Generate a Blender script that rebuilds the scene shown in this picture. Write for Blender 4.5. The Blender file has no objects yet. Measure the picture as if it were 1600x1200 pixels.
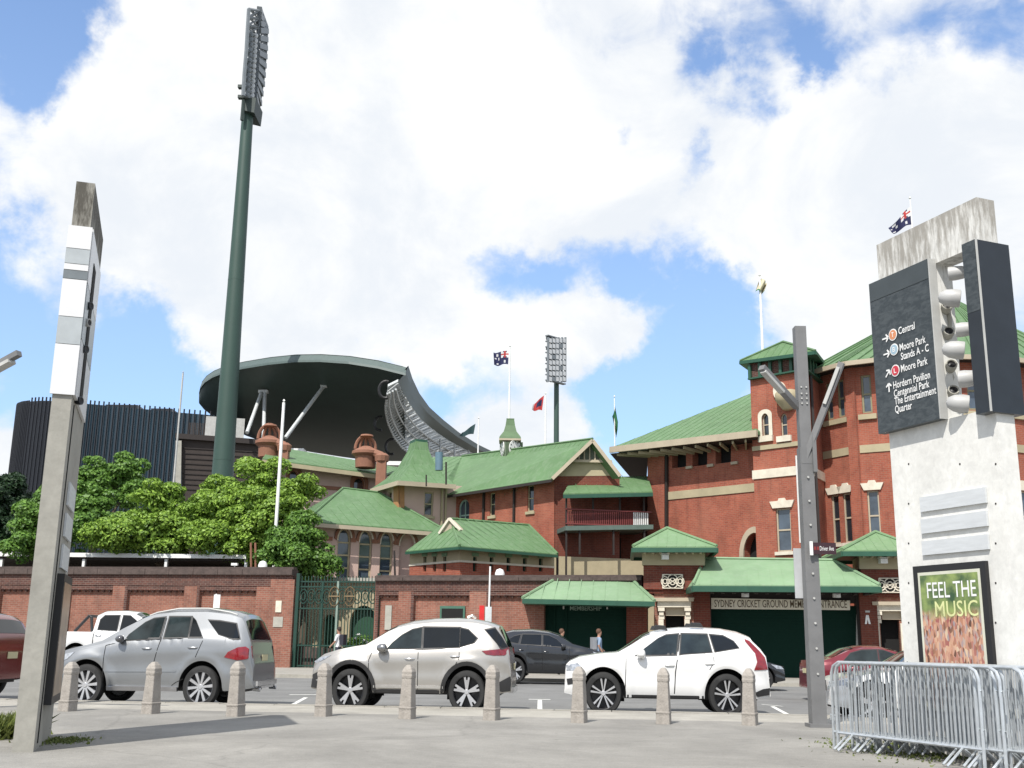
import bpy, bmesh, math, random
import numpy as np
from mathutils import Vector, Matrix
from mathutils.geometry import delaunay_2d_cdt
random.seed(7); rng = np.random.default_rng(7)
SC = bpy.context.scene; COL = SC.collection
V = Vector

# ------------------------------------------------------------------ camera
FOC, PITCH, ROLL, EYE = 1705.0, .2325, .014, 1.45        # focal length in pixels of a 1600 px wide frame
c_f = V((0, math.cos(PITCH), math.sin(PITCH))); c_u0 = V((0, -math.sin(PITCH), math.cos(PITCH))); c_x0 = V((1, 0, 0))
c_x = c_x0*math.cos(ROLL) + c_u0*math.sin(ROLL); c_u = c_u0*math.cos(ROLL) - c_x0*math.sin(ROLL)
cam = bpy.data.objects.new('camera', bpy.data.cameras.new('camera')); COL.objects.link(cam)
m = Matrix((c_x, c_u, -c_f)).transposed().to_4x4(); m.translation = (0, 0, EYE); cam.matrix_world = m
cam.data.sensor_width = 36; cam.data.lens = 36*FOC/1600; cam.data.clip_end = 5000; SC.camera = cam
def ray(px, py): return c_f*FOC + c_x*(px-800) + c_u*(600-py)
def W(px, py, Y): d = ray(px, py); return V((0, 0, EYE)) + d*(Y/d.y)          # a measured image point at a given distance
def G(px, py, z=.13): d = ray(px, py); return V((0, 0, EYE)) + d*((z-EYE)/d.z)  # a measured image point on the ground

# ------------------------------------------------------------------ light, sky, exposure
SUN_EL, SUN_AZ = math.radians(53), math.radians(180+24)     # azimuth of the sun, clockwise from +Y
w = bpy.data.worlds.new('World'); SC.world = w; w.use_nodes = True
nt = w.node_tree; nt.nodes.clear(); N = nt.nodes; L = nt.links
def nd(t, **k):
    n = N.new(t)
    for a, b in k.items(): setattr(n, a, b)
    return n
out = nd('ShaderNodeOutputWorld'); bg = nd('ShaderNodeBackground'); bg.inputs[1].default_value = .1
sky = nd('ShaderNodeTexSky', sky_type='NISHITA', sun_disc=False); sky.sun_elevation = SUN_EL; sky.sun_rotation = SUN_AZ
sky.air_density = 1.0; sky.dust_density = .6; sky.ozone_density = 1.3
tc = nd('ShaderNodeTexCoord')
def mth(op, a, b=None, c=None, clamp=False):
    n = nd('ShaderNodeMath', operation=op, use_clamp=clamp)
    for i, v in enumerate((a, b, c)):
        if v is None: continue
        if isinstance(v, (int, float)): n.inputs[i].default_value = v
        else: L.new(v, n.inputs[i])
    return n.outputs[0]
def noise3(vec, scale, detail, rough=.55, dist=0.):
    n = nd('ShaderNodeTexNoise'); n.inputs['Scale'].default_value = scale; n.inputs['Detail'].default_value = detail
    n.inputs['Roughness'].default_value = rough; n.inputs['Distortion'].default_value = dist
    L.new(vec, n.inputs['Vector']); return n.outputs[0]
dirv = tc.outputs['Generated']
mp = nd('ShaderNodeMapping'); mp.inputs['Scale'].default_value = (1, 1, 1.35); mp.inputs['Location'].default_value = (.37, .1, .22); L.new(dirv, mp.inputs[0])
big = noise3(mp.outputs[0], 4.2, 12, .56, .15); fine = noise3(mp.outputs[0], 17, 9, .62, .5)
dens = mth('ADD', mth('MULTIPLY_ADD', big, 2.2, -1.1), mth('MULTIPLY_ADD', fine, 1.9, -.95))
dens = mth('ADD', dens, .50)
def warp(v, scale, detail, amt):
    n = nd('ShaderNodeTexNoise'); n.inputs['Scale'].default_value = scale; n.inputs['Detail'].default_value = detail; n.inputs['Roughness'].default_value = .6; L.new(dirv, n.inputs['Vector'])
    a = nd('ShaderNodeVectorMath', operation='SUBTRACT'); L.new(n.outputs['Color'], a.inputs[0]); a.inputs[1].default_value = (.5, .5, .5)
    b = nd('ShaderNodeVectorMath', operation='SCALE'); L.new(a.outputs[0], b.inputs[0]); b.inputs['Scale'].default_value = amt
    c_ = nd('ShaderNodeVectorMath', operation='ADD'); L.new(v, c_.inputs[0]); L.new(b.outputs[0], c_.inputs[1]); return c_.outputs[0]
dirw = warp(warp(dirv, 8, 6, .14), 30, 8, .04)
# openings in the cloud (negative) and denser banks (positive): direction measured at px, py; radius px; weight
for (bx, by, br, bw) in [(30, 60, 75, -1.5), (100, 20, 50, -1.1), (170, 5, 40, -.6), (40, 175, 34, -1.0), (0, 360, 50, -.9), (60, 345, 40, -.4), (215, 455, 50, -.6), (260, 520, 85, -1.3), (300, 600, 80, -1.2), (70, 540, 100, -1.2), (160, 590, 90, -1.1), (20, 430, 50, -.5), (330, 640, 70, -.9),
        (600, 600, 60, -1.0), (680, 615, 50, -1.1), (540, 570, 50, -.7), (745, 625, 50, -.9), (800, 415, 48, -1.1), (860, 420, 48, -1.2), (920, 415, 50, -1.2), (985, 425, 40, -1.1), (760, 395, 26, -.5), (1060, 480, 65, -1.5), (1100, 560, 75, -1.5), (1030, 620, 75, -1.5), (950, 650, 65, -1.4), (1130, 440, 45, -1.0), (1180, 500, 45, -.8), (900, 600, 45, -.9),
        (1130, 65, 40, -.9), (1100, 110, 34, -.9), (1210, 15, 45, -.9), (1190, 150, 38, -1.2), (1150, 120, 30, -.6), (1250, 60, 34, -.8), (1100, 280, 30, -1.0), (1110, 250, 20, -.6), (975, 215, 22, -.9), (1290, 70, 34, -.8), (1330, 30, 50, -.8), (1420, 105, 30, -.7), (1460, 30, 45, -.7), (1560, 15, 60, -1.0), (1590, 500, 60, -.5),
        (600, 200, 260, .9), (330, 150, 150, .9), (200, 250, 120, .9), (120, 260, 90, .6), (400, 400, 130, .8), (880, 250, 150, .8), (520, 500, 100, 1.1), (430, 520, 60, .7), (640, 490, 80, .9), (710, 520, 55, .8), (900, 520, 45, 1.2), (960, 500, 48, 1.3), (850, 560, 38, .9), (1350, 300, 170, 1.0), (1290, 440, 90, 1.0), (1200, 300, 70, .8), (1500, 250, 120, .8), (1240, 100, 34, .5), (860, 675, 48, 1.3), (760, 665, 40, 1.1), (15, 715, 45, 1.0), (150, 480, 40, .5), (1300, 180, 60, .6)]:
    c = ray(bx, by).normalized(); r = br/FOC*1.15
    dn = nd('ShaderNodeVectorMath', operation='DISTANCE'); L.new(dirw, dn.inputs[0]); dn.inputs[1].default_value = c
    q = mth('DIVIDE', dn.outputs['Value'], r); g = mth('EXPONENT', mth('MULTIPLY', mth('MULTIPLY', q, q), -.9))
    dens = mth('MULTIPLY_ADD', g, bw, dens)
fac = nd('ShaderNodeMapRange', interpolation_type='SMOOTHSTEP'); L.new(dens, fac.inputs[0]); fac.inputs[1].default_value = -.45; fac.inputs[2].default_value = .95
cc = nd('ShaderNodeMapRange', interpolation_type='SMOOTHSTEP'); L.new(noise3(mp.outputs[0], 5.5, 10, .6, .3), cc.inputs[0]); cc.inputs[1].default_value = .36; cc.inputs[2].default_value = .58
cm = nd('ShaderNodeMix', data_type='RGBA'); L.new(cc.outputs[0], cm.inputs[0]); cm.inputs[6].default_value = (7.6, 7.95, 8.4, 1); cm.inputs[7].default_value = (9.1, 9.15, 9.1, 1)
skb = nd('ShaderNodeMix', data_type='RGBA', blend_type='MULTIPLY'); skb.inputs[0].default_value = 1; L.new(sky.outputs[0], skb.inputs[6]); skb.inputs[7].default_value = (1.35, 1.62, 2.0, 1)
# thin veil of high cloud and moisture over the blue, thicker towards the horizon
sz = nd('ShaderNodeSeparateXYZ'); L.new(dirv, sz.inputs[0]); vf = nd('ShaderNodeMapRange'); L.new(sz.outputs[2], vf.inputs[0]); vf.inputs[1].default_value = 0; vf.inputs[2].default_value = .6; vf.inputs[3].default_value = .55; vf.inputs[4].default_value = .10
veil = nd('ShaderNodeMix', data_type='RGBA'); L.new(vf.outputs[0], veil.inputs[0]); L.new(skb.outputs[2], veil.inputs[6]); veil.inputs[7].default_value = (5.6, 7.4, 9.3, 1)
mx = nd('ShaderNodeMix', data_type='RGBA'); L.new(mth('MULTIPLY', fac.outputs[0], .98), mx.inputs[0]); L.new(veil.outputs[2], mx.inputs[6]); L.new(cm.outputs[2], mx.inputs[7])
L.new(mx.outputs[2], bg.inputs[0]); L.new(bg.outputs[0], out.inputs[0])
sun = bpy.data.lights.new('sun', 'SUN'); sun.energy = 5.0; sun.angle = math.radians(.5); sun.color = (1, .955, .89)
so = bpy.data.objects.new('sun', sun); COL.objects.link(so)
sd = V((math.sin(SUN_AZ)*math.cos(SUN_EL), math.cos(SUN_AZ)*math.cos(SUN_EL), math.sin(SUN_EL)))
so.rotation_euler = sd.to_track_quat('Z', 'Y').to_euler()
SC.view_settings.view_transform = 'Standard'; SC.view_settings.look = 'None'; SC.view_settings.exposure = 0.2; SC.view_settings.gamma = 1
SC.view_settings.use_curve_mapping = False
SC.cycles.max_bounces = 6; SC.cycles.use_denoising = True

# ------------------------------------------------------------------ materials
MATS = {}
def mat(name, col, rough=.7, metal=0., var=.12, nscale=3., bump=0., bscale=20., coat=0., spec=.5, alpha=None, stretch=None, trans=0., em=None):
    if name in MATS: return MATS[name]
    M = bpy.data.materials.new(name); M.use_nodes = True; t = M.node_tree; b = t.nodes['Principled BSDF']
    b.inputs['Roughness'].default_value = rough; b.inputs['Metallic'].default_value = metal
    b.inputs['Coat Weight'].default_value = coat; b.inputs['Coat Roughness'].default_value = .12; b.inputs['Specular IOR Level'].default_value = spec
    if trans: b.inputs['Transmission Weight'].default_value = trans
    tcn = t.nodes.new('ShaderNodeTexCoord'); src = tcn.outputs['Object']
    if stretch:
        mpn = t.nodes.new('ShaderNodeMapping'); mpn.inputs['Scale'].default_value = stretch; t.links.new(src, mpn.inputs[0]); src = mpn.outputs[0]
    n = t.nodes.new('ShaderNodeTexNoise'); n.inputs['Scale'].default_value = nscale; n.inputs['Detail'].default_value = 6; n.inputs['Roughness'].default_value = .6
    t.links.new(src, n.inputs['Vector'])
    r = t.nodes.new('ShaderNodeMapRange'); t.links.new(n.outputs[0], r.inputs[0]); r.inputs[1].default_value = .3; r.inputs[2].default_value = .7
    r.inputs[3].default_value = 1-var; r.inputs[4].default_value = 1+var
    mu = t.nodes.new('ShaderNodeVectorMath'); mu.operation = 'SCALE'; mu.inputs[0].default_value = col[:3]; t.links.new(r.outputs[0], mu.inputs['Scale'])
    t.links.new(mu.outputs[0], b.inputs['Base Color'])
    if bump:
        n2 = t.nodes.new('ShaderNodeTexNoise'); n2.inputs['Scale'].default_value = bscale; n2.inputs['Detail'].default_value = 5; t.links.new(src, n2.inputs['Vector'])
        bp = t.nodes.new('ShaderNodeBump'); bp.inputs['Strength'].default_value = bump; bp.inputs['Distance'].default_value = .02
        t.links.new(n2.outputs[0], bp.inputs['Height']); t.links.new(bp.outputs[0], b.inputs['Normal'])
    if em: b.inputs['Emission Color'].default_value = (*col[:3], 1); b.inputs['Emission Strength'].default_value = em
    MATS[name] = M; return M
def brickmat(name, c1, c2, mortar, bw=.26, bh=.098, var=.18):
    M = bpy.data.materials.new(name); M.use_nodes = True; t = M.node_tree; b = t.nodes['Principled BSDF']; b.inputs['Roughness'].default_value = .88; b.inputs['Specular IOR Level'].default_value = .25
    uv = t.nodes.new('ShaderNodeUVMap'); br = t.nodes.new('ShaderNodeTexBrick'); t.links.new(uv.outputs[0], br.inputs['Vector'])
    br.inputs['Scale'].default_value = 1; br.inputs['Brick Width'].default_value = bw; br.inputs['Row Height'].default_value = bh; br.inputs['Mortar Size'].default_value = .011
    br.inputs['Color1'].default_value = (*c1, 1); br.inputs['Color2'].default_value = (*c2, 1); br.inputs['Mortar'].default_value = (*mortar, 1)
    tcn = t.nodes.new('ShaderNodeTexCoord'); n = t.nodes.new('ShaderNodeTexNoise'); n.inputs['Scale'].default_value = .9; n.inputs['Detail'].default_value = 7; n.inputs['Roughness'].default_value = .65
    t.links.new(tcn.outputs['Object'], n.inputs['Vector'])
    r = t.nodes.new('ShaderNodeMapRange'); t.links.new(n.outputs[0], r.inputs[0]); r.inputs[1].default_value = .3; r.inputs[2].default_value = .7; r.inputs[3].default_value = 1-var; r.inputs[4].default_value = 1+var
    mu = t.nodes.new('ShaderNodeVectorMath'); mu.operation = 'SCALE'; t.links.new(br.outputs[0], mu.inputs[0]); t.links.new(r.outputs[0], mu.inputs['Scale']); t.links.new(mu.outputs[0], b.inputs['Base Color'])
    src = mu.outputs[0]
    for scl, c_, a_, h_, col2, am in (((2.2, 2.2, .35), 1.5, .50, .74, (c1[0]*.42, c1[1]*.55, c1[2]*.65), .6), ((1, 1, 1), .55, .50, .72, (c1[0]*1.15, c1[1]*1.7, c1[2]*1.9), .35)):
        mpn = t.nodes.new('ShaderNodeMapping'); mpn.inputs['Scale'].default_value = scl; t.links.new(tcn.outputs['Object'], mpn.inputs[0]); n_ = t.nodes.new('ShaderNodeTexNoise'); n_.inputs['Scale'].default_value = c_; n_.inputs['Detail'].default_value = 8; n_.inputs['Roughness'].default_value = .66; t.links.new(mpn.outputs[0], n_.inputs['Vector'])
        r_ = t.nodes.new('ShaderNodeMapRange'); t.links.new(n_.outputs[0], r_.inputs[0]); r_.inputs[1].default_value = a_; r_.inputs[2].default_value = h_; r_.inputs[4].default_value = am
        mi = t.nodes.new('ShaderNodeMix'); mi.data_type = 'RGBA'; t.links.new(r_.outputs[0], mi.inputs[0]); t.links.new(src, mi.inputs[6]); mi.inputs[7].default_value = (*col2, 1); src = mi.outputs[2]
    t.links.new(src, b.inputs['Base Color'])
    bp = t.nodes.new('ShaderNodeBump'); bp.inputs['Strength'].default_value = .4; bp.inputs['Distance'].default_value = .01; bp.invert = True
    t.links.new(br.outputs['Fac'], bp.inputs['Height']); t.links.new(bp.outputs[0], b.inputs['Normal']); MATS[name] = M; return M
BRK = brickmat('brick_red', (.335, .098, .058), (.265, .072, .046), (.28, .145, .105))
BRKW = brickmat('brick_wall', (.275, .115, .080), (.20, .078, .055), (.25, .17, .13))
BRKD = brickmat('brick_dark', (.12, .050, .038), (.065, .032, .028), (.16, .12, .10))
BRKK = brickmat('brick_kiosk', (.17, .045, .028), (.125, .034, .024), (.15, .075, .055))
def roofmat(name, col, var=.10):
    M = mat(name, col, .6, 0, var, .5, bump=.05, bscale=6, spec=.3); t = M.node_tree; b = t.nodes['Principled BSDF']; src = b.inputs['Base Color'].links[0].from_socket; tcn = t.nodes.new('ShaderNodeTexCoord')
    for scl, c_, a_, h_, col2, am in (((1.6, 1.6, .28), 2.2, .48, .75, (.30, .34, .27), .28), ((.5, .5, .5), 1.3, .52, .8, (col[0]*.5, col[1]*.55, col[2]*.55), .35), ((3, 3, 1), 5, .60, .70, (.16, .12, .08), .2)):
        mpn = t.nodes.new('ShaderNodeMapping'); mpn.inputs['Scale'].default_value = scl; t.links.new(tcn.outputs['Object'], mpn.inputs[0]); n = t.nodes.new('ShaderNodeTexNoise'); n.inputs['Scale'].default_value = c_; n.inputs['Detail'].default_value = 9; n.inputs['Roughness'].default_value = .68; t.links.new(mpn.outputs[0], n.inputs['Vector'])
        r_ = t.nodes.new('ShaderNodeMapRange'); t.links.new(n.outputs[0], r_.inputs[0]); r_.inputs[1].default_value = a_; r_.inputs[2].default_value = h_; r_.inputs[4].default_value = am
        mi = t.nodes.new('ShaderNodeMix'); mi.data_type = 'RGBA'; t.links.new(r_.outputs[0], mi.inputs[0]); t.links.new(src, mi.inputs[6]); mi.inputs[7].default_value = (*col2, 1); src = mi.outputs[2]
    t.links.new(src, b.inputs['Base Color']); return M
RG = roofmat('roof_green', (.098, .178, .080)); RGL = roofmat('roof_green_faded', (.185, .285, .165), .12); RGM = roofmat('roof_green_mid', (.15, .245, .125))
GTR = mat('green_trim', (.018, .075, .045), .5); CRM = mat('cream_trim', (.40, .34, .25), .7, var=.08, nscale=1.5); CRMW = mat('cream_wall', (.36, .31, .20), .8, nscale=1.2)
WTS = mat('stone_white', (.60, .55, .45), .8, var=.12); PINK = mat('pink_render', (.50, .36, .31), .85, var=.1, nscale=.6, bump=.1, bscale=9); TERR = mat('terracotta', (.23, .105, .065), .8)
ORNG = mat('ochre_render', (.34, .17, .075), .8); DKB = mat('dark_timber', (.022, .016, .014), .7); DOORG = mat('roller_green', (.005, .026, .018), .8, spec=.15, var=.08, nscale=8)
GLS = mat('window_glass', (.018, .024, .03), .06, var=.3, nscale=.8, spec=.9); GLSB = mat('window_glass_pale', (.055, .075, .10), .08, var=.5, nscale=.7, spec=.9)
IRON = mat('iron_green', (.008, .04, .028), .5); WHP = mat('white_paint', (.74, .74, .72), .4, var=.05); SIL = mat('galvanised', (.50, .53, .55), .38, .55, var=.15, nscale=9)
LGREY = mat('light_grey', (.42, .42, .40), .6); CONC = mat('concrete', (.35, .34, .295), .85, var=.14, nscale=2.2, bump=.25, bscale=14)
BLK = mat('black', (.012, .012, .013), .5); BLKP = mat('black_panel', (.012, .016, .021), .28, var=.2, nscale=4); VOID = mat('dark_void', (.006, .006, .006), .9)  # dark_void paints the shade of openings, gaps and wheel wells as near-black
POLE = mat('tower_green', (.030, .064, .050), .5, var=.08, nscale=.3); DROOF = mat('stadium_dark_green', (.030, .052, .046), .5, var=.15, nscale=.2); LROOF = mat('stadium_edge', (.075, .105, .098), .5, var=.08)
FIN = mat('fin_dark', (.010, .012, .018), .6, 0); NAVYG = mat('facade_glass', (.010, .024, .036), .25, var=.5, nscale=.12, spec=.8); TRUS = mat('truss_white', (.48, .50, .50), .5)
RED = mat('sign_red', (.55, .02, .02), .5); BRN = mat('brown_panel', (.035, .025, .02), .7, var=.2, nscale=1)

# ------------------------------------------------------------------ mesh helpers
def tag(o, label=None, cat=None, group=None, kind=None):
    if label: o['label'] = label
    if cat: o['category'] = cat
    if group: o['group'] = group
    if kind: o['kind'] = kind
    return o
def thing(name, loc, label, cat, group=None, rz=0.):
    o = bpy.data.objects.new(name, None); COL.objects.link(o); o.location = loc; o.rotation_euler = (0, 0, rz); o.empty_display_size = .3
    bases[o.name] = V(loc); return tag(o, label, cat, group)
bases = {}
class MB:
    def __init__(s, mats=None): s.v = []; s.f = []; s.uv = []; s.mi = []; s.cur = 0
    def face(s, pts, uv=None):
        i = len(s.v); s.v += [tuple(p) for p in pts]; s.f.append(list(range(i, i+len(pts)))); s.uv.append(uv if uv else [(p[0]+p[1]*.3, p[2]) for p in pts]); s.mi.append(s.cur)
    def mesh(s, verts, faces, uvf=None):
        i = len(s.v); s.v += [tuple(p) for p in verts]
        for f in faces: s.f.append([i+k for k in f]); s.uv.append([uvf(verts[k]) if uvf else (verts[k][0]+verts[k][1]*.3, verts[k][2]) for k in f]); s.mi.append(s.cur)
    def box(s, c, size, rz=0., M=None):
        x, y, z = size[0]/2, size[1]/2, size[2]/2; R = M if M else Matrix.Rotation(rz, 3, 'Z')
        P = [V(c) + R @ V((a*x, b*y, d*z)) for a in (-1, 1) for b in (-1, 1) for d in (-1, 1)]
        s.mesh(P, [(0, 1, 3, 2), (4, 6, 7, 5), (0, 4, 5, 1), (2, 3, 7, 6), (0, 2, 6, 4), (1, 5, 7, 3)])
    def bar(s, a, b, w, h=None, up=V((0, 0, 1))):
        a, b = V(a), V(b); d = b-a; ln = d.length
        if ln < 1e-6: return
        d.normalize(); x = d.cross(up)
        if x.length < 1e-3: x = d.cross(V((0, 1, 0)))
        x.normalize(); z = x.cross(d); h = h or w
        s.box((a+b)/2, (w, ln, h), M=Matrix((x, d, z)).transposed())
    def tube(s, path, r, n=8, cap=True):
        path = [V(p) for p in path]; rs = r if isinstance(r, (list, tuple)) else [r]*len(path)
        vs = []; pf = None
        for i, p in enumerate(path):
            d = (path[min(i+1, len(path)-1)] - path[max(i-1, 0)]).normalized()
            if pf is None:
                x = d.cross(V((0, 0, 1)))
                if x.length < .1: x = d.cross(V((1, 0, 0)))
            else: x = pf - d*pf.dot(d)
            x.normalize(); pf = x; y = d.cross(x)
            vs += [p + (x*math.cos(2*math.pi*k/n) + y*math.sin(2*math.pi*k/n))*rs[i] for k in range(n)]
        fs = [(i*n+k, i*n+(k+1) % n, (i+1)*n+(k+1) % n, (i+1)*n+k) for i in range(len(path)-1) for k in range(n)]
        if cap: fs += [tuple(range(n))[::-1], tuple((len(path)-1)*n+k for k in range(n))]
        s.mesh(vs, fs)
    def lathe(s, prof, c, n=20, axis='Z', sx=1., sz=1., cap=True):
        vs = []
        for r, h in prof:
            for k in range(n):
                a = 2*math.pi*k/n
                if axis == 'Z': vs.append(V(c)+V((r*math.cos(a), r*math.sin(a), h)))
                else: vs.append(V(c)+V((r*math.cos(a)*sx, h, r*math.sin(a)*sz)))
        fs = [(i*n+k, i*n+(k+1) % n, (i+1)*n+(k+1) % n, (i+1)*n+k) for i in range(len(prof)-1) for k in range(n)]
        if cap and prof[0][0] > 1e-6: fs.append(tuple(range(n))[::-1])
        if cap and prof[-1][0] > 1e-6: fs.append(tuple((len(prof)-1)*n+k for k in range(n)))
        s.mesh(vs, fs)
    def prism(s, pts, off):
        pts = [V(p) for p in pts]; q = [p+V(off) for p in pts]; n = len(pts)
        s.mesh(pts+q, [tuple(range(n)), tuple(range(2*n-1, n-1, -1))] + [(k, k+n, (k+1) % n+n, (k+1) % n) for k in range(n)])
    def build(s, name, m, parent=None, smooth=False, label=None, kind=None, weld=False, local=False):
        me = bpy.data.meshes.new(name); off = V((0, 0, 0))
        if parent and not local:
            r = parent
            while r.parent: r = r.parent
            off = bases.get(r.name, V((0, 0, 0)))
        me.from_pydata([(a[0]-off.x, a[1]-off.y, a[2]-off.z) for a in s.v], [], s.f)
        l = me.uv_layers.new(name='UVMap'); flat = [c for u in s.uv for p in u for c in p]
        if len(flat) == 2*len(me.loops): l.data.foreach_set('uv', flat)
        for mm in (m if isinstance(m, (list, tuple)) else [m]): me.materials.append(mm)
        me.polygons.foreach_set('material_index', s.mi)
        bm = bmesh.new(); bm.from_mesh(me)
        if weld: bmesh.ops.remove_doubles(bm, verts=bm.verts, dist=1e-4)
        bmesh.ops.recalc_face_normals(bm, faces=bm.faces)
        bm.to_mesh(me); bm.free()
        if smooth:
            me.polygons.foreach_set('use_smooth', [True]*len(me.polygons)); me.set_sharp_from_angle(angle=math.radians(smooth if smooth is not True else 40))
        o = bpy.data.objects.new(name, me); COL.objects.link(o)
        if parent: o.parent = parent
        if label: o['label'] = label
        if kind: o['kind'] = kind
        return o
def struct(mb, name, m, **k): return tag(mb.build(name, m, **k), kind='structure')

class Plane:                                              # a vertical facade plane: a along it, t = height
    def __init__(s, px0, Y0, px1, Y1, row=1000):
        a, b = W(px0, row, Y0), W(px1, row, Y1); s.O = V((a.x, a.y, 0)); s.u = V((b.x-a.x, b.y-a.y, 0)); s.len = s.u.length; s.u.normalize(); s.n = V((s.u.y, -s.u.x, 0))
    def pt(s, a, t, d=0.): return s.O + s.u*a + V((0, 0, t)) + s.n*d
    def px(s, px, py, d=0.):
        r = ray(px, py); o = V((0, 0, EYE)); k = (s.O + s.n*d - o).dot(s.n)/r.dot(s.n); p = o + r*k
        return ((p-s.O).dot(s.u), p.z)
    def poly(s, pts): return [s.px(*p) for p in pts]
    def rect(s, x0, y0, x1, y1):                          # an upright rectangle measured between two pixel corners
        a0 = (s.px(x0, y0)[0]+s.px(x0, y1)[0])/2; a1 = (s.px(x1, y0)[0]+s.px(x1, y1)[0])/2
        t1 = (s.px(x0, y0)[1]+s.px(x1, y0)[1])/2; t0 = (s.px(x0, y1)[1]+s.px(x1, y1)[1])/2
        return (a0, t0, a1, t1)
def R4(r): return [(r[0], r[1]), (r[2], r[1]), (r[2], r[3]), (r[0], r[3])]
def arch(a0, t0, a1, t1, n=10, rise=None):
    c, r = (a0+a1)/2, (a1-a0)/2; h = rise if rise else r*1.2
    return [(a0, t0), (a1, t0)] + [(c + r*math.cos(math.pi*k/n), t1-h + h*math.sin(math.pi*k/n)) for k in range(n+1)]
def inside(p, poly):
    x, y = p; c = False; j = len(poly)-1
    for i in range(len(poly)):
        xi, yi = poly[i]; xj, yj = poly[j]
        if (yi > y) != (yj > y) and x < (xj-xi)*(y-yi)/(yj-yi)+xi: c = not c
        j = i
    return c
def sheet(mb, pl, outline, holes=(), d=0., rev=0.):
    pts = []; edges = []
    for lp in [outline]+list(holes):
        i = len(pts); pts += [V((p[0], p[1])) for p in lp]; edges += [(i+k, i+(k+1) % len(lp)) for k in range(len(lp))]
    vs, _, fs, *_ = delaunay_2d_cdt(pts, edges, [], 1, 1e-5)
    W3 = [pl.pt(v.x, v.y, d) for v in vs]; ff = []
    for f in fs:
        c = sum((vs[k] for k in f), V((0, 0)))/len(f)
        if any(inside(c, h) for h in holes): continue
        ff.append(f)
    for f in ff: mb.face([W3[k] for k in f], [(vs[k].x, vs[k].y) for k in f])
    if rev:
        for h in holes:
            for k in range(len(h)):
                a, b = h[k], h[(k+1) % len(h)]
                mb.face([pl.pt(*a, d), pl.pt(*b, d), pl.pt(*b, d-rev), pl.pt(*a, d-rev)], [(a[0], a[1]), (b[0], b[1]), (b[0]+rev, b[1]), (a[0]+rev, a[1])])
def slab(mb, pl, poly, d0, d1):                           # a flat piece standing between depths d0 and d1 of the plane
    sheet(mb, pl, poly, d=d1); sheet(mb, pl, poly, d=d0); n = len(poly)
    for k in range(n):
        a, b = poly[k], poly[(k+1) % n]
        mb.face([pl.pt(*a, d0), pl.pt(*b, d0), pl.pt(*b, d1), pl.pt(*a, d1)], [(a[0], a[1]), (b[0], b[1]), (b[0]+d1-d0, b[1]), (a[0]+d1-d0, a[1])])
def piece(name, pl, poly, d0, d1, m, parent, **k):
    mb = MB(); slab(mb, pl, poly, d0, d1); return mb.build(name, m, parent, **k)
def inset(poly, w):
    cx = sum(p[0] for p in poly)/len(poly); x0 = min(p[0] for p in poly); x1 = max(p[0] for p in poly); y0 = min(p[1] for p in poly); y1 = max(p[1] for p in poly)
    cy = (y0+y1)/2; sx = max(.1, 1-2*w/(x1-x0)); sy = max(.1, 1-2*w/(y1-y0)); cx = (x0+x1)/2
    return [(cx+(p[0]-cx)*sx, cy+(p[1]-cy)*sy) for p in poly]
def window(pl, poly, parent, fm=CRM, gm=GLS, d=-.14, fw=.07, vm=0, hm=1, sill=True, name='window', sillm=None):
    q = inset(poly, fw); mb = MB(); sheet(mb, pl, poly, [q], d=d+.05, rev=.05)
    x0 = min(p[0] for p in q); x1 = max(p[0] for p in q); y0 = min(p[1] for p in q); y1 = max(p[1] for p in q); b = fw*.5
    for k in range(hm):
        yy = y0+(y1-y0)*(k+1)/(hm+1); slab(mb, pl, R4((x0, yy-b, x1, yy+b)), d+.005, d+.045)
    for k in range(vm):
        xx = x0+(x1-x0)*(k+1)/(vm+1); slab(mb, pl, R4((xx-b*.7, y0, xx+b*.7, y1)), d+.004, d+.042)
    f = mb.build(name, fm, parent); g = MB(); sheet(g, pl, q, d=d); g.build('pane', gm, f)
    if sill:
        X0 = min(p[0] for p in poly); X1 = max(p[0] for p in poly); Y0 = min(p[1] for p in poly)
        piece('sill', pl, R4((X0-.1, Y0-.17, X1+.1, Y0-.003)), -.1, .09, sillm or fm, f)
    return f
def roofsolid(mb, verts, faces, th=.14):
    vs = [V(v) for v in verts]; n = len(vs); lo = [v-V((0, 0, th)) for v in vs]; cnt = {}
    for f in faces:
        for k in range(len(f)): e = (f[k], f[(k+1) % len(f)]); cnt[tuple(sorted(e))] = cnt.get(tuple(sorted(e)), 0)+1
    F = [tuple(f) for f in faces] + [tuple(k+n for k in f)[::-1] for f in faces]
    for (a, b), c in cnt.items():
        if c == 1: F.append((a, b, b+n, a+n))
    mb.mesh(vs+lo, F)
def seams(verts, faces, step=.5, h=.014, w=.03, only=None):
    mb = MB()
    for f in faces:
        P = [V(verts[k]) for k in f]; nrm = (P[1]-P[0]).cross(P[2]-P[0]).normalized()
        if nrm.z < 0: nrm = -nrm
        e = V((0, 0, 1)).cross(nrm)
        if e.length < .05: continue
        e.normalize(); s = nrm.cross(e); o = P[0]; q = [((p-o).dot(e), (p-o).dot(s)) for p in P]
        x = min(a for a, b in q)+step*.5
        while x < max(a for a, b in q):
            ys = []
            for k in range(len(q)):
                (a, b), (c, d) = q[k], q[(k+1) % len(q)]
                if (a > x) != (c > x): ys.append(b+(d-b)*(x-a)/(c-a))
            if len(ys) >= 2 and max(ys)-min(ys) > .15: mb.bar(o+e*x+s*min(ys)+nrm*h*.5, o+e*x+s*max(ys)+nrm*h*.5, w, h, up=nrm)
            x += step
    return mb
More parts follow.
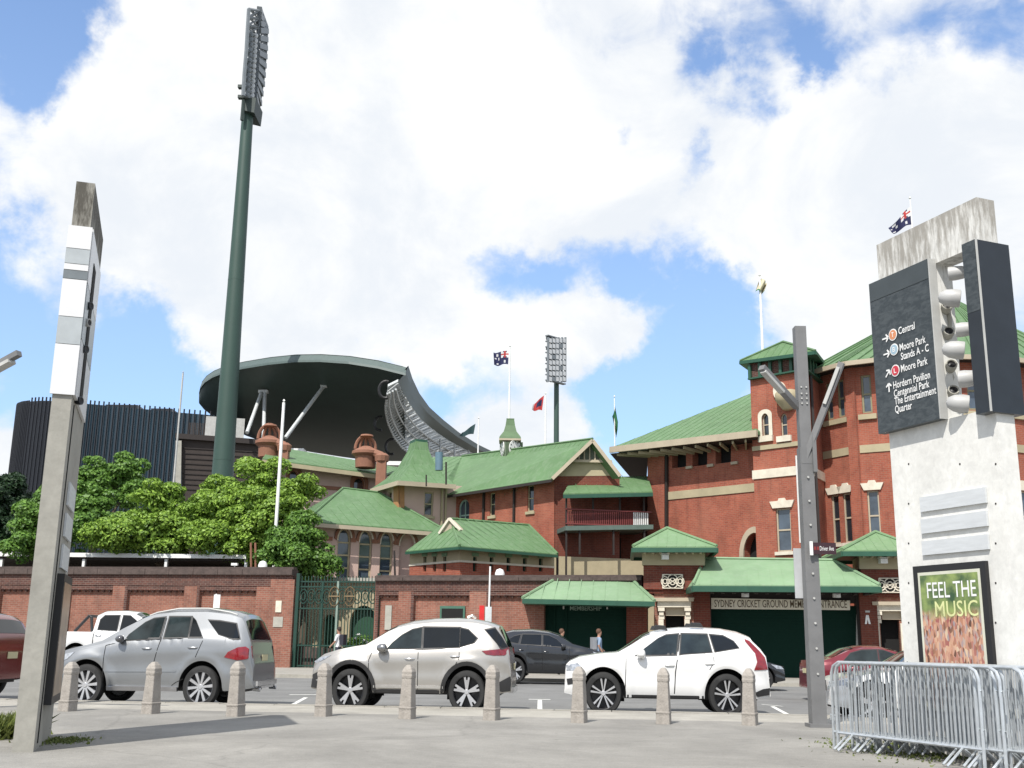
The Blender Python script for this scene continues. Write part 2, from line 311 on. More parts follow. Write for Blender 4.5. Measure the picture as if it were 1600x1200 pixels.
def roof(verts, faces, m, parent, th=.14, step=.5, name='roof', ridge=()):
    mb = MB(); roofsolid(mb, verts, faces, th); o = mb.build(name, m, parent)
    if step: s = seams(verts, faces, step); s.build('roof_seam', m, o, kind='stuff')
    if ridge:
        r = MB()
        for a, b in ridge: r.tube([V(verts[a])+V((0, 0, .03)), V(verts[b])+V((0, 0, .03))], .07, 6)
        r.build('ridge_cap', m, o)
    return o
def text(s, pl, box, m, parent, d=.01, name='lettering', fit=True, ext=.003, bold=0., align='L'):
    cu = bpy.data.curves.new('t', 'FONT'); cu.body = s; cu.extrude = .0; cu.offset = bold; cu.resolution_u = 3
    o = bpy.data.objects.new('t', cu); COL.objects.link(o); dg = bpy.context.evaluated_depsgraph_get(); me = bpy.data.meshes.new_from_object(o.evaluated_get(dg))
    bpy.data.objects.remove(o); vs = [v.co.copy() for v in me.vertices]; fs = [tuple(p.vertices) for p in me.polygons]
    if not vs: return
    x0 = min(v.x for v in vs); x1 = max(v.x for v in vs); y0 = min(v.y for v in vs); y1 = max(v.y for v in vs); a0, t0, a1, t1 = box
    sy = (t1-t0)/(y1-y0); sx = (a1-a0)/(x1-x0) if fit else sy
    mb = MB(); mb.mesh([pl.pt(a0+(v.x-x0)*sx, t0+(v.y-y0)*sy, d) for v in vs], fs); return mb.build(name, m, parent)

# ================================================================== THE SETTING: ground, road, pavements
YAW = -.095
def yl(y0, x): return y0 + YAW*x
def strip(name, y0, y1, z, m, x0=-120, x1=120, ys=None, zb=None, n=1):
    mb = MB(); mb.face([(x0, yl(y0, x0), z), (x1, yl(y0, x1), z), (x1, yl(y1, x1), z), (x0, yl(y1, x0), z)])
    if zb is not None:
        for y in (y0, y1): mb.face([(x0, yl(y, x0), zb), (x1, yl(y, x1), zb), (x1, yl(y, x1), z), (x0, yl(y, x0), z)])
    return struct(mb, name, m)
ASPH = mat('road_asphalt', (.155, .155, .15), .9, var=.16, nscale=.7, bump=.3, bscale=60)
PAVE = mat('plaza_asphalt', (.215, .207, .188), .92, var=.13, nscale=.8, bump=.35, bscale=45)
def addspeck(M, sc=55, lo=.8, hi=1.25, big=.22):
    t = M.node_tree; b = t.nodes['Principled BSDF']; src = b.inputs['Base Color'].links[0].from_socket
    tcn = t.nodes.new('ShaderNodeTexCoord')
    for s_, a_, c_ in ((sc, lo, hi), (.22, 1-big, 1+big), (7, .93, 1.07)):
        n = t.nodes.new('ShaderNodeTexNoise'); n.inputs['Scale'].default_value = s_; n.inputs['Detail'].default_value = 5; n.inputs['Roughness'].default_value = .7; n.inputs['Distortion'].default_value = .6
        t.links.new(tcn.outputs['Object'], n.inputs['Vector']); r = t.nodes.new('ShaderNodeMapRange'); t.links.new(n.outputs[0], r.inputs[0])
        r.inputs[1].default_value = .32; r.inputs[2].default_value = .68; r.inputs[3].default_value = a_; r.inputs[4].default_value = c_
        mu = t.nodes.new('ShaderNodeVectorMath'); mu.operation = 'SCALE'; t.links.new(src, mu.inputs[0]); t.links.new(r.outputs[0], mu.inputs['Scale']); src = mu.outputs[0]
    t.links.new(src, b.inputs['Base Color'])
addspeck(PAVE); addspeck(ASPH, big=.12)
def marks(M, crack=.16, gum=.45, csc=.16):
    t = M.node_tree; b = t.nodes['Principled BSDF']; src = b.inputs['Base Color'].links[0].from_socket; tcn = t.nodes.new('ShaderNodeTexCoord')
    wn = t.nodes.new('ShaderNodeTexNoise'); wn.inputs['Scale'].default_value = 1.4; wn.inputs['Detail'].default_value = 6; t.links.new(tcn.outputs['Object'], wn.inputs['Vector'])
    ad = t.nodes.new('ShaderNodeMix'); ad.data_type = 'VECTOR'; ad.inputs[0].default_value = .35; t.links.new(tcn.outputs['Object'], ad.inputs[4]); t.links.new(wn.outputs['Color'], ad.inputs[5])
    for sc_, lo_, hi_, am, feat, sock in ((csc, .0, .004, crack, 'DISTANCE_TO_EDGE', ad.outputs[1]), (1.7, .035, .055, gum, 'F1', tcn.outputs['Object']), (.55, .05, .16, gum*.45, 'F1', ad.outputs[1])):
        v = t.nodes.new('ShaderNodeTexVoronoi'); v.feature = feat; v.inputs['Scale'].default_value = sc_; t.links.new(sock, v.inputs['Vector'])
        r_ = t.nodes.new('ShaderNodeMapRange'); t.links.new(v.outputs['Distance'], r_.inputs[0]); r_.inputs[1].default_value = lo_; r_.inputs[2].default_value = hi_; r_.inputs[3].default_value = 1-am; r_.inputs[4].default_value = 1
        mu = t.nodes.new('ShaderNodeVectorMath'); mu.operation = 'SCALE'; t.links.new(src, mu.inputs[0]); t.links.new(r_.outputs[0], mu.inputs['Scale']); src = mu.outputs[0]
    t.links.new(src, b.inputs['Base Color'])
marks(PAVE); marks(ASPH, .2, .35, .11)
KERB = mat('kerb_concrete', (.30, .285, .25), .9, var=.16, nscale=1.3, bump=.2, bscale=25); addspeck(KERB, big=.15)
FPATH = mat('footpath', (.27, .255, .225), .9, var=.12, nscale=.6); addspeck(FPATH, big=.12)
GRND = mat('earth', (.14, .13, .11), .95)
mb = MB(); mb.face([(-3000, -200, -.15), (3000, -200, -.15), (3000, 4000, -.15), (-3000, 4000, -.15)]); struct(mb, 'ground', GRND)
strip('plaza_pavement', -30, 20.75, .13, PAVE, zb=-.1)
strip('pavement_edge', 20.754, 22.95, .126, KERB, zb=-.1)
# kerbstones along the near side, laid end to end
mb = MB(); x = -14.0; kroot = None
kerb = thing('kerb', (0, yl(23.1, 0), 0), None, None); tag(kerb, kind='structure')
kme = None
while x < 11:
    b_ = MB(); ln = 1.15
    a = V((x+.006, yl(23.1, x), .05)); b = V((x+ln-.006, yl(23.1, x+ln), .05))
    if kme is None:
        b_.box((0, 0, 0), (ln-.014, .27, .17)); o = b_.build('kerbstone', KERB, kerb, local=True); kme = o
    else:
        o = kme.copy(); COL.objects.link(o)
    o.location = (a+b)/2 - V((0, yl(23.1, 0), 0)); o.location.z = .055+random.uniform(-.006, .006); o.rotation_euler = (0, 0, math.atan(YAW)+random.uniform(-.004, .004)); x += ln
strip('road', 23.24, 42.6, 0, ASPH, zb=-.1)
strip('gutter', 42.604, 43.0, .004, KERB); strip('far_kerb', 43.0, 43.3, .13, KERB, zb=-.1); strip('footpath', 43.304, 60, .128, FPATH, zb=-.1)
for (a, b, c) in (((437, 1112), (478, 1090), ((452, 1086), (500, 1086))), ((843.5, 1119), (843.5, 1094), ((826, 1093), (860, 1093.5))), ((1250, 1127), (1207, 1104), ((1190, 1101), (1222, 1104)))):
    mb = MB(); A, B = G(*a, 0), G(*b, 0); C_, D = G(*c[0], 0), G(*c[1], 0); wv = V((.055, 0, 0)); hv = V((0, .13, 0))
    z = V((0, 0, .004)); mb.face([A-wv+z, A+wv+z, B+wv+z, B-wv+z]); z2 = V((0, 0, .008)); mb.face([C_-hv+z2, D-hv+z2, D+hv+z2, C_+hv+z2])
    struct(mb, 'parking_line', mat('road_paint', (.62, .62, .58), .7, var=.25, nscale=9))

# ================================================================== FAR STRUCTURES
# dark curved building with fins, far left
pts = [(29, 634, 142), (31, 631, 138), (38, 628.5, 134.5), (50, 627, 131.5), (66, 626, 129.5), (84, 626.5, 128), (120, 629.5, 126.8), (160, 633, 125.5), (200, 637, 124.5), (240, 640.5, 123.2), (285, 645, 122), (335, 649, 121)]
root = thing('office_building', W(180, 1000, 126).xy.to_3d(), 'long dark glass building with a rounded left corner and vertical fins behind the trees', 'building')
P3 = [W(*p) for p in pts]; ZB = 0; mid = 5
for nm, rng_, m_, off in (('corner_wall', range(0, mid), FIN, 0), ('glass_wall', range(mid, len(pts)-1), NAVYG, 0)):
    mb = MB()
    for i in rng_:
        a, b = P3[i], P3[i+1]; mb.face([(a.x, a.y, ZB), (b.x, b.y, ZB), (b.x, b.y, b.z), (a.x, a.y, a.z)])
    mb.build(nm, m_, root)
mb = MB(); mb.mesh([*[(p.x, p.y, p.z-.05) for p in P3], (P3[-1].x, 170, P3[-1].z-.05), (P3[0].x, 175, P3[0].z-.05)], [tuple(range(len(P3)+2))]); mb.build('roof', FIN, root)
cnt = 0
fin0 = None
for i in range(len(pts)-1):
    a, b = P3[i], P3[i+1]; ln = (b.xy-a.xy).length; n = max(1, int(ln/(.62 if i >= mid else .75)))
    for k in range(n):
        p = a.lerp(b, (k+.5)/n); d = (b-a); d.z = 0; d.normalize(); nn = V((d.y, -d.x, 0)); up = .42 if i >= 3 else .1
        if fin0 is None:
            q = MB(); q.box((0, 0, -.5), (.10, .16, 1)); fin0 = q.build('fin', FIN, root, local=True); o = fin0
        else:
            o = fin0.copy(); COL.objects.link(o)
        o.location = V((p.x, p.y, p.z+up))+nn*.22 - bases[root.name]; o.scale = (1, 1, p.z+up-6); o.rotation_euler = (0, 0, math.atan2(d.y, d.x)); cnt += 1
mb = MB()
for x0, x1, ya, yb in ((165, 214, 632, 646), (236, 268, 638, 650)):
    a, b = W(x0, ya, 128), W(x1, yb, 128); mb.box(((a.x+b.x)/2, 129, (a.z+b.z)/2), (b.x-a.x, 2, a.z-b.z))
mb.build('plant_room', BLKP, root)
mb = MB()
for zz in (.35, .62):
    mb = MB()
    for i in range(mid, len(pts)-1):
        a, b = P3[i], P3[i+1]; mb.bar((a.x, a.y-.06, a.z*zz), (b.x, b.y-.06, b.z*zz), .1, .3)
    mb.build('floor_band', FIN, root)
# brown block and grey boxes next to it
root = thing('stadium_block', W(345, 1000, 113).xy.to_3d(), 'dark brown box-shaped block with a pale concrete corner column, behind the big floodlight mast', 'building')
pl = Plane(280, 112, 412, 114)
piece('wall', pl, [pl.px(284, 684), pl.px(284, 1010), pl.px(425, 1010), pl.px(412, 692)], -8, 0, BRN, root)
piece('column', pl, [pl.px(275, 690), pl.px(271, 1005), pl.px(279, 1005), pl.px(284, 690)], -.6, .6, CONC, root)
piece('parapet', pl, [pl.px(274, 678), pl.px(274, 686), pl.px(412, 696), pl.px(412, 688)], -8, .5, DKB, root)
mb = MB()
for k in range(9):
    a, b = pl.px(287, 700+k*8), pl.px(415, 707+k*8); slab(mb, pl, [(a[0], a[1]-.05), (b[0], b[1]-.05), (b[0], b[1]+.05), (a[0], a[1]+.05)], .0, .08)
mb.build('cladding_joint', DKB, root)
for (x0, y0, x1, y1) in ((320, 645, 343, 684), (364, 648, 382, 684)):
    r = pl.rect(x0, y0, x1, y1); piece('lift_shaft', pl, R4(r), -7.5, -2, LGREY, root)
for k in range(11):
    r = pl.rect(292+k*2.6, 649+k*.1, 293.2+k*2.6, 684); piece('louvre', pl, R4(r), -4.2, -4, BRN, root)

# stadium roof canopy: a thick curved shell
root = thing('grandstand_canopy', W(520, 1000, 135).xy.to_3d(), 'huge dark green curved stadium roof rising behind the green-roofed buildings', 'stadium roof')
Up = [(311, 613, 128), (313, 604, 126), (320, 595, 123), (332, 587, 120), (352, 579, 117), (380, 573, 114), (420, 566.5, 111), (460, 562.5, 109), (500, 562, 108), (545, 565, 107), (590, 572, 106.5), (634, 583, 106)]
Lo = [(313, 622, 129), (322, 640, 131), (340, 656, 134), (362, 670, 137), (385, 681, 139), (410, 690, 141), (450, 700, 143), (490, 707, 145), (535, 714, 147), (580, 720, 149), (625, 722, 151), (655, 716, 152)]
def grid(Pa, Pb, n, sag=0.):
    vs = []; m_ = len(Pa)
    for i in range(m_):
        a, b = W(*Pa[i]), W(*Pb[i])
        for k in range(n+1):
            t = k/n; p = a.lerp(b, t); p.z += sag*math.sin(math.pi*t); vs.append(p)
    fs = [(i*(n+1)+k, i*(n+1)+k+1, (i+1)*(n+1)+k+1, (i+1)*(n+1)+k) for i in range(m_-1) for k in range(n)]
    return vs, fs
mb = MB(); vs, fs = grid(Up[:-1]+[(629, 581.5, 106.1)], Lo[:-1]+[(636, 722, 151)], 8, -1.0); mb.mesh(vs, fs)
top = [v+V((0, .5, .72)) for v in vs]; mb.mesh(top, fs); mb.build('underside', DROOF, root, smooth=True)
mb = MB(); e1 = [W(*p) for p in Up]
for i in range(len(e1)-1):
    a, b = e1[i], e1[i+1]; h = .95 if i > 4 else .95; mb.face([a, b, b+V((0, .6, .75)), a+V((0, .6, .75))][::1]); mb.face([a-V((0, .05, .25)), b-V((0, .05, .25)), b, a])
mb.build('rim', LROOF, root, smooth=True)
Oe = [(634, 582, 106), (641, 602, 115), (652, 624, 124), (668, 645, 136), (690, 664, 150), (715, 683, 168), (745, 701, 190), (778, 716, 220)]
Ie = [(622, 596, 106), (630, 614, 112), (642, 634, 120), (658, 655, 133), (679, 673, 152), (704, 690, 170), (735, 706, 192), (770, 719, 222)]
Qe = [(606, 604, 106.5), (602, 628, 113), (606, 650, 119), (615, 672, 126), (628, 690, 133), (645, 704, 142), (680, 716, 175), (735, 722, 215)]
mb = MB(); vs, fs = grid(Oe, Ie, 2); mb.mesh(vs, fs); tv = [v+V((.2, .3, .8)) for v in vs]; mb.mesh(tv, fs)
for i in range(len(Oe)-1): mb.face([W(*Oe[i]), W(*Oe[i+1]), W(*Oe[i+1])+V((.2, .3, .8)), W(*Oe[i])+V((.2, .3, .8))])
mb.build('lip', DROOF, root, smooth=True)
PANL = mat('polycarbonate', (.50, .53, .53), .5, var=.2, nscale=.25)
ni = [W(*p) for p in Ie]; nq = [W(*p) for p in Qe]
def samp(Lp, t): t *= len(Lp)-1; i = min(int(t), len(Lp)-2); return Lp[i].lerp(Lp[i+1], t-i)
for k in range(20):
    t0, t1 = k/20, (k+.72)/20
    a, b, c, d = samp(ni, t0), samp(ni, t1), samp(nq, t1), samp(nq, t0); mb = MB(); mb.prism([a, b, c, d], (0, .05, .25)); mb.build('roof_panel', PANL, root)
mb = MB()
for k in range(41):
    a, b = samp(ni, k/40), samp(nq, k/40); mb.tube([a-V((0, 0, .2)), b-V((0, 0, .5))], .07+.1*k/40, 5)
    if k < 40:
        c = samp(nq, (k+1)/40); mb.tube([a-V((0, 0, .2)), c-V((0, 0, .9))], .06, 4)
for f_ in (.2, .5, .8, 1.0): mb.tube([samp(ni, k/16).lerp(samp(nq, k/16), f_)-V((0, 0, .7)) for k in range(17)], .12, 5)
for x0, y0, y1, Y in ((670, 688, 716, 150), (688, 686, 712, 158), (710, 693, 716, 170), (732, 703, 718, 185)): mb.tube([W(x0, y0, Y), W(x0, y1, Y)], .14, 5)
mb.build('truss', TRUS, root, kind='stuff')
for (x, y, Y, r) in ((603, 609, 107, .7), (594, 662, 116, .6), (612, 698, 124, .7)):
    c = W(x, y, Y); mb = MB(); mb.tube([c+V((r*math.cos(a), 0, 1.25*r*math.sin(a))) for a in [math.radians(70+i*20) for i in range(12)]], .16, 6); mb.build('speaker_ring', BLK, root)
for (x0, y0, Y0, x1, y1, Y1) in ((409, 612, 118, 386, 676, 112), (414, 612, 118, 411, 705, 113), (506, 603, 115, 446, 684, 111)):
    a, b = W(x0, y0, Y0), W(x1, y1, Y1); mb = MB(); mb.tube([a, b], .2, 10); mb.box(a, (.7, .6, .3)); mb.build('strut', TRUS, root, smooth=True)
mb = MB(); a, b = W(443, 700, 112), W(474, 706, 112); mb.box((a+b)/2+V((0, 1, 0)), (b.x-a.x, 2, .35)); a, b = W(590, 720, 112), W(630, 727, 112); mb.box((a+b)/2+V((0, 1, 0)), (b.x-a.x, 2, .4)); mb.build('parapet', WHP, root)
mb = MB(); a, b = W(330, 690, 150), W(790, 722, 150)
mb.box(((a.x+b.x)/2, 155, 8), (b.x-a.x, 6, 16)); mb.build('stand_wall', DKB, root)

# floodlight masts
def mast(Y, bx, by, bw, tx, ty, tw, label):
    b = W(bx, by, Y); t = W(tx, ty, Y); base = V((b.x-(t.x-b.x)*0, Y, 0)); root = thing('floodlight_mast', base, label, 'floodlight mast', 'stadium floodlight masts')
    rb, rt = bw/2*Y/FOC, tw/2*Y/FOC; mb = MB(); n = 6; zs = [0]+[t.z*k/n for k in range(1, n+1)]
    mb.tube([V((base.x+(t.x-base.x)*z/t.z, Y, z)) for z in zs], [rb+(rt-rb)*z/t.z for z in zs], 24); mb.build('pole', POLE, root, smooth=True)
    mb = MB()
    for k in (2, 4): z = zs[k]; r = (rb+(rt-rb)*z/t.z)*1.012; mb.tube([(base.x+(t.x-base.x)*z/t.z, Y, z-.08), (base.x+(t.x-base.x)*z/t.z, Y, z+.08)], r, 24)
    mb.build('weld_band', POLE, root)
    return root
Y = 100
root = mast(Y, 348, 760, 40, 387, 178, 19, 'huge dark green floodlight mast rising above the trees, lattice head high in the sky')
HEADM = mat('head_frame', (.20, .22, .23), .5, .4); LMP = mat('lamp_glass', (.55, .56, .56), .15, var=.2)
Lx = [(389, 14, 98), (387, 45, 98), (385, 80, 98), (382, 115, 98), (380, 150, 98)]; Mx = [(405, 17, 101), (404, 50, 101), (402, 85, 101), (400, 120, 101), (398, 152, 101)]; Rx = [(408, 17, 105), (417, 42, 105), (415, 82, 105), (411, 125, 105), (404, 170, 105)]
def latt(A, B, n, mb, r=.14):
    A3 = [W(*p) for p in A]; B3 = [W(*p) for p in B]; mb.tube(A3, r*1.4, 5); mb.tube(B3, r*1.4, 5)
    for k in range(n+1):
        a, b = samp(A3, k/n), samp(B3, k/n); mb.tube([a, b], r, 4)
        if k < n: mb.tube([a, samp(B3, (k+1)/n)], r*.8, 4); mb.tube([b, samp(A3, (k+1)/n)], r*.8, 4)
mb = MB(); latt(Lx, Mx, 10, mb); latt(Mx, Rx, 12, mb); latt(Lx, Rx, 8, mb, .1); mb.build('lattice', HEADM, root, kind='stuff')
mb = MB()
for k in range(13): a, b = samp([W(*p) for p in Mx], k/12), samp([W(*p) for p in Rx], k/12); mb.bar(a+V((0, 0, .2)), b+V((0, 0, -.5)), .5, .55)
mb.build('walkway', HEADM, root)
L3 = [W(*p) for p in Lx]; M3 = [W(*p) for p in Mx]
for k in range(13):
    for j in range(2):
        c = samp(L3, .3+.68*k/12).lerp(samp(M3, .3+.68*k/12), .22+.42*j); mb = MB(); mb.lathe([(0, -.05), (.30, 0), (.36, .12), (.2, .5), (0, .6)], c+V((0, .0, 0)), 10, 'Y'); mb.build('lamp', LMP if (k*3+j) % 3 else HEADM, root)
mb = MB(); a = W(378, 153, 99); b = W(400, 153, 99); c = W(377, 186, 99); d = W(397, 176, 99); mb.prism([a, b, d, c+V((0, 0, 1))], (0, 3, 0)); mb.box(W(377, 136, 99), (.6, .5, .3)); mb.box(W(377, 152, 99), (.6, .5, .3)); mb.tube([W(381, 152, 99), W(378, 188, 99)], .18, 5)
mb.build('platform', mat('head_box', (.03, .045, .04), .6), root)
root = mast(230, 870, 700, 9.5, 869.5, 598, 8, 'distant dark floodlight mast with an upright rectangular lamp bank, above the red brick gabled building')
mb = MB(); pl = Plane(856, 226, 884, 230, row=560)
for k in range(9): r = pl.rect(856, 527+k*8.6, 884, 528.6+k*8.6); slab(mb, pl, R4(r), -.8, .1)
for k in range(6): r = pl.rect(856+k*5.4, 527, 857+k*5.4, 597); slab(mb, pl, R4(r), -.3, .2)
for k in range(4): r = pl.rect(856, 527+17*k, 884, 533+17*k); slab(mb, pl, R4(r), -.6, -.5)
for s_ in (0, 1): a, b = pl.px(857+26*s_, 528), pl.px(857+26*(1-s_), 596); mb.bar(pl.pt(*a, -.5), pl.pt(*b, -.5), .3)
mb.build('lamp_bank', HEADM, root, kind='stuff')
for i in range(5):
    for k in range(8):
        r = pl.rect(857.3+i*5.4, 529+k*8.6, 861.3+i*5.4, 535.5+k*8.6); piece('lamp', pl, R4(r), .12, .2, LMP if (i*k) % 4 != 3 else HEADM, root)

# ================================================================== BUILDINGS BEHIND THE WALL
def fascia(parent, pts, h, m, w=.09, name='gutter'):
    mb = MB()
    for a, b in zip(pts[:-1], pts[1:]): mb.bar(V(a)-V((0, 0, h/2)), V(b)-V((0, 0, h/2)), w, h)
    return mb.build(name, m, parent)
# upper pink building far behind the trees
root = thing('pavilion_house', W(510, 1000, 82).xy.to_3d(), 'pink rendered house with long green roof and terracotta ornaments, directly below the stadium roof', 'building')
pl = Plane(425, 78, 640, 82, row=750)
h1 = arch(*pl.rect(551, 745, 570, 790)); h2 = arch(*pl.rect(450, 734, 466, 780))
mb = MB(); sheet(mb, pl, pl.poly([(415, 720), (640, 748), (640, 1008), (415, 1008)]), [h1, h2], rev=.3); mb.build('wall', PINK, root)
for h in (h1, h2):
    window(pl, h, root, TERR, GLS, d=-.2, fw=.12, sill=False)
    cx = (h[0][0]+h[1][0])/2; q = [(cx+(p[0]-cx)*1.5, p[1]+(.25 if p[1] > h[0][1]+.3 else 0)) for p in h]; mb = MB(); sheet(mb, pl, q, [h], d=.06, rev=.06); mb.build('arch_surround', TERR, root)
piece('string_course', pl, pl.poly([(420, 752), (420, 757), (640, 775), (640, 770)]), 0, .12, TERR, root)
roof([W(410, 716, 76.5), W(600, 741, 80), W(628, 731, 87), W(425, 697, 84), W(610, 745, 95), W(410, 720, 93)], [(0, 1, 2, 3), (3, 2, 4, 5)], RG, root, step=.7)
fascia(root, [W(410, 718, 76.4), W(600, 743, 79.9)], .3, CRMW)
for (x, y) in ((572, 708), (421, 692)):
    c = W(x, y, 79.5); s_ = 1.0 if x > 500 else 1.1
    for k in range(5):
        a = math.pi*(k-2)/7; mb = MB(); mb.tube([c+V((math.sin(a)*.95*s_*math.sin(t)-.1, math.cos(a)*.4*math.sin(t), .35+.95*math.cos(t)*s_)) for t in [i*math.pi/2/6 for i in range(7)]], .12, 6); mb.build('terracotta_rib', TERR, root)
    mb = MB(); mb.lathe([(.0, 1.42), (.45, 1.36), (.5, 1.24), (.2, 1.2)], c, 14); mb.lathe([(.75, -1.1), (.8, -.3), (1.05, -.1), (1.05, .1), (.3, .5)], c, 14); mb.build('terracotta_drum', TERR, root, smooth=True)
    mb = MB(); d = c+V((1.25, -.6, -.3)); mb.tube([c+V((0, -.4, .2)), d], .3, 8); mb.lathe([(.5, -.1), (.55, .3), (.3, .5)], d-V((0, 0, .3)), 12); mb.box(d-V((0, 0, 1.6)), (.7, .7, 2.6)); mb.build('buttress', TERR, root)
# house with concave pyramid roof
root = thing('turret_house', W(640, 1000, 68).xy.to_3d(), 'pink house with ochre corner and a steep concave green roof flaring to its eaves', 'building')
plL = Plane(586, 70.5, 624, 67.2, row=765); plR = Plane(624, 67.2, 760, 70, row=765)
h1 = R4(plL.rect(606, 769, 612, 785)); h2 = R4(plR.rect(663, 769, 677, 806))
mb = MB(); sheet(mb, plL, plL.poly([(584, 765), (624, 753), (624, 1006), (584, 1006)]), [h1], rev=.25); sheet(mb, plR, plR.poly([(624, 753), (760, 762), (760, 1006), (624, 1006)]), [h2], rev=.25); mb.build('wall', PINK, root)
window(plL, h1, root, CRMW, fw=.05, sill=False); window(plR, h2, root, CRMW, hm=1, fw=.08)
for p_, q_ in ((plL, [(617, 757), (617, 830), (623.9, 830), (623.9, 755)]), (plR, [(624.1, 754), (624.1, 830), (631, 830), (631, 755)])): piece('corner_pier', p_, p_.poly(q_), 0, .1, ORNG, root)
for x in (688, 694): piece('downpipe', plR, R4(plR.rect(x, 760, x+2.4, 828)), .02, .16, CRMW, root)
E_ = [W(579, 764, 70.2), W(622, 750, 65.9), W(762, 766, 68), W(735, 748, 78), W(596, 752, 80)]
e0, e1, e2, e3 = W(579, 764, 70.2), W(622, 751, 65.9), W(712, 757, 68), W(640, 752, 77)
prof = [(0, 0), (.30, .20), (.55, .45), (.74, .78), (.80, 1.0)]; ctr = W(656, 690, 70.6)
mb = MB(); vs = []
for f_, h in prof:
    for e in (e0, e1, e2, e3): p = e.lerp(V((ctr.x, ctr.y, e.z)), f_); p.z = e.z+(ctr.z-e.z)*h; vs.append(p)
fs = [(i*4+k, i*4+(k+1) % 4, (i+1)*4+(k+1) % 4, (i+1)*4+k) for i in range(len(prof)-1) for k in range(4)]+[(16, 17, 18, 19)]
mb.mesh(vs, fs); o = mb.build('roof', RG, root); seams(vs, fs[:-1], .6).build('roof_seam', RG, o, kind='stuff')
fascia(root, [e0, e1, e2], .28, CRM); fascia(root, [vs[16], vs[17], vs[18], vs[19], vs[16]], .2, GTR, name='cap')
mb = MB(); mb.tube([W(686, 735, 66), W(686, 707, 66)], .24, 10); mb.build('vent_pipe', mat('vent_blue', (.10, .17, .22), .5), root, smooth=True)
mb = MB(); mb.tube([W(697, 757, 66), W(697, 722, 66)], .06, 6); mb.tube([W(666, 760, 65.5), W(666, 742, 65.5)], .05, 6); mb.build('vent_rod', DKB, root)
# pink arcaded building
root = thing('arcaded_hall', W(590, 1000, 65).xy.to_3d(), 'pink building with tall arched windows and green hipped roof, behind the iron gate', 'building')
pl = Plane(490, 62, 698, 65.6, row=860); holes = []
mb = MB()
for (x0, x1, y0, y1) in ((526, 547, 825, 930), (560, 580.5, 828, 932), (593, 613, 831, 934)): holes.append(arch(*pl.rect(x0, y0, x1, y1), rise=.75))
blind = arch(*pl.rect(623, 834, 646, 934), rise=.75)
sheet(mb, pl, pl.poly([(489, 815), (698, 828), (698, 1004), (486, 1002)]), holes+[blind], rev=.3); mb.build('wall', PINK, root)
mb = MB(); sheet(mb, pl, blind, d=-.25); mb.build('blind_arch', PINK, root)
for h in holes: window(pl, h, root, CRMW, GLSB, d=-.22, fw=.09, hm=4, vm=0, sill=False)
for h in holes+[blind]:
    cx = (h[0][0]+h[1][0])/2; ys = max(p[1] for p in h)-1.0
    a_in = [p for p in h if p[1] >= ys-.01 and p not in h[:2]]; ring = [(cx+(p[0]-cx)*1.16, p[1]+.07) for p in a_in]; wh = [(cx+(p[0]-cx)*1.55, p[1]+.07+.18*(1-abs(p[0]-cx)/.7)) for p in a_in]
    mb = MB(); slab(mb, pl, a_in+ring[::-1], .0, .08); mb.build('arch_ring', WTS, root)
    mb = MB(); slab(mb, pl, ring+wh[::-1], .0, .12); mb.build('arch_hood', TERR, root)
for (x0, x1, y) in ((490, 519, 838), (548, 556, 841), (581, 590, 843), (614, 620, 845), (650, 690, 847)): piece('string_course', pl, R4(pl.rect(x0, y, x1, y+6)), .0, .1, TERR, root)
plb = Plane(489, 62, 470, 70, row=860); mb = MB(); mb.face([plb.pt(0, 0), plb.pt(9, 0), plb.pt(9, pl.px(489, 815)[1]), plb.pt(0, pl.px(489, 815)[1])]); mb.build('side_wall', PINK, root)
roof([W(478, 814, 61), W(700, 831, 64.8), W(592, 770, 69), W(536, 763, 68), W(462, 806, 73), W(690, 822, 76)], [(0, 1, 2, 3), (0, 3, 4), (4, 3, 2, 5), (1, 5, 2)], RG, root, step=.6, ridge=((3, 2), (0, 3), (1, 2)))
fascia(root, [W(478, 816, 60.9), W(700, 833, 64.7)], .22, CRM)
# red brick gabled house
root = thing('gabled_brick_house', W(800, 1000, 66).xy.to_3d(), 'red brick house with long green roof and timber-latticed cream gable, in the middle', 'building')
pl = Plane(703, 69.5, 866, 62.5, row=760)
hs = [R4(pl.rect(765, 770, 773.5, 806)), R4(pl.rect(824, 758, 834, 799))]; ha = arch(*pl.rect(715, 780, 733, 830), rise=.5)
mb = MB(); sheet(mb, pl, pl.poly([(700, 772), (866, 745), (866, 1006), (700, 1004)]), hs+[ha], rev=.25); mb.build('wall', BRK, root)
for h in hs: window(pl, h, root, CRMW, GLS, fw=.06)
window(pl, ha, root, mat('mint_frame', (.28, .40, .36), .6), GLSB, d=-.2, fw=.09, vm=1, hm=1, sill=False)
for x in (756, 803.5): piece('downpipe', pl, R4(pl.rect(x, 758, x+2.2, 818)), .02, .14, DKB, root)
pg = Plane(866, 62.5, 968, 62.2, row=760)
mb = MB(); sheet(mb, pg, pg.poly([(866, 742), (968, 742), (968, 1008), (866, 1006)]), d=-.05); mb.build('end_wall', BRKK, root)
mb = MB(); slab(mb, pg, pg.poly([(870, 744), (924, 699), (962, 743)]), -.6, -.03); mb.build('gable', CRMW, root)
g0, g1, g2 = pg.px(905, 716), pg.px(926, 695), pg.px(947, 718)
q = pg.poly([(899, 720), (926, 690), (953, 721)]); mb = MB(); slab(mb, pg, q, .0, .12); mb.build('gable_shade', mat('gable_shadow', (.10, .12, .09), .8), root)  # dark sheet paints in the shade behind the gable posts
for k in range(6):
    x = 905+k*8.2; yt = 690+abs(x-926)*1.12; r = pg.rect(x-1, yt, x+1, 721); piece('gable_post', pg, R4(r), .13, .22, CRM, root)
piece('gable_rail', pg, pg.poly([(896, 719), (956, 720), (957, 724), (894, 723)]), .14, .26, CRM, root)
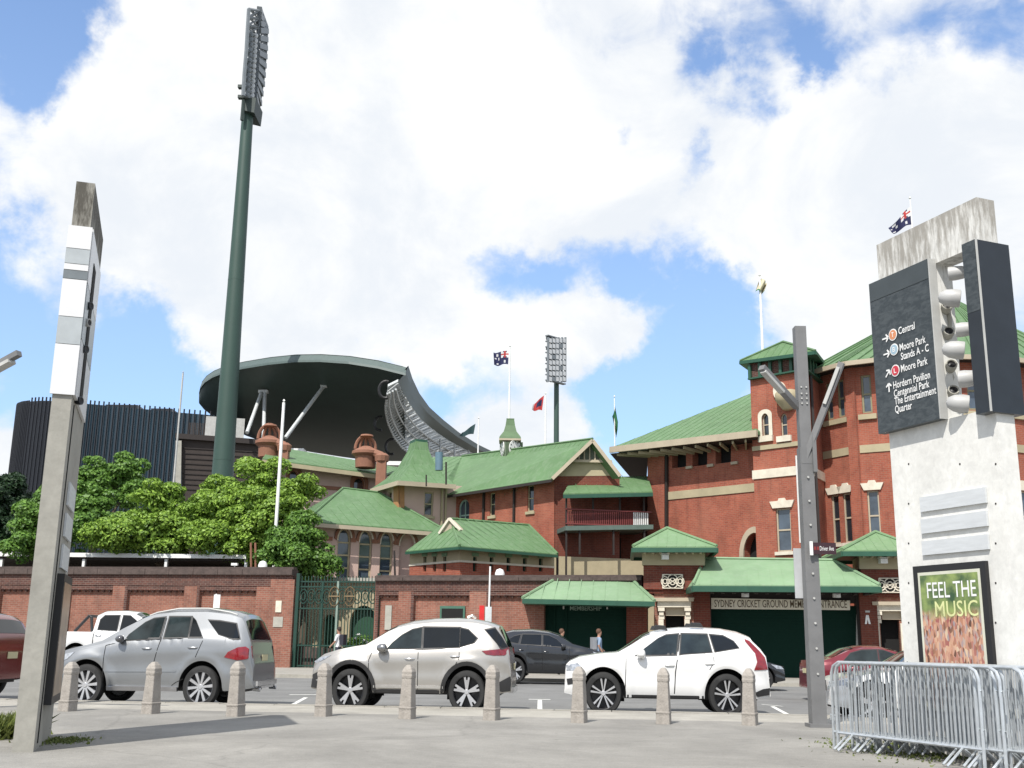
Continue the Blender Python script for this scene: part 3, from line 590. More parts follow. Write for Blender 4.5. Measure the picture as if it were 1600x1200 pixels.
for a, b in (((863, 748), (926, 688)), ((926, 688), (969, 744))):
    A, B = pg.px(*a, .7), pg.px(*b, .7); mb = MB(); mb.bar(pg.pt(*A, .7), pg.pt(*B, .7), .12, .2); mb.build('bargeboard', CRM, root)
ap = pg.pt(*pg.px(926, 686, .7), .7); le = pg.pt(*pg.px(862, 748, .7), .7); re = pg.pt(*pg.px(970, 744, .7), .7)
bk = pl.u*(-9.5)
le2 = W(700, 773, 68.6); ap2 = W(722, 713, 78); mb = MB()
roof([le, le2, ap2, ap, re, re+(ap2-ap)], [(0, 3, 2, 1), (3, 4, 5, 2)], RG, root, step=.6, ridge=((3, 2),))
roof([ap2, W(658, 715, 80), W(690, 760, 69), le2], [(0, 1, 2, 3)], RG, root, step=.6)
fascia(root, [le2-V((0, .1, .05)), le-V((0, .1, .05))], .16, DKB)
# clock cupola
root = thing('clock_cupola', W(797, 716, 72), 'small cupola with white clock faces under a flared green roof, on the ridge behind', 'clock tower')
p1, p2 = Plane(783, 71.9, 790, 70.6, row=700), Plane(790, 70.6, 817, 71.7, row=700)
mb = MB()
for p_, o_ in ((p1, [(781, 690), (790, 690), (790, 735), (781, 735)]), (p2, [(790, 690), (817, 691), (817, 735), (790, 735)])): slab(mb, p_, p_.poly(o_), -.04, 0)
mb.build('drum', mat('cupola_green', (.12, .16, .10), .7), root)
for p_, cx, rx in ((p2, 804, 11.5), (p1, 786, 2.5)):
    c = p_.px(cx, 701.5); r_ = .54; rr = r_ if p_ is p2 else r_*.9; cir = [(c[0]+rr*math.cos(k*math.pi/12), c[1]+rr*math.sin(k*math.pi/12)*1.1) for k in range(24)]
    f = piece('clock_face', p_, cir, .02, .07, WHP, root); mb = MB()
    for k in range(12):
        a = k*math.pi/6; P_ = [(c[0]+rr*q*math.cos(a+e), c[1]+rr*1.1*q*math.sin(a+e)) for q, e in ((.72, -.06), (.95, -.05), (.95, .05), (.72, .06))]; slab(mb, p_, P_, .08, .09)
    for a, l_ in ((2.2, .45), (-1.35, .75)): P_ = [(c[0]+.035*math.sin(a), c[1]-.035*math.cos(a)), (c[0]+rr*l_*math.cos(a), c[1]+rr*l_*math.sin(a)), (c[0]-.035*math.sin(a), c[1]+.035*math.cos(a))]; slab(mb, p_, P_, .09, .10)
    mb.build('clock_hands', BLK, f)
c = W(797, 688, 71.7); mb = MB(); vs = []
pr_ = [(1.05, -.0), (1.0, .14), (.62, .55), (.46, 1.0), (.38, 1.42), (.38, 1.52)]
ct = W(797, 655, 71.7).z-c.z
for r_, h in pr_:
    for a in (200, 290, 20, 110): vs.append(c+V((r_*math.cos(math.radians(a+25))*.98, r_*math.sin(math.radians(a+25)), h/1.52*ct)))
mb.mesh(vs, [(i*4+k, i*4+(k+1) % 4, (i+1)*4+(k+1) % 4, (i+1)*4+k) for i in range(5) for k in range(4)]+[(20, 21, 22, 23), (0, 1, 2, 3)]); mb.build('roof', mat('cupola_roof', (.07, .13, .055), .6), root)
mb = MB(); mb.mesh([v-V((0, 0, .12)) for v in vs[:4]]+[V(v) for v in vs[:4]], [(0, 1, 5, 4), (1, 2, 6, 5), (2, 3, 7, 6), (3, 0, 4, 7), (0, 1, 2, 3)]); mb.build('cornice', CRM, root)
# verandah between the brick house and the grandstand
root = thing('verandah', W(950, 1000, 62).xy.to_3d(), 'two-storey open verandah with red slatted balustrade under a green roof, joining the brick houses', 'verandah')
pl = Plane(878, 60.6, 1020, 61.6, row=800)
roof([W(880, 771, 60), W(1020, 768, 61), W(1012, 744, 65), W(895, 746, 65)], [(0, 1, 2, 3)], RG, root, step=.6); fascia(root, [W(880, 773, 59.9), W(1020, 770, 60.9)], .2, GTR)
BALR = mat('baluster_red', (.16, .03, .028), .6)
piece('floor_slab', pl, pl.poly([(883, 822), (1020, 820), (1020, 827), (883, 829)]), -3.2, .1, mat('slab_green', (.09, .13, .11), .6), root)
piece('back_wall', pl, pl.poly([(878, 760), (1075, 758), (1075, 1008), (878, 1008)]), -3.6, -3.3, BRKK, root)
piece('base_wall', pl, pl.poly([(872, 867), (1030, 873), (1030, 1008), (872, 1006)]), -1.2, -.9, CRMW, root)
for k in range(42):
    x = 886+k*3.05; r = pl.rect(x, 799, x+1.5, 821); piece('baluster', pl, R4(r), -.02, .02, BALR if k < 34 else WHP, root)
for y in (797, 819.5): piece('rail', pl, R4(pl.rect(884, y, 1018, y+1.8)), -.05, .06, BALR, root)
for x, a, b in ((884, 771, 1000), (926, 771, 822), (968, 771, 822), (1006, 771, 870), (905, 828, 866), (958, 828, 867)): piece('post', pl, R4(pl.rect(x, a, x+2.4, b)), -.15, -.03, DKB, root)
for (x0, x1) in ((900, 912), (940, 952), (985, 996)): piece('door', pl, R4(pl.rect(x0, 785, x1, 820)), -3.3, -3.2, VOID, root); piece('opening', pl, R4(pl.rect(x0, 832, x1, 866)), -3.3, -3.2, VOID, root)
# low ticket building with hipped roof
root = thing('ticket_lodge', W(740, 1000, 58).xy.to_3d(), 'low cream and brick lodge with green hipped roof and a row of slot windows', 'building')
plL, plR = Plane(640, 58.6, 719, 55, row=880), Plane(719, 55, 866, 58.6, row=880)
hl = [R4(plL.rect(x, 870, x+5, 893)) for x in (661, 676.5, 692)]; hr = [R4(plR.rect(x, 870+k*.7, x+6, 893)) for k, x in enumerate((739, 765, 791.5, 817, 842))]
tL = plL.px(719, 877)[1]; tz = plL.px(719, 853)[1]
for p_, hh, aw in ((plL, hl, plL.len), (plR, hr, plR.len)):
    hb = [[(q[0], min(q[1], tL-.002)) for q in h] for h in hh]; hc = [[(q[0], max(q[1], tL+.002)) for q in h] for h in hh]
    mb = MB(); sheet(mb, p_, R4((0, 0, aw, tL)), hb, rev=.25); mb.build('brick_base', BRK, root)
    mb = MB(); sheet(mb, p_, R4((0, tL, aw, tz)), hc, rev=.25); mb.build('upper_wall', CRMW, root)
    for h in hh: window(p_, h, root, GTR, VOID, d=-.2, fw=.04, hm=0, sill=False); piece('lintel', p_, R4((h[0][0]-.08, h[2][1]+.02, h[1][0]+.08, h[2][1]+.2)), 0, .05, mat('lintel_green', (.16, .26, .15), .7), root)
    piece('string_course', p_, R4((0, tL-.04, aw, tL+.06)), .0, .04, WTS, root)
roof([W(634, 861, 58.4), W(718, 853, 54.1), W(871, 866, 58), W(826, 821, 61.5), W(703, 811, 58.4), W(760, 860, 70)], [(0, 1, 4), (1, 2, 3, 4), (0, 4, 3, 5), (2, 5, 3)], RG, root, step=.55, ridge=((1, 4), (4, 3), (3, 2)))
fascia(root, [W(634, 862.5, 58.3), W(718, 854.5, 54), W(871, 867.5, 57.9)], .13, GTR)
pgl = Plane(688, 57.4, 720, 56.8, row=825); mb = MB(); slab(mb, pgl, pgl.poly([(690, 832), (704, 812), (720, 828)]), -.4, .05); mb.build('gablet', CRM, root)
mb = MB()
for a, b in (((688, 834), (704, 810.5)), ((704, 810.5), (721, 829))): mb.bar(pgl.pt(*pgl.px(*a), .1), pgl.pt(*pgl.px(*b), .1), .16, .12)
mb.build('gablet_board', WTS, root)
piece('downpipe', plR, R4(plR.rect(869, 866, 871, 900)), 0, .1, DKB, root)
# the big brick grandstand: wing, tower and round bay
root = thing('members_pavilion', W(1240, 1000, 58).xy.to_3d(), 'big red brick grandstand with cream bands, green roofs, square tower and round bay', 'building')
pl = Plane(1015, 64, 1180, 58.2, row=760)
ops = [pl.poly(p) for p in ([(1050, 702), (1072, 699), (1072, 729), (1050, 732)], [(1082, 698), (1105, 695), (1105, 726), (1082, 729)], [(1118, 694), (1142, 691), (1142, 722), (1118, 725)])]
ac = pl.px(1181, 868); ar = [(ac[0]+.75*math.cos(math.pi*k/12), ac[1]+1.2*math.sin(math.pi*k/12)) for k in range(13)]; ar = [(ac[0]-.75, ac[1]-.8), (ac[0]+.75, ac[1]-.8)]+ar
ar = [(p[0], p[1]) for p in ar]
mb = MB(); sheet(mb, pl, [pl.px(1015, 1010), (pl.len+1.0, .0), (pl.len+1.0, pl.px(1180, 672)[1]), (0, pl.px(1015, 690)[1])], ops+[ar], rev=.5); mb.build('wing_wall', BRK, root)
for h in ops:
    g = MB(); sheet(g, pl, h, d=-.5); g.build('opening', VOID, root); x1 = max(p[0] for p in h); y0 = min(p[1] for p in h)
    piece('capstone', pl, R4((x1+.02, y0-.16, x1+.46, y0-.01)), 0, .12, CRM, root); 
    piece('pier_head', pl, R4((x1+.05, max(p[1] for p in h)-.12, x1+.43, max(p[1] for p in h)+.1)), 0, .1, CRM, root)
g = MB(); sheet(g, pl, ar, d=-.5); g.build('doorway', VOID, root)
ain = ar[2:]; aout = [(ac[0]+(p[0]-ac[0])*1.36, ac[1]+(p[1]-ac[1])*1.27) for p in ain]
mb = MB(); slab(mb, pl, ain+aout[::-1], 0, .1); mb.build('arch_surround', CRM, root)
piece('arch_jamb', pl, R4((ac[0]-1.02, ac[1]-.8, ac[0]-.75, ac[1]-.01)), 0, .1, CRM, root)
piece('stone_band', pl, [pl.px(1014, 784), (pl.len+.2, pl.px(1180, 768)[1]), (pl.len+.2, pl.px(1180, 755)[1]), pl.px(1014, 772)], .0, .05, CRMW, root)
piece('quoin_pier', pl, [pl.px(1014, 1008), pl.px(1040, 1008), pl.px(1040, 694), pl.px(1014, 696)], .0, .12, BRK, root)
piece('downpipe', pl, [pl.px(1042, 860), pl.px(1045, 860), pl.px(1045, 700), pl.px(1042, 700)], .02, .18, DKB, root)
sl = Plane(1016, 74, 1015, 64, row=760); mb = MB(); mb.face([V((W(1015, 760, 64).x, 64, 0)), V((W(1015, 760, 64).x+2, 80, 0)), V((W(1015, 760, 64).x+2, 80, 13)), V((W(1015, 760, 64).x, 64, 13))]); mb.build('side_wall', BRK, root)
E0, E1, R1, B0 = W(953, 700, 64.6), W(1182, 674, 56.6), W(1180, 612, 67), W(1010, 715, 84)
roof([E0, E1, R1, B0, E1+V((6, 8, 0)), R1+V((8, 6, 0))], [(0, 1, 2), (0, 2, 3), (1, 4, 5, 2)], RG, root, step=.55)
fascia(root, [E0-V((0, .1, -.05)), E1-V((0, .1, -.05))], .36, CRM, w=.14)
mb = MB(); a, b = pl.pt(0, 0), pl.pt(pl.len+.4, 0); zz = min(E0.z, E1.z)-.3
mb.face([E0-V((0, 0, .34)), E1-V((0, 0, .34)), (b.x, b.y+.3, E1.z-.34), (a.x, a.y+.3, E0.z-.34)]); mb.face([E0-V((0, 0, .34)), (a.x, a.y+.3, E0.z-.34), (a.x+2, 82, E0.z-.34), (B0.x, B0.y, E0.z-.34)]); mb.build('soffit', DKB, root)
for k in range(12):
    p = E0.lerp(E1, (k+.7)/12.5); q = pl.pt(pl.len*(k+.6)/12.5, 0, -.05); mb = MB(); mb.bar(p+V((.0, .15, -.42)), V((q.x, q.y, p.z-.6)), .1, .16); mb.build('rafter_bracket', CRMW, root)
# tower
tp = Plane(1176, 57.4, 1262, 55.2, row=700); ts = Plane(1262, 55.2, 1290, 58.5, row=700); zt = tp.px(1220, 555)[1]
hw = arch(*tp.rect(1191, 646, 1202, 681), rise=.3); hw2 = arch(*tp.rect(1220, 646, 1230, 681), rise=.25); hb = R4(tp.rect(1213, 794, 1236, 862))
mb = MB(); sheet(mb, tp, R4((0, 0, tp.len, zt)), [hw, hw2, hb], rev=.25); sheet(mb, ts, R4((0, 0, 5, zt))); mb.build('tower_wall', BRK, root)
lt = tp.pt(0, 0); mb = MB(); mb.face([lt, lt+V((1.5, 6, 0)), lt+V((1.5, 6, zt)), lt+V((0, 0, zt))]); mb.build('tower_side', BRK, root)
for h in (hw, hw2):
    window(tp, h, root, CRM, GLS, fw=.06, sill=False); cx = (h[0][0]+h[1][0])/2; q = [(cx+(p[0]-cx)*2.0, p[1]+(.22 if p[1] > h[0][1]+.4 else 0)) for p in h]
    if h is hw: mb = MB(); sheet(mb, tp, q, [h], d=.07, rev=.07); mb.build('arch_surround', WTS, root)
    piece('sill', tp, R4((cx-.42, h[0][1]-.32, cx+.42, h[0][1]-.01)), 0, .14, WTS, root)
def lintel(p_, h, parent, m=WTS, ht=.45, wd=.12):
    x0, x1, y = h[0][0], h[1][0], h[2][1]; pts = [(x0-wd, y+.02), (x1+wd, y+.02), (x1+wd*2.4, y+ht*.85), ((x0+x1)/2+.22, y+ht*.85), ((x0+x1)/2+.16, y+ht*1.15), ((x0+x1)/2-.16, y+ht*1.15), ((x0+x1)/2-.22, y+ht*.85), (x0-wd*2.4, y+ht*.85)]
    return piece('lintel', p_, pts, 0, .1, m, parent)
window(tp, hb, root, CRM, GLSB, fw=.08, sillm=WTS); lintel(tp, hb, root)
piece('stone_band', tp, R4(tp.rect(1176, 731, 1262, 745)), 0, .06, WTS, root); piece('stone_band', tp, R4(tp.rect(1176, 693, 1262, 700)), 0, .07, CRMW, root)
b0, b1 = tp.rect(1176, 731, 1262, 745)[1], tp.rect(1176, 731, 1262, 745)[3]; piece('stone_band', ts, R4((0, b0, 5, b1)), 0, .06, WTS, root)
c = tp.px(1219, 611); cir = [(c[0]+.36*math.cos(k*math.pi/12), c[1]+.5*math.sin(k*math.pi/12)) for k in range(24)]; piece('medallion', tp, cir, 0, .12, WTS, root)
c3 = tp.pt(*tp.px(1240, 628), 0); mb = MB(); mb.lathe([(.0, -.55), (.25, -.5), (.55, -.1), (.62, .05), (.62, .35), (.5, .5), (.0, .6)], c3+V((-.3, .1, .1)), 20); mb.build('oriel_cap', CRMW, root, smooth=True)
z0_, z1_ = tp.px(1220, 584)[1], tp.px(1220, 562)[1]
for p_, ln in ((tp, tp.len), (ts, 4)):
    piece('frieze', p_, R4((0, z0_, ln, z1_)), 0, .06, BRKD, root)
    for k in range(int(ln/.62)+1): piece('frieze_post', p_, R4((k*.62, z0_, k*.62+.16, z1_)), .06, .2, GTR, root)
    piece('frieze_rail', p_, R4((0, z0_-.08, ln, z0_-.002)), .0, .25, GTR, root)
e = [W(1156, 564.5, 57.6), W(1274, 548.5, 53.9), W(1290, 569, 59.2)]; e.append(e[0]+(e[2]-e[1])); ap = W(1224, 534.5, 56.6)
roof([*e, ap], [(0, 1, 4), (1, 2, 4), (2, 3, 4), (3, 0, 4)], RG, root, step=.45, ridge=((1, 4), (0, 4))); fascia(root, [e[0], e[1], e[2]], .18, GTR, w=.13)
mb = MB(); mb.face([v-V((0, 0, .19)) for v in e]); mb.build('tower_soffit', GTR, root)
# round bay, as short straight facades
dp = [(1262, 60.0), (1284, 58.0), (1329, 56.2), (1342, 55.8), (1396, 54.9), (1470, 54.3), (1550, 54.4), (1578, 54.7), (1640, 55.8), (1720, 57.5)]
segs = [Plane(*dp[i], *dp[i+1], row=700) for i in range(len(dp)-1)]
ref = segs[3]; zg = ref.px(1360, 571)[1]
zb0, zb1 = ref.px(1345, 708)[1], ref.px(1345, 696)[1]; zs0, zs1 = ref.px(1360, 655)[1], ref.px(1360, 647)[1]
zu0, zu1 = ref.px(1360, 645)[1], ref.px(1360, 585)[1]; zl0, zl1 = ref.px(1370, 845)[1], ref.px(1370, 766)[1]
for i, s in enumerate(segs):
    if i in (2, 6): # pilaster piece
        mb = MB(); slab(mb, s, R4((-.02, 0, s.len+.02, zg)), -.3, .16); mb.build('pilaster', BRK, root); continue
    n = {0: 0, 1: 2, 3: 2, 4: 2, 5: 2, 7: 2, 8: 2}.get(i, 1); hu = []; hl = []
    for k in range(n):
        f_ = (k+.5)/n; wv = min(.42, s.len*.17)
        if i == 3: f_ = (.32, 1.0)[k]; 
        if i == 3 and k == 1: continue
        if i == 1: f_ = (.36, .76)[k]; wv = .27
        if i == 7: f_ = (.22, .7)[k]; wv = .36
        hl.append(R4((s.len*f_-wv, zl0, s.len*f_+wv, zl1))); hu.append(R4((s.len*f_-wv*.9, zu0, s.len*f_+wv*.9, zu1)))
    mb = MB(); sheet(mb, s, R4((0, 0, s.len, zg)), hu+hl, rev=.25); mb.build('bay_wall', BRK, root)
    for h in hl: window(s, h, root, CRM, GLSB if i > 2 else GLS, fw=.08, sillm=WTS); lintel(s, h, root)
    for h in hu: window(s, h, root, mat('frame_olive', (.22, .20, .12), .6), GLSB, fw=.1, sill=False)
    if hu: piece('upper_sill', s, R4((hu[0][0][0]-.2, zs0, hu[-1][1][0]+.2, zs1)), 0, .14, CRMW, root)
    if i: piece('stone_band', s, R4((.05, zb0, s.len-.05, zb1)), 0, .05, CRMW, root)
mb = MB(); s = segs[0]; mb.bar(ts.pt(1.0, 0, .1), ts.pt(1.0, zg, .1), .12)
mb.build('downpipe', DKB, root)
ev = []; ctr = V((W(1440, 700, 62).x, 62, 0))
for (x, Y_) in dp:
    p = W(x, 700, Y_); p.z = 0; d = (p-ctr).normalized(); q = p+d*1.0; q.z = zg+.12; ev.append(q)
apx = W(1478, 462, 66)
vs = ev+[apx]; mb = MB(); n = len(ev); fcs = [(i, i+1, n) for i in range(n-1)]
roofsolid(mb, vs, fcs, .12); o = mb.build('bay_roof', RG, root)
mb = MB()
for i in range(n-1):
    for k in range(3):
        a = ev[i].lerp(ev[i+1], k/3); mb.bar(a+V((0, 0, .04)), apx.lerp(a, .05)+V((0, 0, .04)), .06, .07)
mb.build('roof_seam', RG, o, kind='stuff')
mb = MB()
for a, b in zip(ev[:-1], ev[1:]): mb.bar(a-V((0, 0, .12)), b-V((0, 0, .12)), .14, .24)
mb.build('gutter', CRM, root)
mb = MB()
for i in range(n-1):
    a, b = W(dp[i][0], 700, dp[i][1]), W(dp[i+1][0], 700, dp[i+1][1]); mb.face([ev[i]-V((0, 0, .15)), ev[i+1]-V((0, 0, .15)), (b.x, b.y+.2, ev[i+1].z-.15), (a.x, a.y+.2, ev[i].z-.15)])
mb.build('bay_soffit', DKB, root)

# ================================================================== WALL, GATE, KIOSKS, ENTRANCE
COP = mat('coping_dark', (.075, .055, .048), .85, var=.3, nscale=4, bump=.4, bscale=12)
def brickwall(root, pl, x0, x1, ytop, ybase, recs, cop=12, band=17):
    """a pierced-pier brick wall measured along its length; recs = recessed panels (x0, x1)"""
    def top(x, dy=0): f_ = (x-x0)/(x1-x0); return pl.px(x, ytop[0]+(ytop[1]-ytop[0])*f_+dy)
    A, B = top(x0), top(x1); zt = (A[1]+B[1])/2
    def z(dy): return (top(x0, dy)[1]+top(x1, dy)[1])/2
    z1, z2, z3 = z(cop), z(cop+band), z(cop+band+7)
    a0, a1 = A[0], B[0]
    R_ = [(pl.px(a, 960)[0], pl.px(b, 960)[0]) for a, b in recs]
    piece('recessed_wall', pl, R4((a0, 0, a1, z2)), -.4, 0, BRKW, root)
    xs = [a0]+[v for r in R_ for v in r]+[a1]
    for k in range(0, len(xs), 2):
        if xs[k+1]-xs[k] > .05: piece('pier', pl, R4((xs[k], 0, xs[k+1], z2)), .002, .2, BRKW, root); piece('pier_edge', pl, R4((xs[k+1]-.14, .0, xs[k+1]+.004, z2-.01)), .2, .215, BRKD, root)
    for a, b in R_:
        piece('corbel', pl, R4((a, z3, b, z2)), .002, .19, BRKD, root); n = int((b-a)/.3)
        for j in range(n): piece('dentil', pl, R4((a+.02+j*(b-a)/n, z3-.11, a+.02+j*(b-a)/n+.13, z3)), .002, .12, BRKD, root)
        piece('plinth', pl, R4((a, 0, b, .75)), .002, .08, BRKW, root)
    piece('frieze', pl, R4((a0, z2, a1, z1)), -.4, .22, BRKD, root)
    n = int((a1-a0)/1.3); q = (a1-a0)/n
    for j in range(n): piece('coping_stone', pl, R4((a0+j*q+.01, z1+.002, a0+(j+1)*q-.01, zt-.12)), -.5, .36, COP, root)
    piece('coping_cap', pl, R4((a0, zt-.12, a1, zt)), -.3, .2, COP, root)
    return z1, z2, zt
root = thing('brick_wall', W(230, 1000, 56), 'long brick boundary wall with piers and dark coping, left of the iron gate', 'wall')
bases[root.name] = V(root.location); root.location.z = 0; bases[root.name].z = 0
PLW = Plane(-90, 58, 461, 54.6, row=960)
brickwall(root, PLW, -90, 461, (882, 890), 1042, [(-68, -18), (0, 63), (108, 176), (199, 288), (312, 401)])
piece('end_pier', PLW, R4((PLW.px(424, 960)[0], 0, PLW.px(461, 960)[0], PLW.px(440, 906)[1])), .21, .33, BRKW, root)
piece('end_plinth', PLW, R4((PLW.px(416, 960)[0], 0, PLW.px(463, 960)[0], PLW.px(440, 1012)[1])), .34, .5, BRKW, root)
piece('notice', PLW, R4(PLW.rect(435, 939, 444, 957)), .33, .37, WTS, root); piece('notice', PLW, R4(PLW.rect(431, 964, 446, 980)), .33, .36, CONC, root)
root = thing('brick_wall', W(790, 1000, 53), 'brick boundary wall with a small green hatch, between the iron gate and the brick kiosk', 'wall'); bases[root.name].z = 0; root.location.z = 0
PRW = Plane(590, 53.9, 1004, 50.6, row=960)
brickwall(root, PRW, 590, 1004, (896, 902), 1050, [(593, 624), (648, 735), (766, 830), (980, 1000)], cop=9, band=16)
piece('plaque', PRW, R4(PRW.rect(602, 946, 612, 984)), .002, .05, CONC, root)
f = piece('hatch_frame', PRW, R4(PRW.rect(688, 947, 727, 985)), .002, .1, mat('hatch_green', (.05, .13, .09), .6), root); piece('hatch', PRW, R4(PRW.rect(691, 951, 724, 985)), .1, .12, VOID, f)
# white flat-roofed shelter behind the left wall
root = thing('flat_roof_shelter', W(180, 1000, 60).xy.to_3d(), 'low shelter with a thin white flat roof edge showing above the left wall', 'shelter')
pl = Plane(-90, 61.5, 384, 58.5, row=865)
piece('roof_edge', pl, pl.poly([(-90, 861), (384, 867), (384, 873), (-90, 868)]), -4, 0, WHP, root); piece('soffit', pl, pl.poly([(-90, 868.4), (378, 873.4), (378, 876), (-90, 872)]), -3.9, -.3, DKB, root)
for x in (376, 250, 120, -10): piece('post', pl, R4(pl.rect(x, 873, x+4, 1000)), -.3, -.15, WHP, root)
piece('back_wall', pl, pl.poly([(-90, 868), (384, 873), (384, 1000), (-90, 1000)]), -4.2, -4, BRN, root)
for x, y, lab in ((365, 880, 'small white floodlight on the left wall coping'), (409, 881, 'white camera dome on the left wall coping near the tall flagpole'), (780, 894, 'white dome on the coping right of the parking sign')):
    p_ = PLW if x < 500 else PRW; c = p_.pt(*p_.px(x, y+8), -.1); t = thing('camera_dome' if x > 370 else 'wall_lamp', c, lab, 'security camera' if x > 370 else 'lamp')
    mb = MB()
    if x > 370: mb.lathe([(.0, .42), (.16, .36), (.23, .2), (.23, .08), (.1, 0), (.1, -.2)], c, 14)
    else: mb.box(c+V((0, 0, .2)), (.3, .25, .12)); mb.tube([c-V((0, 0, .2)), c+V((0, 0, .15))], .03, 6)
    mb.build('housing', WHP, t, smooth=True)
for x, y0, lab in ((392, 848, 'left of two thin brown vent poles above the wall end'), (399, 848, 'right of two thin brown vent poles above the wall end'), (616, 860, 'thin dark vent pole in front of the arched windows')):
    p_ = PLW if x < 500 else PRW; b = p_.pt(*p_.px(x, 890), -1.0); mb = MB(); t_ = W(x, y0, b.y); mb.tube([(b.x, b.y, 0), t_], .055, 6); tag(mb.build('vent_pole', TERR if x < 500 else DKB), lab, 'pole')

# iron gate
root = thing('iron_gate', W(526, 1000, 54.3).xy.to_3d(), 'dark green wrought iron gate with scroll frieze between the two brick walls', 'gate')
pl = Plane(461, 54.5, 592, 53.9, row=960)
for x in (461, 588): piece('gate_post', pl, R4(pl.rect(x, 896, x+5, 1046)), -.15, .15, IRON, root)
piece('gate_stile', pl, R4(pl.rect(500, 908, 503, 1046)), -.06, .06, IRON, root); piece('gate_stile', pl, R4(pl.rect(524, 908, 527, 1046)), -.06, .06, mat('pale_iron', (.20, .26, .22), .5), root)
for y in (908, 916, 950, 1008, 1040): piece('rail', pl, R4(pl.rect(464, y, 590, y+2.2)), -.04, .04, IRON, root)
for k in range(25): x = 468+k*5; r = pl.rect(x, 900, x+1.1, 1044); piece('gate_bar', pl, R4(r), -.02, .02, IRON, root)
BRZ = mat('bronze', (.16, .115, .06), .5, .5)
for k in range(10):
    c = pl.px(475+k*12, 932); gold = k in (4, 6); r_ = .2 if not gold else .27
    mb = MB(); mb.tube([pl.pt(c[0]+r_*math.cos(a), c[1]+r_*1.7*math.sin(a), .06) for a in [i*math.pi/8 for i in range(17)]], .03, 5)
    mb.tube([pl.pt(c[0]+r_*.5*math.cos(a), c[1]+r_*.9*math.sin(a), .06) for a in [i*math.pi/6 for i in range(13)]], .025, 5)
    if gold: mb.tube([pl.pt(c[0]-r_, c[1], .07), pl.pt(c[0]+r_, c[1], .07)], .03, 5)
    mb.build('scroll', BRZ if gold else IRON, root)
b = MB(); A_ = pl.px(463, 1010); B_ = pl.px(524, 1010); slab(b, pl, [(A_[0], 0), (B_[0], 0), (B_[0], A_[1]-.1), (A_[0], A_[1])], -.9, -.5)
tag(b.build('low_wall', COP), 'low dark stone wall inside the iron gate', 'wall')
# covered way seen through the gate
root = thing('gate_lodge', W(556, 1000, 58).xy.to_3d(), 'cream arcade with dark green arches seen through the iron gate', 'building')
pg_ = Plane(470, 58.6, 600, 58, row=960); hs = [arch(*pg_.rect(504, 960, 524, 1012)), arch(*pg_.rect(546, 946, 588, 1016))]
mb = MB(); sheet(mb, pg_, pg_.poly([(470, 906), (600, 908), (600, 1012), (470, 1012)]), hs, rev=.4); mb.build('wall', CRMW, root)
for h in hs: mb = MB(); sheet(mb, pg_, h, d=-.4); mb.build('arch_door', mat('arch_green', (.012, .06, .03), .6), root)
piece('roof_edge', pg_, pg_.poly([(466, 902), (604, 904), (604, 909), (466, 907)]), -4, .4, CONC, root)

# ticket canopy between wall and kiosk
root = thing('ticket_canopy', W(915, 1000, 50).xy.to_3d(), 'small faded green hipped canopy over dark green roller door, left of the brick kiosk', 'building')
pl = Plane(820, 51.2, 1012, 50.0, row=960)
piece('roller_door', pl, pl.poly([(852, 936), (980, 938), (980, 1052), (852, 1050)]), -.1, .0, DOORG, root)
mb = MB()
for k in range(24): r = pl.rect(853, 944+k*4.4, 979, 945+k*4.4); slab(mb, pl, R4(r), .0, .03)
mb.build('door_slat', DOORG, root)
piece('side_wall', pl, pl.poly([(817, 934), (852, 934), (852, 1052), (832, 1052)]), -.2, .35, BRKW, root); piece('side_wall', pl, pl.poly([(980, 934), (1012, 934), (1012, 1056), (980, 1056)]), -.2, .3, BRKK, root)
for x in (866, 884, 978): piece('door_guide', pl, R4(pl.rect(x, 944, x+1.5, 1050)), .03, .08, DOORG, root)
vs = [W(816, 935, 48.4), W(1023, 939.5, 47.6), W(986, 905, 50.9), W(871, 903.5, 51.8)]
rb = [vs[2]+V((1, 3, -1.2)), vs[3]+V((-1, 3, -1.2))]
roof(vs+rb, [(0, 1, 2, 3), (1, 4, 2), (0, 3, 5), (2, 4, 5, 3)], RGL, root, th=.12, step=.55, ridge=((0, 3), (1, 2), (2, 3)))
fascia(root, [vs[0]-V((0, .05, .02)), vs[1]-V((0, .05, .02))], .2, GTR)
mb = MB(); a, b = pl.pt(0, vs[0].z-.2, .1), pl.pt(pl.len, vs[1].z-.2, .1); mb.face([vs[0]-V((0, 0, .2)), vs[1]-V((0, 0, .2)), b, a]); mb.build('soffit', GTR, root)
text('MEMBERSHIP', pl, pl.rect(891, 947, 940, 954), mat('letter_grey', (.20, .27, .22), .6), root, d=.06, bold=.01)
for x in (880, 948): piece('lamp_dot', pl, R4(pl.rect(x, 947, x+2, 952)), .03, .1, LGREY, root)
mb = MB(); c = pl.pt(*pl.px(995, 946), .5); mb.lathe([(.02, .1), (.09, .0), (.0, -.08)], c, 10); mb.build('dome_lamp', WHP, root)

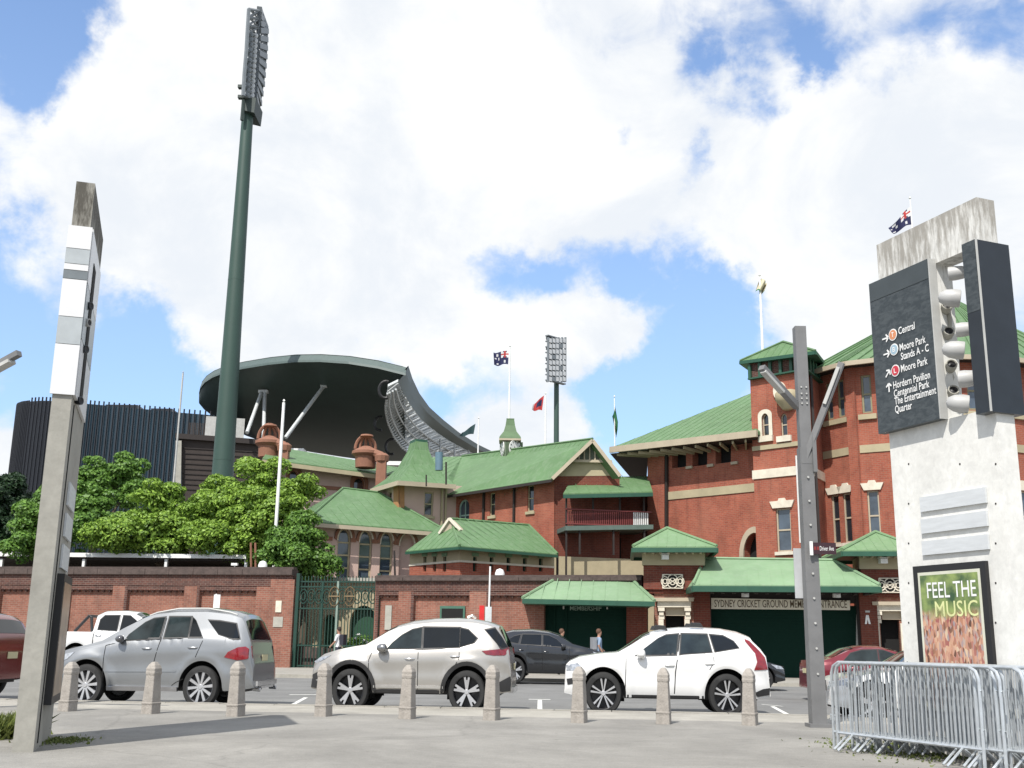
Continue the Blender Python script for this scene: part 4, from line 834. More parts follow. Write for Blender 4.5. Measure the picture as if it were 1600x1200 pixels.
def kiosk(label, dx, Yk, apex, eave, right_hip):
    """brick ticket kiosk; the pixel layout of the first one shifted by dx"""
    root = thing('brick_kiosk', W(1052+dx, 1000, Yk).xy.to_3d(), label, 'kiosk', 'pyramid-roofed brick kiosks beside the entrance'); X = lambda v: v+dx; D = dx*.018
    pl = Plane(X(1004), Yk, X(1100), Yk-.55, row=930); ps = Plane(X(986), Yk+3.4, X(1004), Yk, row=930)
    pxy = lambda pts: pl.poly([(X(a), b+D) for a, b in pts]); rr = lambda a, b, c, d: R4(pl.rect(X(a), b+D, X(c), d+D))
    dr = pl.rect(X(1040), 962+D, X(1070), 1062+D)
    base = [pl.px(X(1022), 1065), pl.px(X(1090), 1065), pl.px(X(1084), 922+D), pl.px(X(1022), 921+D)]; base[0] = (base[3][0], 0); base[1] = (base[2][0], 0)
    mb = MB(); sheet(mb, pl, base, [R4((dr[0], .002, dr[2], dr[3]))], rev=.6); sheet(mb, pl, base, d=-2.9)
    for k in (0, 1): a = base[(3, 1)[k]][0]; mb.face([pl.pt(a, 0), pl.pt(a, 0, -2.9), pl.pt(a, base[2][1], -2.9), pl.pt(a, base[2][1])])
    mb.build('lower_wall', BRKW, root)
    piece('upper_wall', pl, pxy([(1006, 921), (1098, 922), (1098, 884), (1006, 884)]), -3.3, .2, BRKK, root)
    piece('cream_frieze', pl, pxy([(1004, 883.6), (1101, 884), (1101, 860), (1004, 860)]), -3.4, .26, CRMW, root)
    piece('corbel', pl, pxy([(1014, 927), (1090, 928), (1090, 922.3), (1014, 921.5)]), -3, .1, BRKK, root)
    for k in range(8): x = 1008+k*12.3; piece('bracket', pl, rr(x, 860, x+3.5, 867), .27, .95, CRM, root)
    orn = piece('ornament_panel', pl, rr(1036, 898, 1067, 920), .2, .25, VOID, root)
    cx_, cz = pl.px(X(1051.5), 909+D); mb = MB()
    for k in range(-1, 2):
        r_ = .24 if k == 0 else .17
        for q in (1, .5): mb.tube([pl.pt(cx_+k*.33+r_*q*math.cos(a), cz+r_*1.25*q*math.sin(a), .27) for a in [i*math.pi/7 for i in range(15)]], .025, 5)
    for s1 in (-1, 1): mb.tube([pl.pt(cx_-.43, cz-s1*.28, .27), pl.pt(cx_+.43, cz+s1*.28, .27)], .02, 5)
    for a_, b_ in (((-.44, -.3), (.44, -.3)), ((.44, -.3), (.44, .3)), ((.44, .3), (-.44, .3)), ((-.44, .3), (-.44, -.3))): mb.tube([pl.pt(cx_+a_[0], cz+a_[1], .27), pl.pt(cx_+b_[0], cz+b_[1], .27)], .025, 5)
    mb.build('ornament', WTS, orn)
    piece('portico_lintel', pl, pxy([(1028, 949), (1080, 949), (1080, 940), (1028, 940)]), .0, .3, WTS, root); piece('portico_cornice', pl, pxy([(1024, 940), (1084, 940), (1085, 934.5), (1023, 934.5)]), .0, .45, CRM, root)
    piece('door_head', pl, rr(1040, 949.3, 1070, 962), -.3, .05, CRM, root)
    for x in (1030, 1071):
        piece('portico_column', pl, rr(x, 968, x+8, 1062), .0, .22, WTS, root)
        for j, (y, w_) in enumerate(((949.5, 10), (956, 7), (962, 9))): piece('capital', pl, rr(x-1+(10-w_)/2, y, x-1+(10-w_)/2+w_, y+5.6), .0, .3-.05*j, WTS, root)
    mb = MB(); sheet(mb, pl, R4(dr), d=-.55); mb.build('door', VOID, root)
    c = pl.pt(*pl.px(X(1040), 872+D), .45); mb = MB(); mb.box(c, (.3, .35, .2)); mb.box(c+V((0, 0, .14)), (.36, .4, .04)); mb.build('lamp', WHP, root)
    z = eave[0].z; vs = eave+[eave[1]+(eave[3]-eave[0]) if len(eave) < 4 else eave[3]]
    return root
def kroof(root, A, B, C_, apx, st=.42):
    D_ = A+(C_-B); roof([A, B, C_, D_, apx], [(0, 1, 4), (1, 2, 4), (2, 3, 4), (3, 0, 4)], RGM, root, th=.08, step=st, ridge=((0, 4), (1, 4), (3, 4)))
    fascia(root, [A-V((0, 0, .06)), B-V((0, 0, .06)), C_-V((0, 0, .06)), D_-V((0, 0, .06)), A-V((0, 0, .06))], .2, GTR, w=.14)
    mb = MB(); mb.face([p-V((0, 0, .12)) for p in (A, B, C_, D_)]); mb.build('soffit', GTR, root)
dummy = [V((0, 0, 0))]*4
k1 = kiosk('brick kiosk with pyramid roof, left of the big entrance roller door', 0, 49.6, None, dummy, 0)
A, B = W(989, 852.5, 48.6), W(1120, 855, 48.0); zc = (A.z+B.z)/2; A.z = B.z = zc; C_ = B+V((.5, 5.0, 0)); kroof(k1, A, B, C_, W(1042.5, 825.5, 51.2))
k2 = kiosk('brick kiosk with pyramid roof, right of the big entrance door, partly behind the concrete pylon', 338, 48.0, None, dummy, 0)
A, B = W(1316, 859, 47.0), W(1446, 860, 46.5); zc = (A.z+B.z)/2; A.z = B.z = zc; C_ = B+V((.5, 4.8, 0)); kroof(k2, A, B, C_, W(1368, 831.5, 49.4))
# main entrance
root = thing('entrance_canopy', W(1226, 1000, 49).xy.to_3d(), 'wide faded green canopy roof over the dark roller door and cream lettered entrance sign', 'building')
pl = Plane(1086, 49.1, 1372, 47.5, row=950)
piece('roller_door', pl, pl.poly([(1111, 944), (1345, 946), (1343, 1066), (1111, 1064)]), -.7, -.6, DOORG, root)
mb = MB()
for k in range(24): a, b = pl.px(1112, 958+k*4.5, -.6), pl.px(1342, 960+k*4.5, -.6); slab(mb, pl, [(a[0], a[1]), (b[0], b[1]), (b[0], b[1]+.035), (a[0], a[1]+.035)], -.6, -.57)
mb.build('door_slat', DOORG, root)
piece('door_track', pl, pl.poly([(1340, 955), (1344, 955), (1343, 1062), (1339, 1062)]), -.6, -.5, LGREY, root)
for (a, b) in ((1084, 1110), (1344, 1371)): r = pl.rect(a, 916, b, 1000); piece('brick_pier', pl, R4((r[0], 0, r[2], r[3])), -2.5, .0, BRKK, root)
for (a, b) in ((1104, 1111), (1340, 1345)): r = pl.rect(a, 920, b, 1000); piece('jamb', pl, R4((r[0], 0, r[2], r[3])), -.7, -.3, DKB, root)
piece('beam', pl, pl.poly([(1084, 914), (1371, 917), (1371, 925), (1084, 922)]), -2.5, .1, DKB, root)
for k in range(15): x = 1110+k*17; piece('rafter_tail', pl, R4(pl.rect(x, 921+k*.2, x+6, 928+k*.2)), .1, 1.1, DKB, root)
piece('header_wall', pl, pl.poly([(1104, 921), (1346, 924), (1346, 942), (1104, 939)]), -.8, -.4, DKB, root)
sg = piece('sign_board', pl, pl.poly([(1111, 934), (1329, 938), (1329, 953), (1111, 951)]), -.35, -.25, mat('sign_cream', (.72, .68, .56), .6), root)
q = pl.rect(1116, 938, 1324, 948); text('SYDNEY CRICKET GROUND MEMBERS ENTRANCE', pl, (q[0], q[1]-.03, q[2], q[3]+.02), mat('letter_brown', (.10, .07, .04), .7), sg, d=-.24, bold=.004)
q0, q1 = pl.rect(1352, 964, 1359, 976), None
mb = MB(); a0, t0, a1, t1 = pl.rect(1351, 961, 1360, 975)
for pts_ in ([(a0, t0), (a0+.08, t0), ((a0+a1)/2+.03, t1), ((a0+a1)/2-.05, t1)], [(a1, t0), (a1-.08, t0), ((a0+a1)/2-.03, t1), ((a0+a1)/2+.05, t1)]): slab(mb, pl, pts_, .0, .02)
mb.build('painted_mark', WHP, root); piece('plate', pl, R4(pl.rect(1352, 954, 1359, 957)), 0, .02, LGREY, root)
vs = [W(1083, 911.5, 46.9), W(1375, 917, 45.4), W(1303, 876, 49.0), W(1101, 873, 50.2)]
vs[0].z = vs[1].z = (vs[0].z+vs[1].z)/2; vs += [vs[1]+V((.5, 6, 0)), vs[0]+V((.3, 6, 0))]
roof(vs, [(0, 1, 2, 3), (1, 4, 2), (0, 3, 5), (2, 4, 5, 3)], RGL, root, th=.1, step=.5, ridge=((0, 3), (1, 2), (2, 3)))
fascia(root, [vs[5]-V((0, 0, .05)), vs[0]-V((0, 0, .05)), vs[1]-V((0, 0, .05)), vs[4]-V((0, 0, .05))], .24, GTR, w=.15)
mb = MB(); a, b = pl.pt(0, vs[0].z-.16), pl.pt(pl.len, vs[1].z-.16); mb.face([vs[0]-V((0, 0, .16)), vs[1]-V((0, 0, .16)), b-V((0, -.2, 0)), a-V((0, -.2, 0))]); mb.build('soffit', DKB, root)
for x in (1164, 1303):
    c = pl.pt(*pl.px(x, 921), 1.3); c = V((c.x, c.y, vs[0].z-.38)); mb = MB(); mb.box(c, (.28, .22, .16)); mb.box(c+V((0, -.16, -.03)), (.14, .12, .12)); mb.build('camera', WHP, root)

# ================================================================== FLAGPOLES AND FLAGS
def flagpole(top, bot, Y, label, r=.06, m=WHP, z0=None):
    t = W(*top, Y); b = W(*bot, Y); b = V((t.x, Y, b.z if z0 is None else z0)); mb = MB(); mb.tube([b, t], [r*1.15, r*.8], 8); mb.lathe([(0, .1), (.08, 0), (0, -.08)], t+V((0, 0, .1)), 8)
    return tag(mb.build('flagpole', m, smooth=True), label, 'flagpole'), t
def flag(pts, Y, m, label, paint=None, ripple=.12, cat='flag'):
    """pts = four corners (hoist top, fly top, fly bottom, hoist bottom); a rippled cloth with real thickness"""
    P = [W(*p, Y) for p in pts]; nx, nz = 16, 10; mb = MB(); front = []; 
    for j in range(nz+1):
        for i in range(nx+1):
            u, v = i/nx, j/nz; p = P[0].lerp(P[1], u).lerp(P[3].lerp(P[2], u), v); p.y += math.sin(u*9+v*1.5)*ripple*(.3+u); p.z += math.sin(u*7)*ripple*.3; front.append(p)
    bk = [p+V((0, .02, 0)) for p in front]; fs = []; ms = m if isinstance(m, list) else [m]
    for j in range(nz):
        for i in range(nx):
            k = j*(nx+1)+i; mb.cur = paint((i+.5)/nx, (j+.5)/nz) if paint else 0
            for L_ in (front, bk): mb.face([L_[k], L_[k+1], L_[k+nx+2], L_[k+nx+1]])
    mb.cur = 0
    return tag(mb.build('flag', ms, smooth=True), label, cat)
NAVY = mat('flag_navy', (.012, .015, .065), .8); FRED = mat('flag_red', (.38, .03, .03), .8); FWH = mat('flag_white', (.6, .6, .6), .8); FGRN = mat('flag_green', (.03, .16, .06), .8); FTEAL = mat('flag_teal', (.015, .045, .05), .8); FCRM = mat('flag_cream', (.5, .46, .33), .8)
def aus(u, v):
    if u < .5 and v < .5:
        uu, vv = u/.5, v/.5
        if abs(uu-.5) < .09 or abs(vv-.5) < .12: return 1
        if abs(uu-.5) < .18 or abs(vv-.5) < .22 or abs(uu-vv) < .1 or abs(uu+vv-1) < .1: return 2
        return 0
    for (a, b) in ((.25, .78), (.75, .2), (.75, .85), (.65, .5), (.87, .42)):
        if abs(u-a) < .05 and abs(v-b) < .07: return 2
    return 0
flagpole((797, 543), (797, 656), 71.7, 'thin white flagpole on top of the clock cupola')
flag([(795, 548), (771, 551), (772, 571), (794, 569)], 71.7, [NAVY, FRED, FWH], 'dark blue ensign flying left from the pole above the clock cupola', aus)
flagpole((852.5, 617), (853, 712), 80, 'thin white flagpole on the brick house roof left of the distant floodlight mast')
flag([(850, 618), (833, 632), (831, 641), (847, 641)], 80, [FRED, NAVY, FWH], 'red flag with dark centre, left of the distant floodlight mast', lambda u, v: 1 if abs(u-.4) < .25 and abs(v-.45) < .3 else (2 if u > .88 else 0))
flagpole((748, 655), (748, 718), 90, 'white flagpole left of the clock cupola')
flag([(743, 662), (722, 676), (718, 682), (740, 678)], 90, FTEAL, 'dark teal flag at the edge of the curved stadium roof, left of the clock cupola')
flagpole((960, 622), (962, 700), 72, 'short flagpole at the left eave corner of the big brick grandstand', r=.04)
flag([(961, 634), (957, 650), (963, 686), (966, 660)], 72, FGRN, 'limp green flag above the left eave corner of the grandstand', ripple=.3)
flagpole((1187, 433), (1195, 556), 58.2, 'tall white flagpole on the square brick tower', r=.07)
flag([(1187, 435), (1200, 441), (1193, 458), (1181, 455)], 58.2, [FCRM, FGRN], 'pale cream flag on the square brick tower', lambda u, v: 1 if v > .85 else 0, ripple=.25)
flagpole((1422, 312), (1427, 560), 61, 'thin flagpole showing above the concrete pylon at right', r=.045)
flag([(1422, 323), (1389, 356), (1391, 366), (1425, 350)], 61, [NAVY, FRED, FWH], 'blue ensign flying above the right concrete pylon', aus, ripple=.2)
flagpole((443.5, 629), (430, 890), 57.5, 'tall plain white flagpole standing behind the end of the left wall', r=.1, z0=0)
flagpole((286, 583), (279, 752), 100, 'thin pale mast in front of the dark glass building', r=.1, m=LGREY, z0=0)

# ================================================================== TREES
def leafmat(name, c):
    M = bpy.data.materials.new(name); M.use_nodes = True; t = M.node_tree; b = t.nodes['Principled BSDF']; b.inputs['Roughness'].default_value = .5; b.inputs['Specular IOR Level'].default_value = .35
    g = t.nodes.new('ShaderNodeNewGeometry'); r = t.nodes.new('ShaderNodeValToRGB'); t.links.new(g.outputs['Random Per Island'], r.inputs[0])
    r.color_ramp.elements[0].color = (c[0]*.55, c[1]*.6, c[2]*.6, 1); r.color_ramp.elements[1].color = (c[0]*1.5, c[1]*1.35, c[2]*1.2, 1); t.links.new(r.outputs[0], b.inputs['Base Color'])
    tr = t.nodes.new('ShaderNodeBsdfTranslucent'); t.links.new(r.outputs[0], tr.inputs[0]); mxs = t.nodes.new('ShaderNodeMixShader'); mxs.inputs[0].default_value = .3
    t.links.new(b.outputs[0], mxs.inputs[1]); t.links.new(tr.outputs[0], mxs.inputs[2]); t.links.new(mxs.outputs[0], t.nodes['Material Output'].inputs[0]); return M
LF1 = leafmat('leaf_bright', (.20, .34, .055)); LF2 = leafmat('leaf_mid', (.115, .235, .045)); LF3 = leafmat('leaf_dark', (.022, .052, .022)); LFG = leafmat('grass_blade', (.13, .17, .05))
BARK = mat('bark', (.09, .07, .05), .9, bump=.5)
def quads(C, S, Nn, el=1.5):
    """leaf quads at centres C, sizes S, normals Nn"""
    n = len(C); a = rng.normal(size=(n, 3)); t = np.cross(Nn, a); t /= np.linalg.norm(t, axis=1, keepdims=True)+1e-9; b = np.cross(Nn, t)
    s = S[:, None]; v = np.stack([C-t*s*el*.5, C-b*s*.42, C+t*s*el*.5, C+b*s*.42], 1).reshape(-1, 3)
    return v
def leafmesh(name, v, m, parent=None, off=V((0, 0, 0))):
    n = len(v)//4; me = bpy.data.meshes.new(name); me.vertices.add(len(v)); me.vertices.foreach_set('co', (v-np.array(off)).astype(np.float32).ravel()); me.loops.add(n*4); me.loops.foreach_set('vertex_index', np.arange(n*4, dtype=np.int32))
    me.polygons.add(n); me.polygons.foreach_set('loop_start', np.arange(0, n*4, 4, dtype=np.int32)); me.polygons.foreach_set('loop_total', np.full(n, 4, dtype=np.int32)); me.update(calc_edges=True); me.materials.append(m)
    o = bpy.data.objects.new(name, me); COL.objects.link(o); o.parent = parent; return o
def tree(label, lobes, Y, m, nleaf=230, ls=.16, trunk=None, group='trees behind the left wall', name='leafy_tree'):
    L_ = []
    for (px_, py_, rx, ry, dy) in lobes:
        c = np.array(W(px_, py_, Y+dy)); sx = rx/FOC*Y; sz = ry/FOC*Y; L_.append((c, sx, (sx+sz)/2, sz))
    c0 = sum(l[0] for l in L_)/len(L_); base = V((c0[0] if trunk is None else W(trunk, 1000, Y).x, Y+.5, 0)); root = thing(name, base, label, 'tree', group)
    allv = []
    for c, sx, sy, sz in L_:
        k = max(10, int(16*sx*sz/1.1)); d = rng.normal(size=(k, 3)); d /= np.linalg.norm(d, axis=1, keepdims=True); d[:, 1] = np.where(rng.random(k) < .7, -abs(d[:, 1]), d[:, 1])
        pc = c + d*np.array([sx, sy, sz])*rng.uniform(.55, 1.12, (k, 1)); pr_ = rng.uniform(.26, .70, k)
        for q in range(k):
            n = int(nleaf*(pr_[q]/.5)**2); e = rng.normal(size=(n, 3)); e /= np.linalg.norm(e, axis=1, keepdims=True); e[:, 2] = np.where(rng.random(n) < .55, abs(e[:, 2]), e[:, 2])
            rad = pr_[q]*(1-.35*rng.random((n, 1))**2); P = pc[q]+e*rad*np.array([1.15, 1, .8]); nn = e*1.0+rng.normal(size=(n, 3))*.55+np.array([0, 0, .35]); nn /= np.linalg.norm(nn, axis=1, keepdims=True)
            allv.append(quads(P, rng.uniform(ls*.6, ls*1.25, n), nn))
        n = int(160*sx*sz); e = rng.normal(size=(n, 3)); e /= np.linalg.norm(e, axis=1, keepdims=True); P = c+e*np.array([sx, sy, sz])*rng.uniform(.2, .9, (n, 1)); allv.append(quads(P, rng.uniform(ls, ls*1.6, n), e))
    leafmesh('crown', np.concatenate(allv), m, root, base)
    mb = MB(); zc = min(l[0][2]-l[3]*.3 for l in L_); mb.tube([base, base+V((.1, 0, zc*.5)), base+V((0, 0, zc))], [.28, .2, .17], 8)
    for c, sx, sy, sz in L_: mb.tube([base+V((0, 0, zc*.8)), (base+V((0, 0, zc))).lerp(V(c), .5)+V((0, .2, .2)), V(c)], [.13, .09, .04], 6)
    mb.build('trunk', BARK, root, smooth=True)
tree('dark bluish-green tree at the far left edge beyond the dark building corner', [(-20, 800, 45, 55, 0), (20, 790, 35, 45, 3), (45, 835, 30, 45, 0), (0, 850, 50, 45, 0)], 76, LF3, 170, .2)
tree('mid-green tree behind the left concrete pylon, rising in front of the dark glass facade', [(155, 755, 38, 42, 2), (195, 738, 26, 28, 3), (140, 795, 40, 38, 0), (215, 775, 22, 22, 2), (100, 790, 28, 38, 0)], 64, LF2, 220, .16)
tree('bright green low tree left of the concrete pylon, above the wall', [(70, 815, 36, 42, 0), (45, 845, 30, 30, -1), (115, 835, 40, 32, 0)], 61, LF2, 230, .15)
tree('bright green bushy tree in the middle of the row behind the left wall', [(250, 790, 42, 32, 0), (225, 835, 55, 32, -1), (285, 830, 50, 38, 0), (180, 840, 40, 28, -1), (320, 800, 28, 24, 1)], 61, LF1, 250, .15)
tree('largest bright green tree, left of the tall white flagpole', [(408, 752, 36, 34, 0), (370, 795, 48, 34, 0), (425, 805, 50, 40, -1), (345, 840, 48, 30, -1), (465, 785, 32, 38, 0), (400, 850, 50, 26, -1), (345, 765, 22, 18, 3)], 60.5, LF1, 260, .15)
tree('green tree drooping over the iron gate at the end of the left wall', [(458, 850, 34, 32, 0), (440, 872, 30, 22, -1), (490, 872, 26, 26, 0), (478, 828, 22, 24, 0), (505, 888, 16, 18, 0)], 57.5, LF2, 260, .14)
# flower bush behind the gate
c = W(566, 1000, 56.5); c.z = 0; root = thing('rose_bush', c, 'leafy bush with white flowers behind the iron gate', 'bush')
e = rng.normal(size=(2600, 3)); e /= np.linalg.norm(e, axis=1, keepdims=True); P = np.array(c)+e*np.array([1.1, .6, .75])*rng.uniform(.5, 1, (2600, 1))+np.array([0, 0, 1.0]); leafmesh('foliage', quads(P, rng.uniform(.06, .13, 2600), e), LF2, root, c)
fl = None
for k in range(22):
    a = rng.normal(size=3); a /= np.linalg.norm(a); a[1] = -abs(a[1]); p = a*np.array([1.15, .65, .8])+np.array([0, 0, 1.0])
    if fl is None: mb = MB(); mb.lathe([(0, .07), (.08, 0), (0, -.07)], (0, 0, 0), 6); fl = mb.build('flower', FWH, root, local=True); o = fl
    else: o = fl.copy(); COL.objects.link(o)
    o.location = tuple(p)
mb = MB(); mb.tube([c, c+V((0, 0, .9))], .06, 6); mb.build('stem', BARK, root)

# ================================================================== CARS
def paint(name, c, metal=.0, rough=.28, flake=.03): return mat(name, c, rough, metal, var=flake, nscale=2, coat=1., spec=.5)
TYR = mat('tyre_rubber', (.018, .018, .018), .8); RIMS = mat('rim_silver', (.55, .55, .56), .3, .7); RIMD = mat('rim_dark', (.02, .02, .022), .35, .3)
CGL = mat('car_glass', (.006, .008, .010), .06, var=.2, spec=.45); CGT = mat('car_glass_mottled', (.018, .026, .028), .05, var=.6, nscale=2.2, spec=.5)  # second glass is opaque, its uneven tone standing in for reflections
PLAST = mat('black_plastic', (.022, .022, .023), .55); CHR = mat('chrome', (.65, .65, .66), .15, .9); TAIL = mat('tail_lamp', (.20, .006, .012), .12, coat=1., var=.3, nscale=12); TAILD = mat('tail_lamp_dark', (.16, .01, .018), .12, coat=1., var=.3, nscale=12)
HEADL = mat('head_lamp', (.35, .37, .40), .1, .3, coat=1., var=.5, nscale=14); PLATE = mat('number_plate', (.55, .50, .30), .5)
def interp(tab, x): return float(np.interp(x, [a for a, b in tab], [b for a, b in tab]))
class Car:
    def __init__(s, name, label, loc, rz, top, belt, wheels, Wd, body, sill=.36, ra=.47, rb=.54, rw=(.385, .44), flare=.02, tf=.22, tr=.14, tumble=.32, group=None, cat='car', wz=.44):
        s.root = thing(name, loc, label, cat, group, rz); s.top = top; s.belt = belt; s.wh = wheels; s.W = Wd; s.sill = sill; s.ra, s.rb, s.rw = ra, rb, rw; s.xf, s.xr = top[0][0], top[-1][0]
        s.tf, s.tr, s.tumble, s.flare, s.body, s.wz = tf, tr, tumble, flare, body, wz; s.make_body()
    def topz(s, x): return interp(s.top, x)
    def bz(s, x): return min(interp(s.belt, x), s.topz(x)-.035)
    def plan(s, x):
        e = max(0, x-s.xf); r = max(0, s.xr-x); p = 1.
        if e < .75: p -= s.tf*((.75-e)/.75)**2.4
        if r < .5: p -= s.tr*((.5-r)/.5)**2.2
        return p
    def ys(s, x, z):
        b = s.bz(x); zz = min(z, b); t = (zz-s.sill)/max(.1, b-s.sill)
        f = 1-.06*max(0, (.38-t)/.38)**2-.05*max(0, (t-.72)/.28)**2-.012*math.exp(-((t-.5)/.12)**2)+.006*math.exp(-((t-.74)/.05)**2)
        y = s.W/2*s.plan(x)*f
        for c in s.wh:
            d = math.hypot((x-c)/(s.ra+.1), (zz-s.wz)/(s.rb+.1))
            if d < 1.25: y += s.flare*math.exp(-((d-.95)/.16)**2)
        if z > b: y -= .012+s.tumble*(z-b)
        return y
    def zbot(s, x):
        z = s.sill + (.0 if s.xf+.35 < x < s.xr-.35 else .06*min(1, max((s.xf+.35-x), (x-s.xr+.35))/.35))
        for c in s.wh:
            if abs(x-c) < s.ra: z = max(z, s.wz+s.rb*math.sqrt(1-((x-c)/s.ra)**2))
        return z
    def zrail(s, x): b = s.bz(x); return b+(s.topz(x)-b)*.84
    def make_body(s):
        xs = set(np.round(np.arange(s.xf, s.xr, .05), 3)) | {s.xr, s.xf+.01, s.xf+.025, s.xr-.01, s.xr-.025}
        for c in s.wh:
            for q in (1.0, .998, .985, .96, .92, .86, .78, .68): xs |= {c-s.ra*q, c+s.ra*q}
        for a, b in s.top: xs.add(a)
        xs = sorted(x for x in xs if s.xf <= x <= s.xr); rows = []
        NL, NG, NR = 12, 5, 7
        for x in xs:
            z0 = s.zbot(x); b = s.bz(x); z0 = min(z0, b-.03); P = []
            for k in range(NL+1): z = z0+(b-z0)*k/NL; P.append((x, s.ys(x, z), z))
            zr = s.zrail(x)
            for k in range(1, NG+1): z = b+(zr-b)*k/NG; P.append((x, s.ys(x, z+1e-5), z))
            yr = s.ys(x, zr+1e-5)
            for k in range(1, NR+1): q = (k/NR)**1.25; P.append((x, yr*(1-q), zr+(s.topz(x)-zr)*(1-(1-q)**3)))
            rows.append(P)
        n = len(rows[0]); mb = MB(); vs = []; fs = []
        for P in rows: vs += P + [(x, -y, z) for x, y, z in P[:-1][::-1]]
        m_ = 2*n-1
        for i in range(len(rows)-1):
            for k in range(m_-1): fs.append((i*m_+k, i*m_+k+1, (i+1)*m_+k+1, (i+1)*m_+k))
        fs.append(tuple(range(m_))); fs.append(tuple((len(rows)-1)*m_+k for k in range(m_))[::-1])
        mb.mesh(vs, fs); s.b = mb.build('body', s.body, s.root, local=True, weld=True, smooth=38)
        ub = MB(); ub.box(((s.xf+s.xr)/2, 0, s.sill+.12), (s.xr-s.xf-.5, s.W-.62, .3)); ub.build('underbody', PLAST, s.root, local=True)
        for c in s.wh:
            for sd_ in (-1, 1):
                mb = MB(); y0 = sd_*(s.W/2-.05); y1 = sd_*(s.W/2-.42); N_ = 14; vs = []
                for y in (y0, y1):
                    for k in range(N_+1): a = math.pi*k/N_; vs.append((c+(s.ra+.004)*math.cos(a), y, max(s.wz+(s.rb+.004)*math.sin(a), s.wz-.06)))
                fs = [(k, k+1, N_+2+k, N_+1+k) for k in range(N_)]+[tuple(range(N_+1, 2*N_+2))]; mb.mesh(vs, fs)
                mb.box((c, y1, s.wz-.02), (s.ra*1.9, .02, .3)); mb.build('wheel_arch', VOID, s.root, local=True)
    def over(s, poly, m, name, off=.006, sides=(-1, 1), parent=None, step=.09):
        x0 = min(p[0] for p in poly); x1 = max(p[0] for p in poly); z0 = min(p[1] for p in poly); z1 = max(p[1] for p in poly); out_ = []
        pts = []
        for k in range(len(poly)):
            a, b = poly[k], poly[(k+1) % len(poly)]; n = max(1, int(math.hypot(b[0]-a[0], b[1]-a[1])/step)); pts += [V((a[0]+(b[0]-a[0])*j/n, a[1]+(b[1]-a[1])*j/n)) for j in range(n)]
        ed = [(k, (k+1) % len(pts)) for k in range(len(pts))]; x = x0+step/2
        while x < x1:
            z = z0+step/2
            while z < z1:
                if inside((x, z), poly): pts.append(V((x, z)))
                z += step
            x += step
        vs, _, fs, *_ = delaunay_2d_cdt(pts, ed, [], 1, 1e-5)
        for sd_ in sides:
            mb = MB(); F = [V((v.x, sd_*(s.ys(v.x, v.y)+off), v.y)) for v in vs]; B = [V((v.x, sd_*(s.ys(v.x, v.y)-.01), v.y)) for v in vs]; n = len(vs); np_ = len(ed)
            mb.mesh(F+B, [tuple(f) for f in fs]+[(k, (k+1) % np_, (k+1) % np_+n, k+n) for k in range(np_)]); out_.append(mb.build(name, m, parent or s.root, local=True, smooth=30))
        return out_
    def line(s, pts, w=.014, m=None, off=.0035, name='door_gap'):
        for a, b in zip(pts[:-1], pts[1:]):
            d = V((b[0]-a[0], b[1]-a[1])).normalized(); nrm = V((-d.y, d.x))*w/2; s.over([(a[0]-nrm.x, a[1]-nrm.y), (b[0]-nrm.x, b[1]-nrm.y), (b[0]+nrm.x, b[1]+nrm.y), (a[0]+nrm.x, a[1]+nrm.y)], m or VOID, name, off)
    def windows(s, polys, gl=None, trim=True):
        for i, p in enumerate(polys):
            if trim: s.over(inset(p, -.028), PLAST, 'window_trim', .013)
            s.over(p, (gl[i] if gl else CGL), 'window', .019)
    def screen(s, xa, xb, m=CGT, name='windscreen', f0=.86):
        mb = MB(); vs = []; nx, ny = 8, 12
        for i in range(nx+1):
            x = xa+(xb-xa)*i/nx; zr = s.zrail(x); yr = s.ys(x, zr+1e-5); dz = (s.topz(x+.02)-s.topz(x-.02))/.04; nr = V((-dz, 0, 1)).normalized()*.008
            for k in range(ny+1): f = -f0+2*f0*k/ny; vs.append(V((x, yr*f, zr+(s.topz(x)-zr)*(1-abs(f)**3)))+nr)
        mb.mesh(vs, [(i*(ny+1)+k, i*(ny+1)+k+1, (i+1)*(ny+1)+k+1, (i+1)*(ny+1)+k) for i in range(nx) for k in range(ny)]); return mb.build(name, m, s.root, local=True, smooth=True)
    def handle(s, pts, m=None):
        for x, z in pts:
            for sd_ in (-1, 1): mb = MB(); y = s.ys(x, z)+.022; mb.tube([(x-.10, sd_*(y-.02), z), (x-.07, sd_*y, z), (x+.07, sd_*y, z), (x+.10, sd_*(y-.02), z)], .016, 6); mb.build('door_handle', m or s.body, s.root, local=True, smooth=True)
    def mirror(s, x, z, m, sz=(.13, .09, .085)):
        for sd_ in (-1, 1):
            y = s.ys(x, z); mb = MB(); c = V((x, sd_*(y+.14), z+.03)); vs = []; N_, M_ = 12, 7
            for j in range(M_+1):
                ph = math.pi*j/M_
                for k in range(N_): a = 2*math.pi*k/N_; vs.append(c+V((sz[0]*math.sin(ph)*math.cos(a)*(1 if math.cos(a) < 0 else .45), sz[1]*1.2*math.cos(ph), sz[2]*math.sin(ph)*math.sin(a))))
            mb.mesh(vs, [(j*N_+k, j*N_+(k+1) % N_, (j+1)*N_+(k+1) % N_, (j+1)*N_+k) for j in range(M_) for k in range(N_)]); o = mb.build('side_mirror', m, s.root, local=True, smooth=True, weld=True)
            mb = MB(); mb.tube([(x-.02, sd_*(y-.01), z-.06), (x-.01, sd_*(y+.09), z-.03)], .03, 6); mb.build('mirror_arm', PLAST, o, local=True)
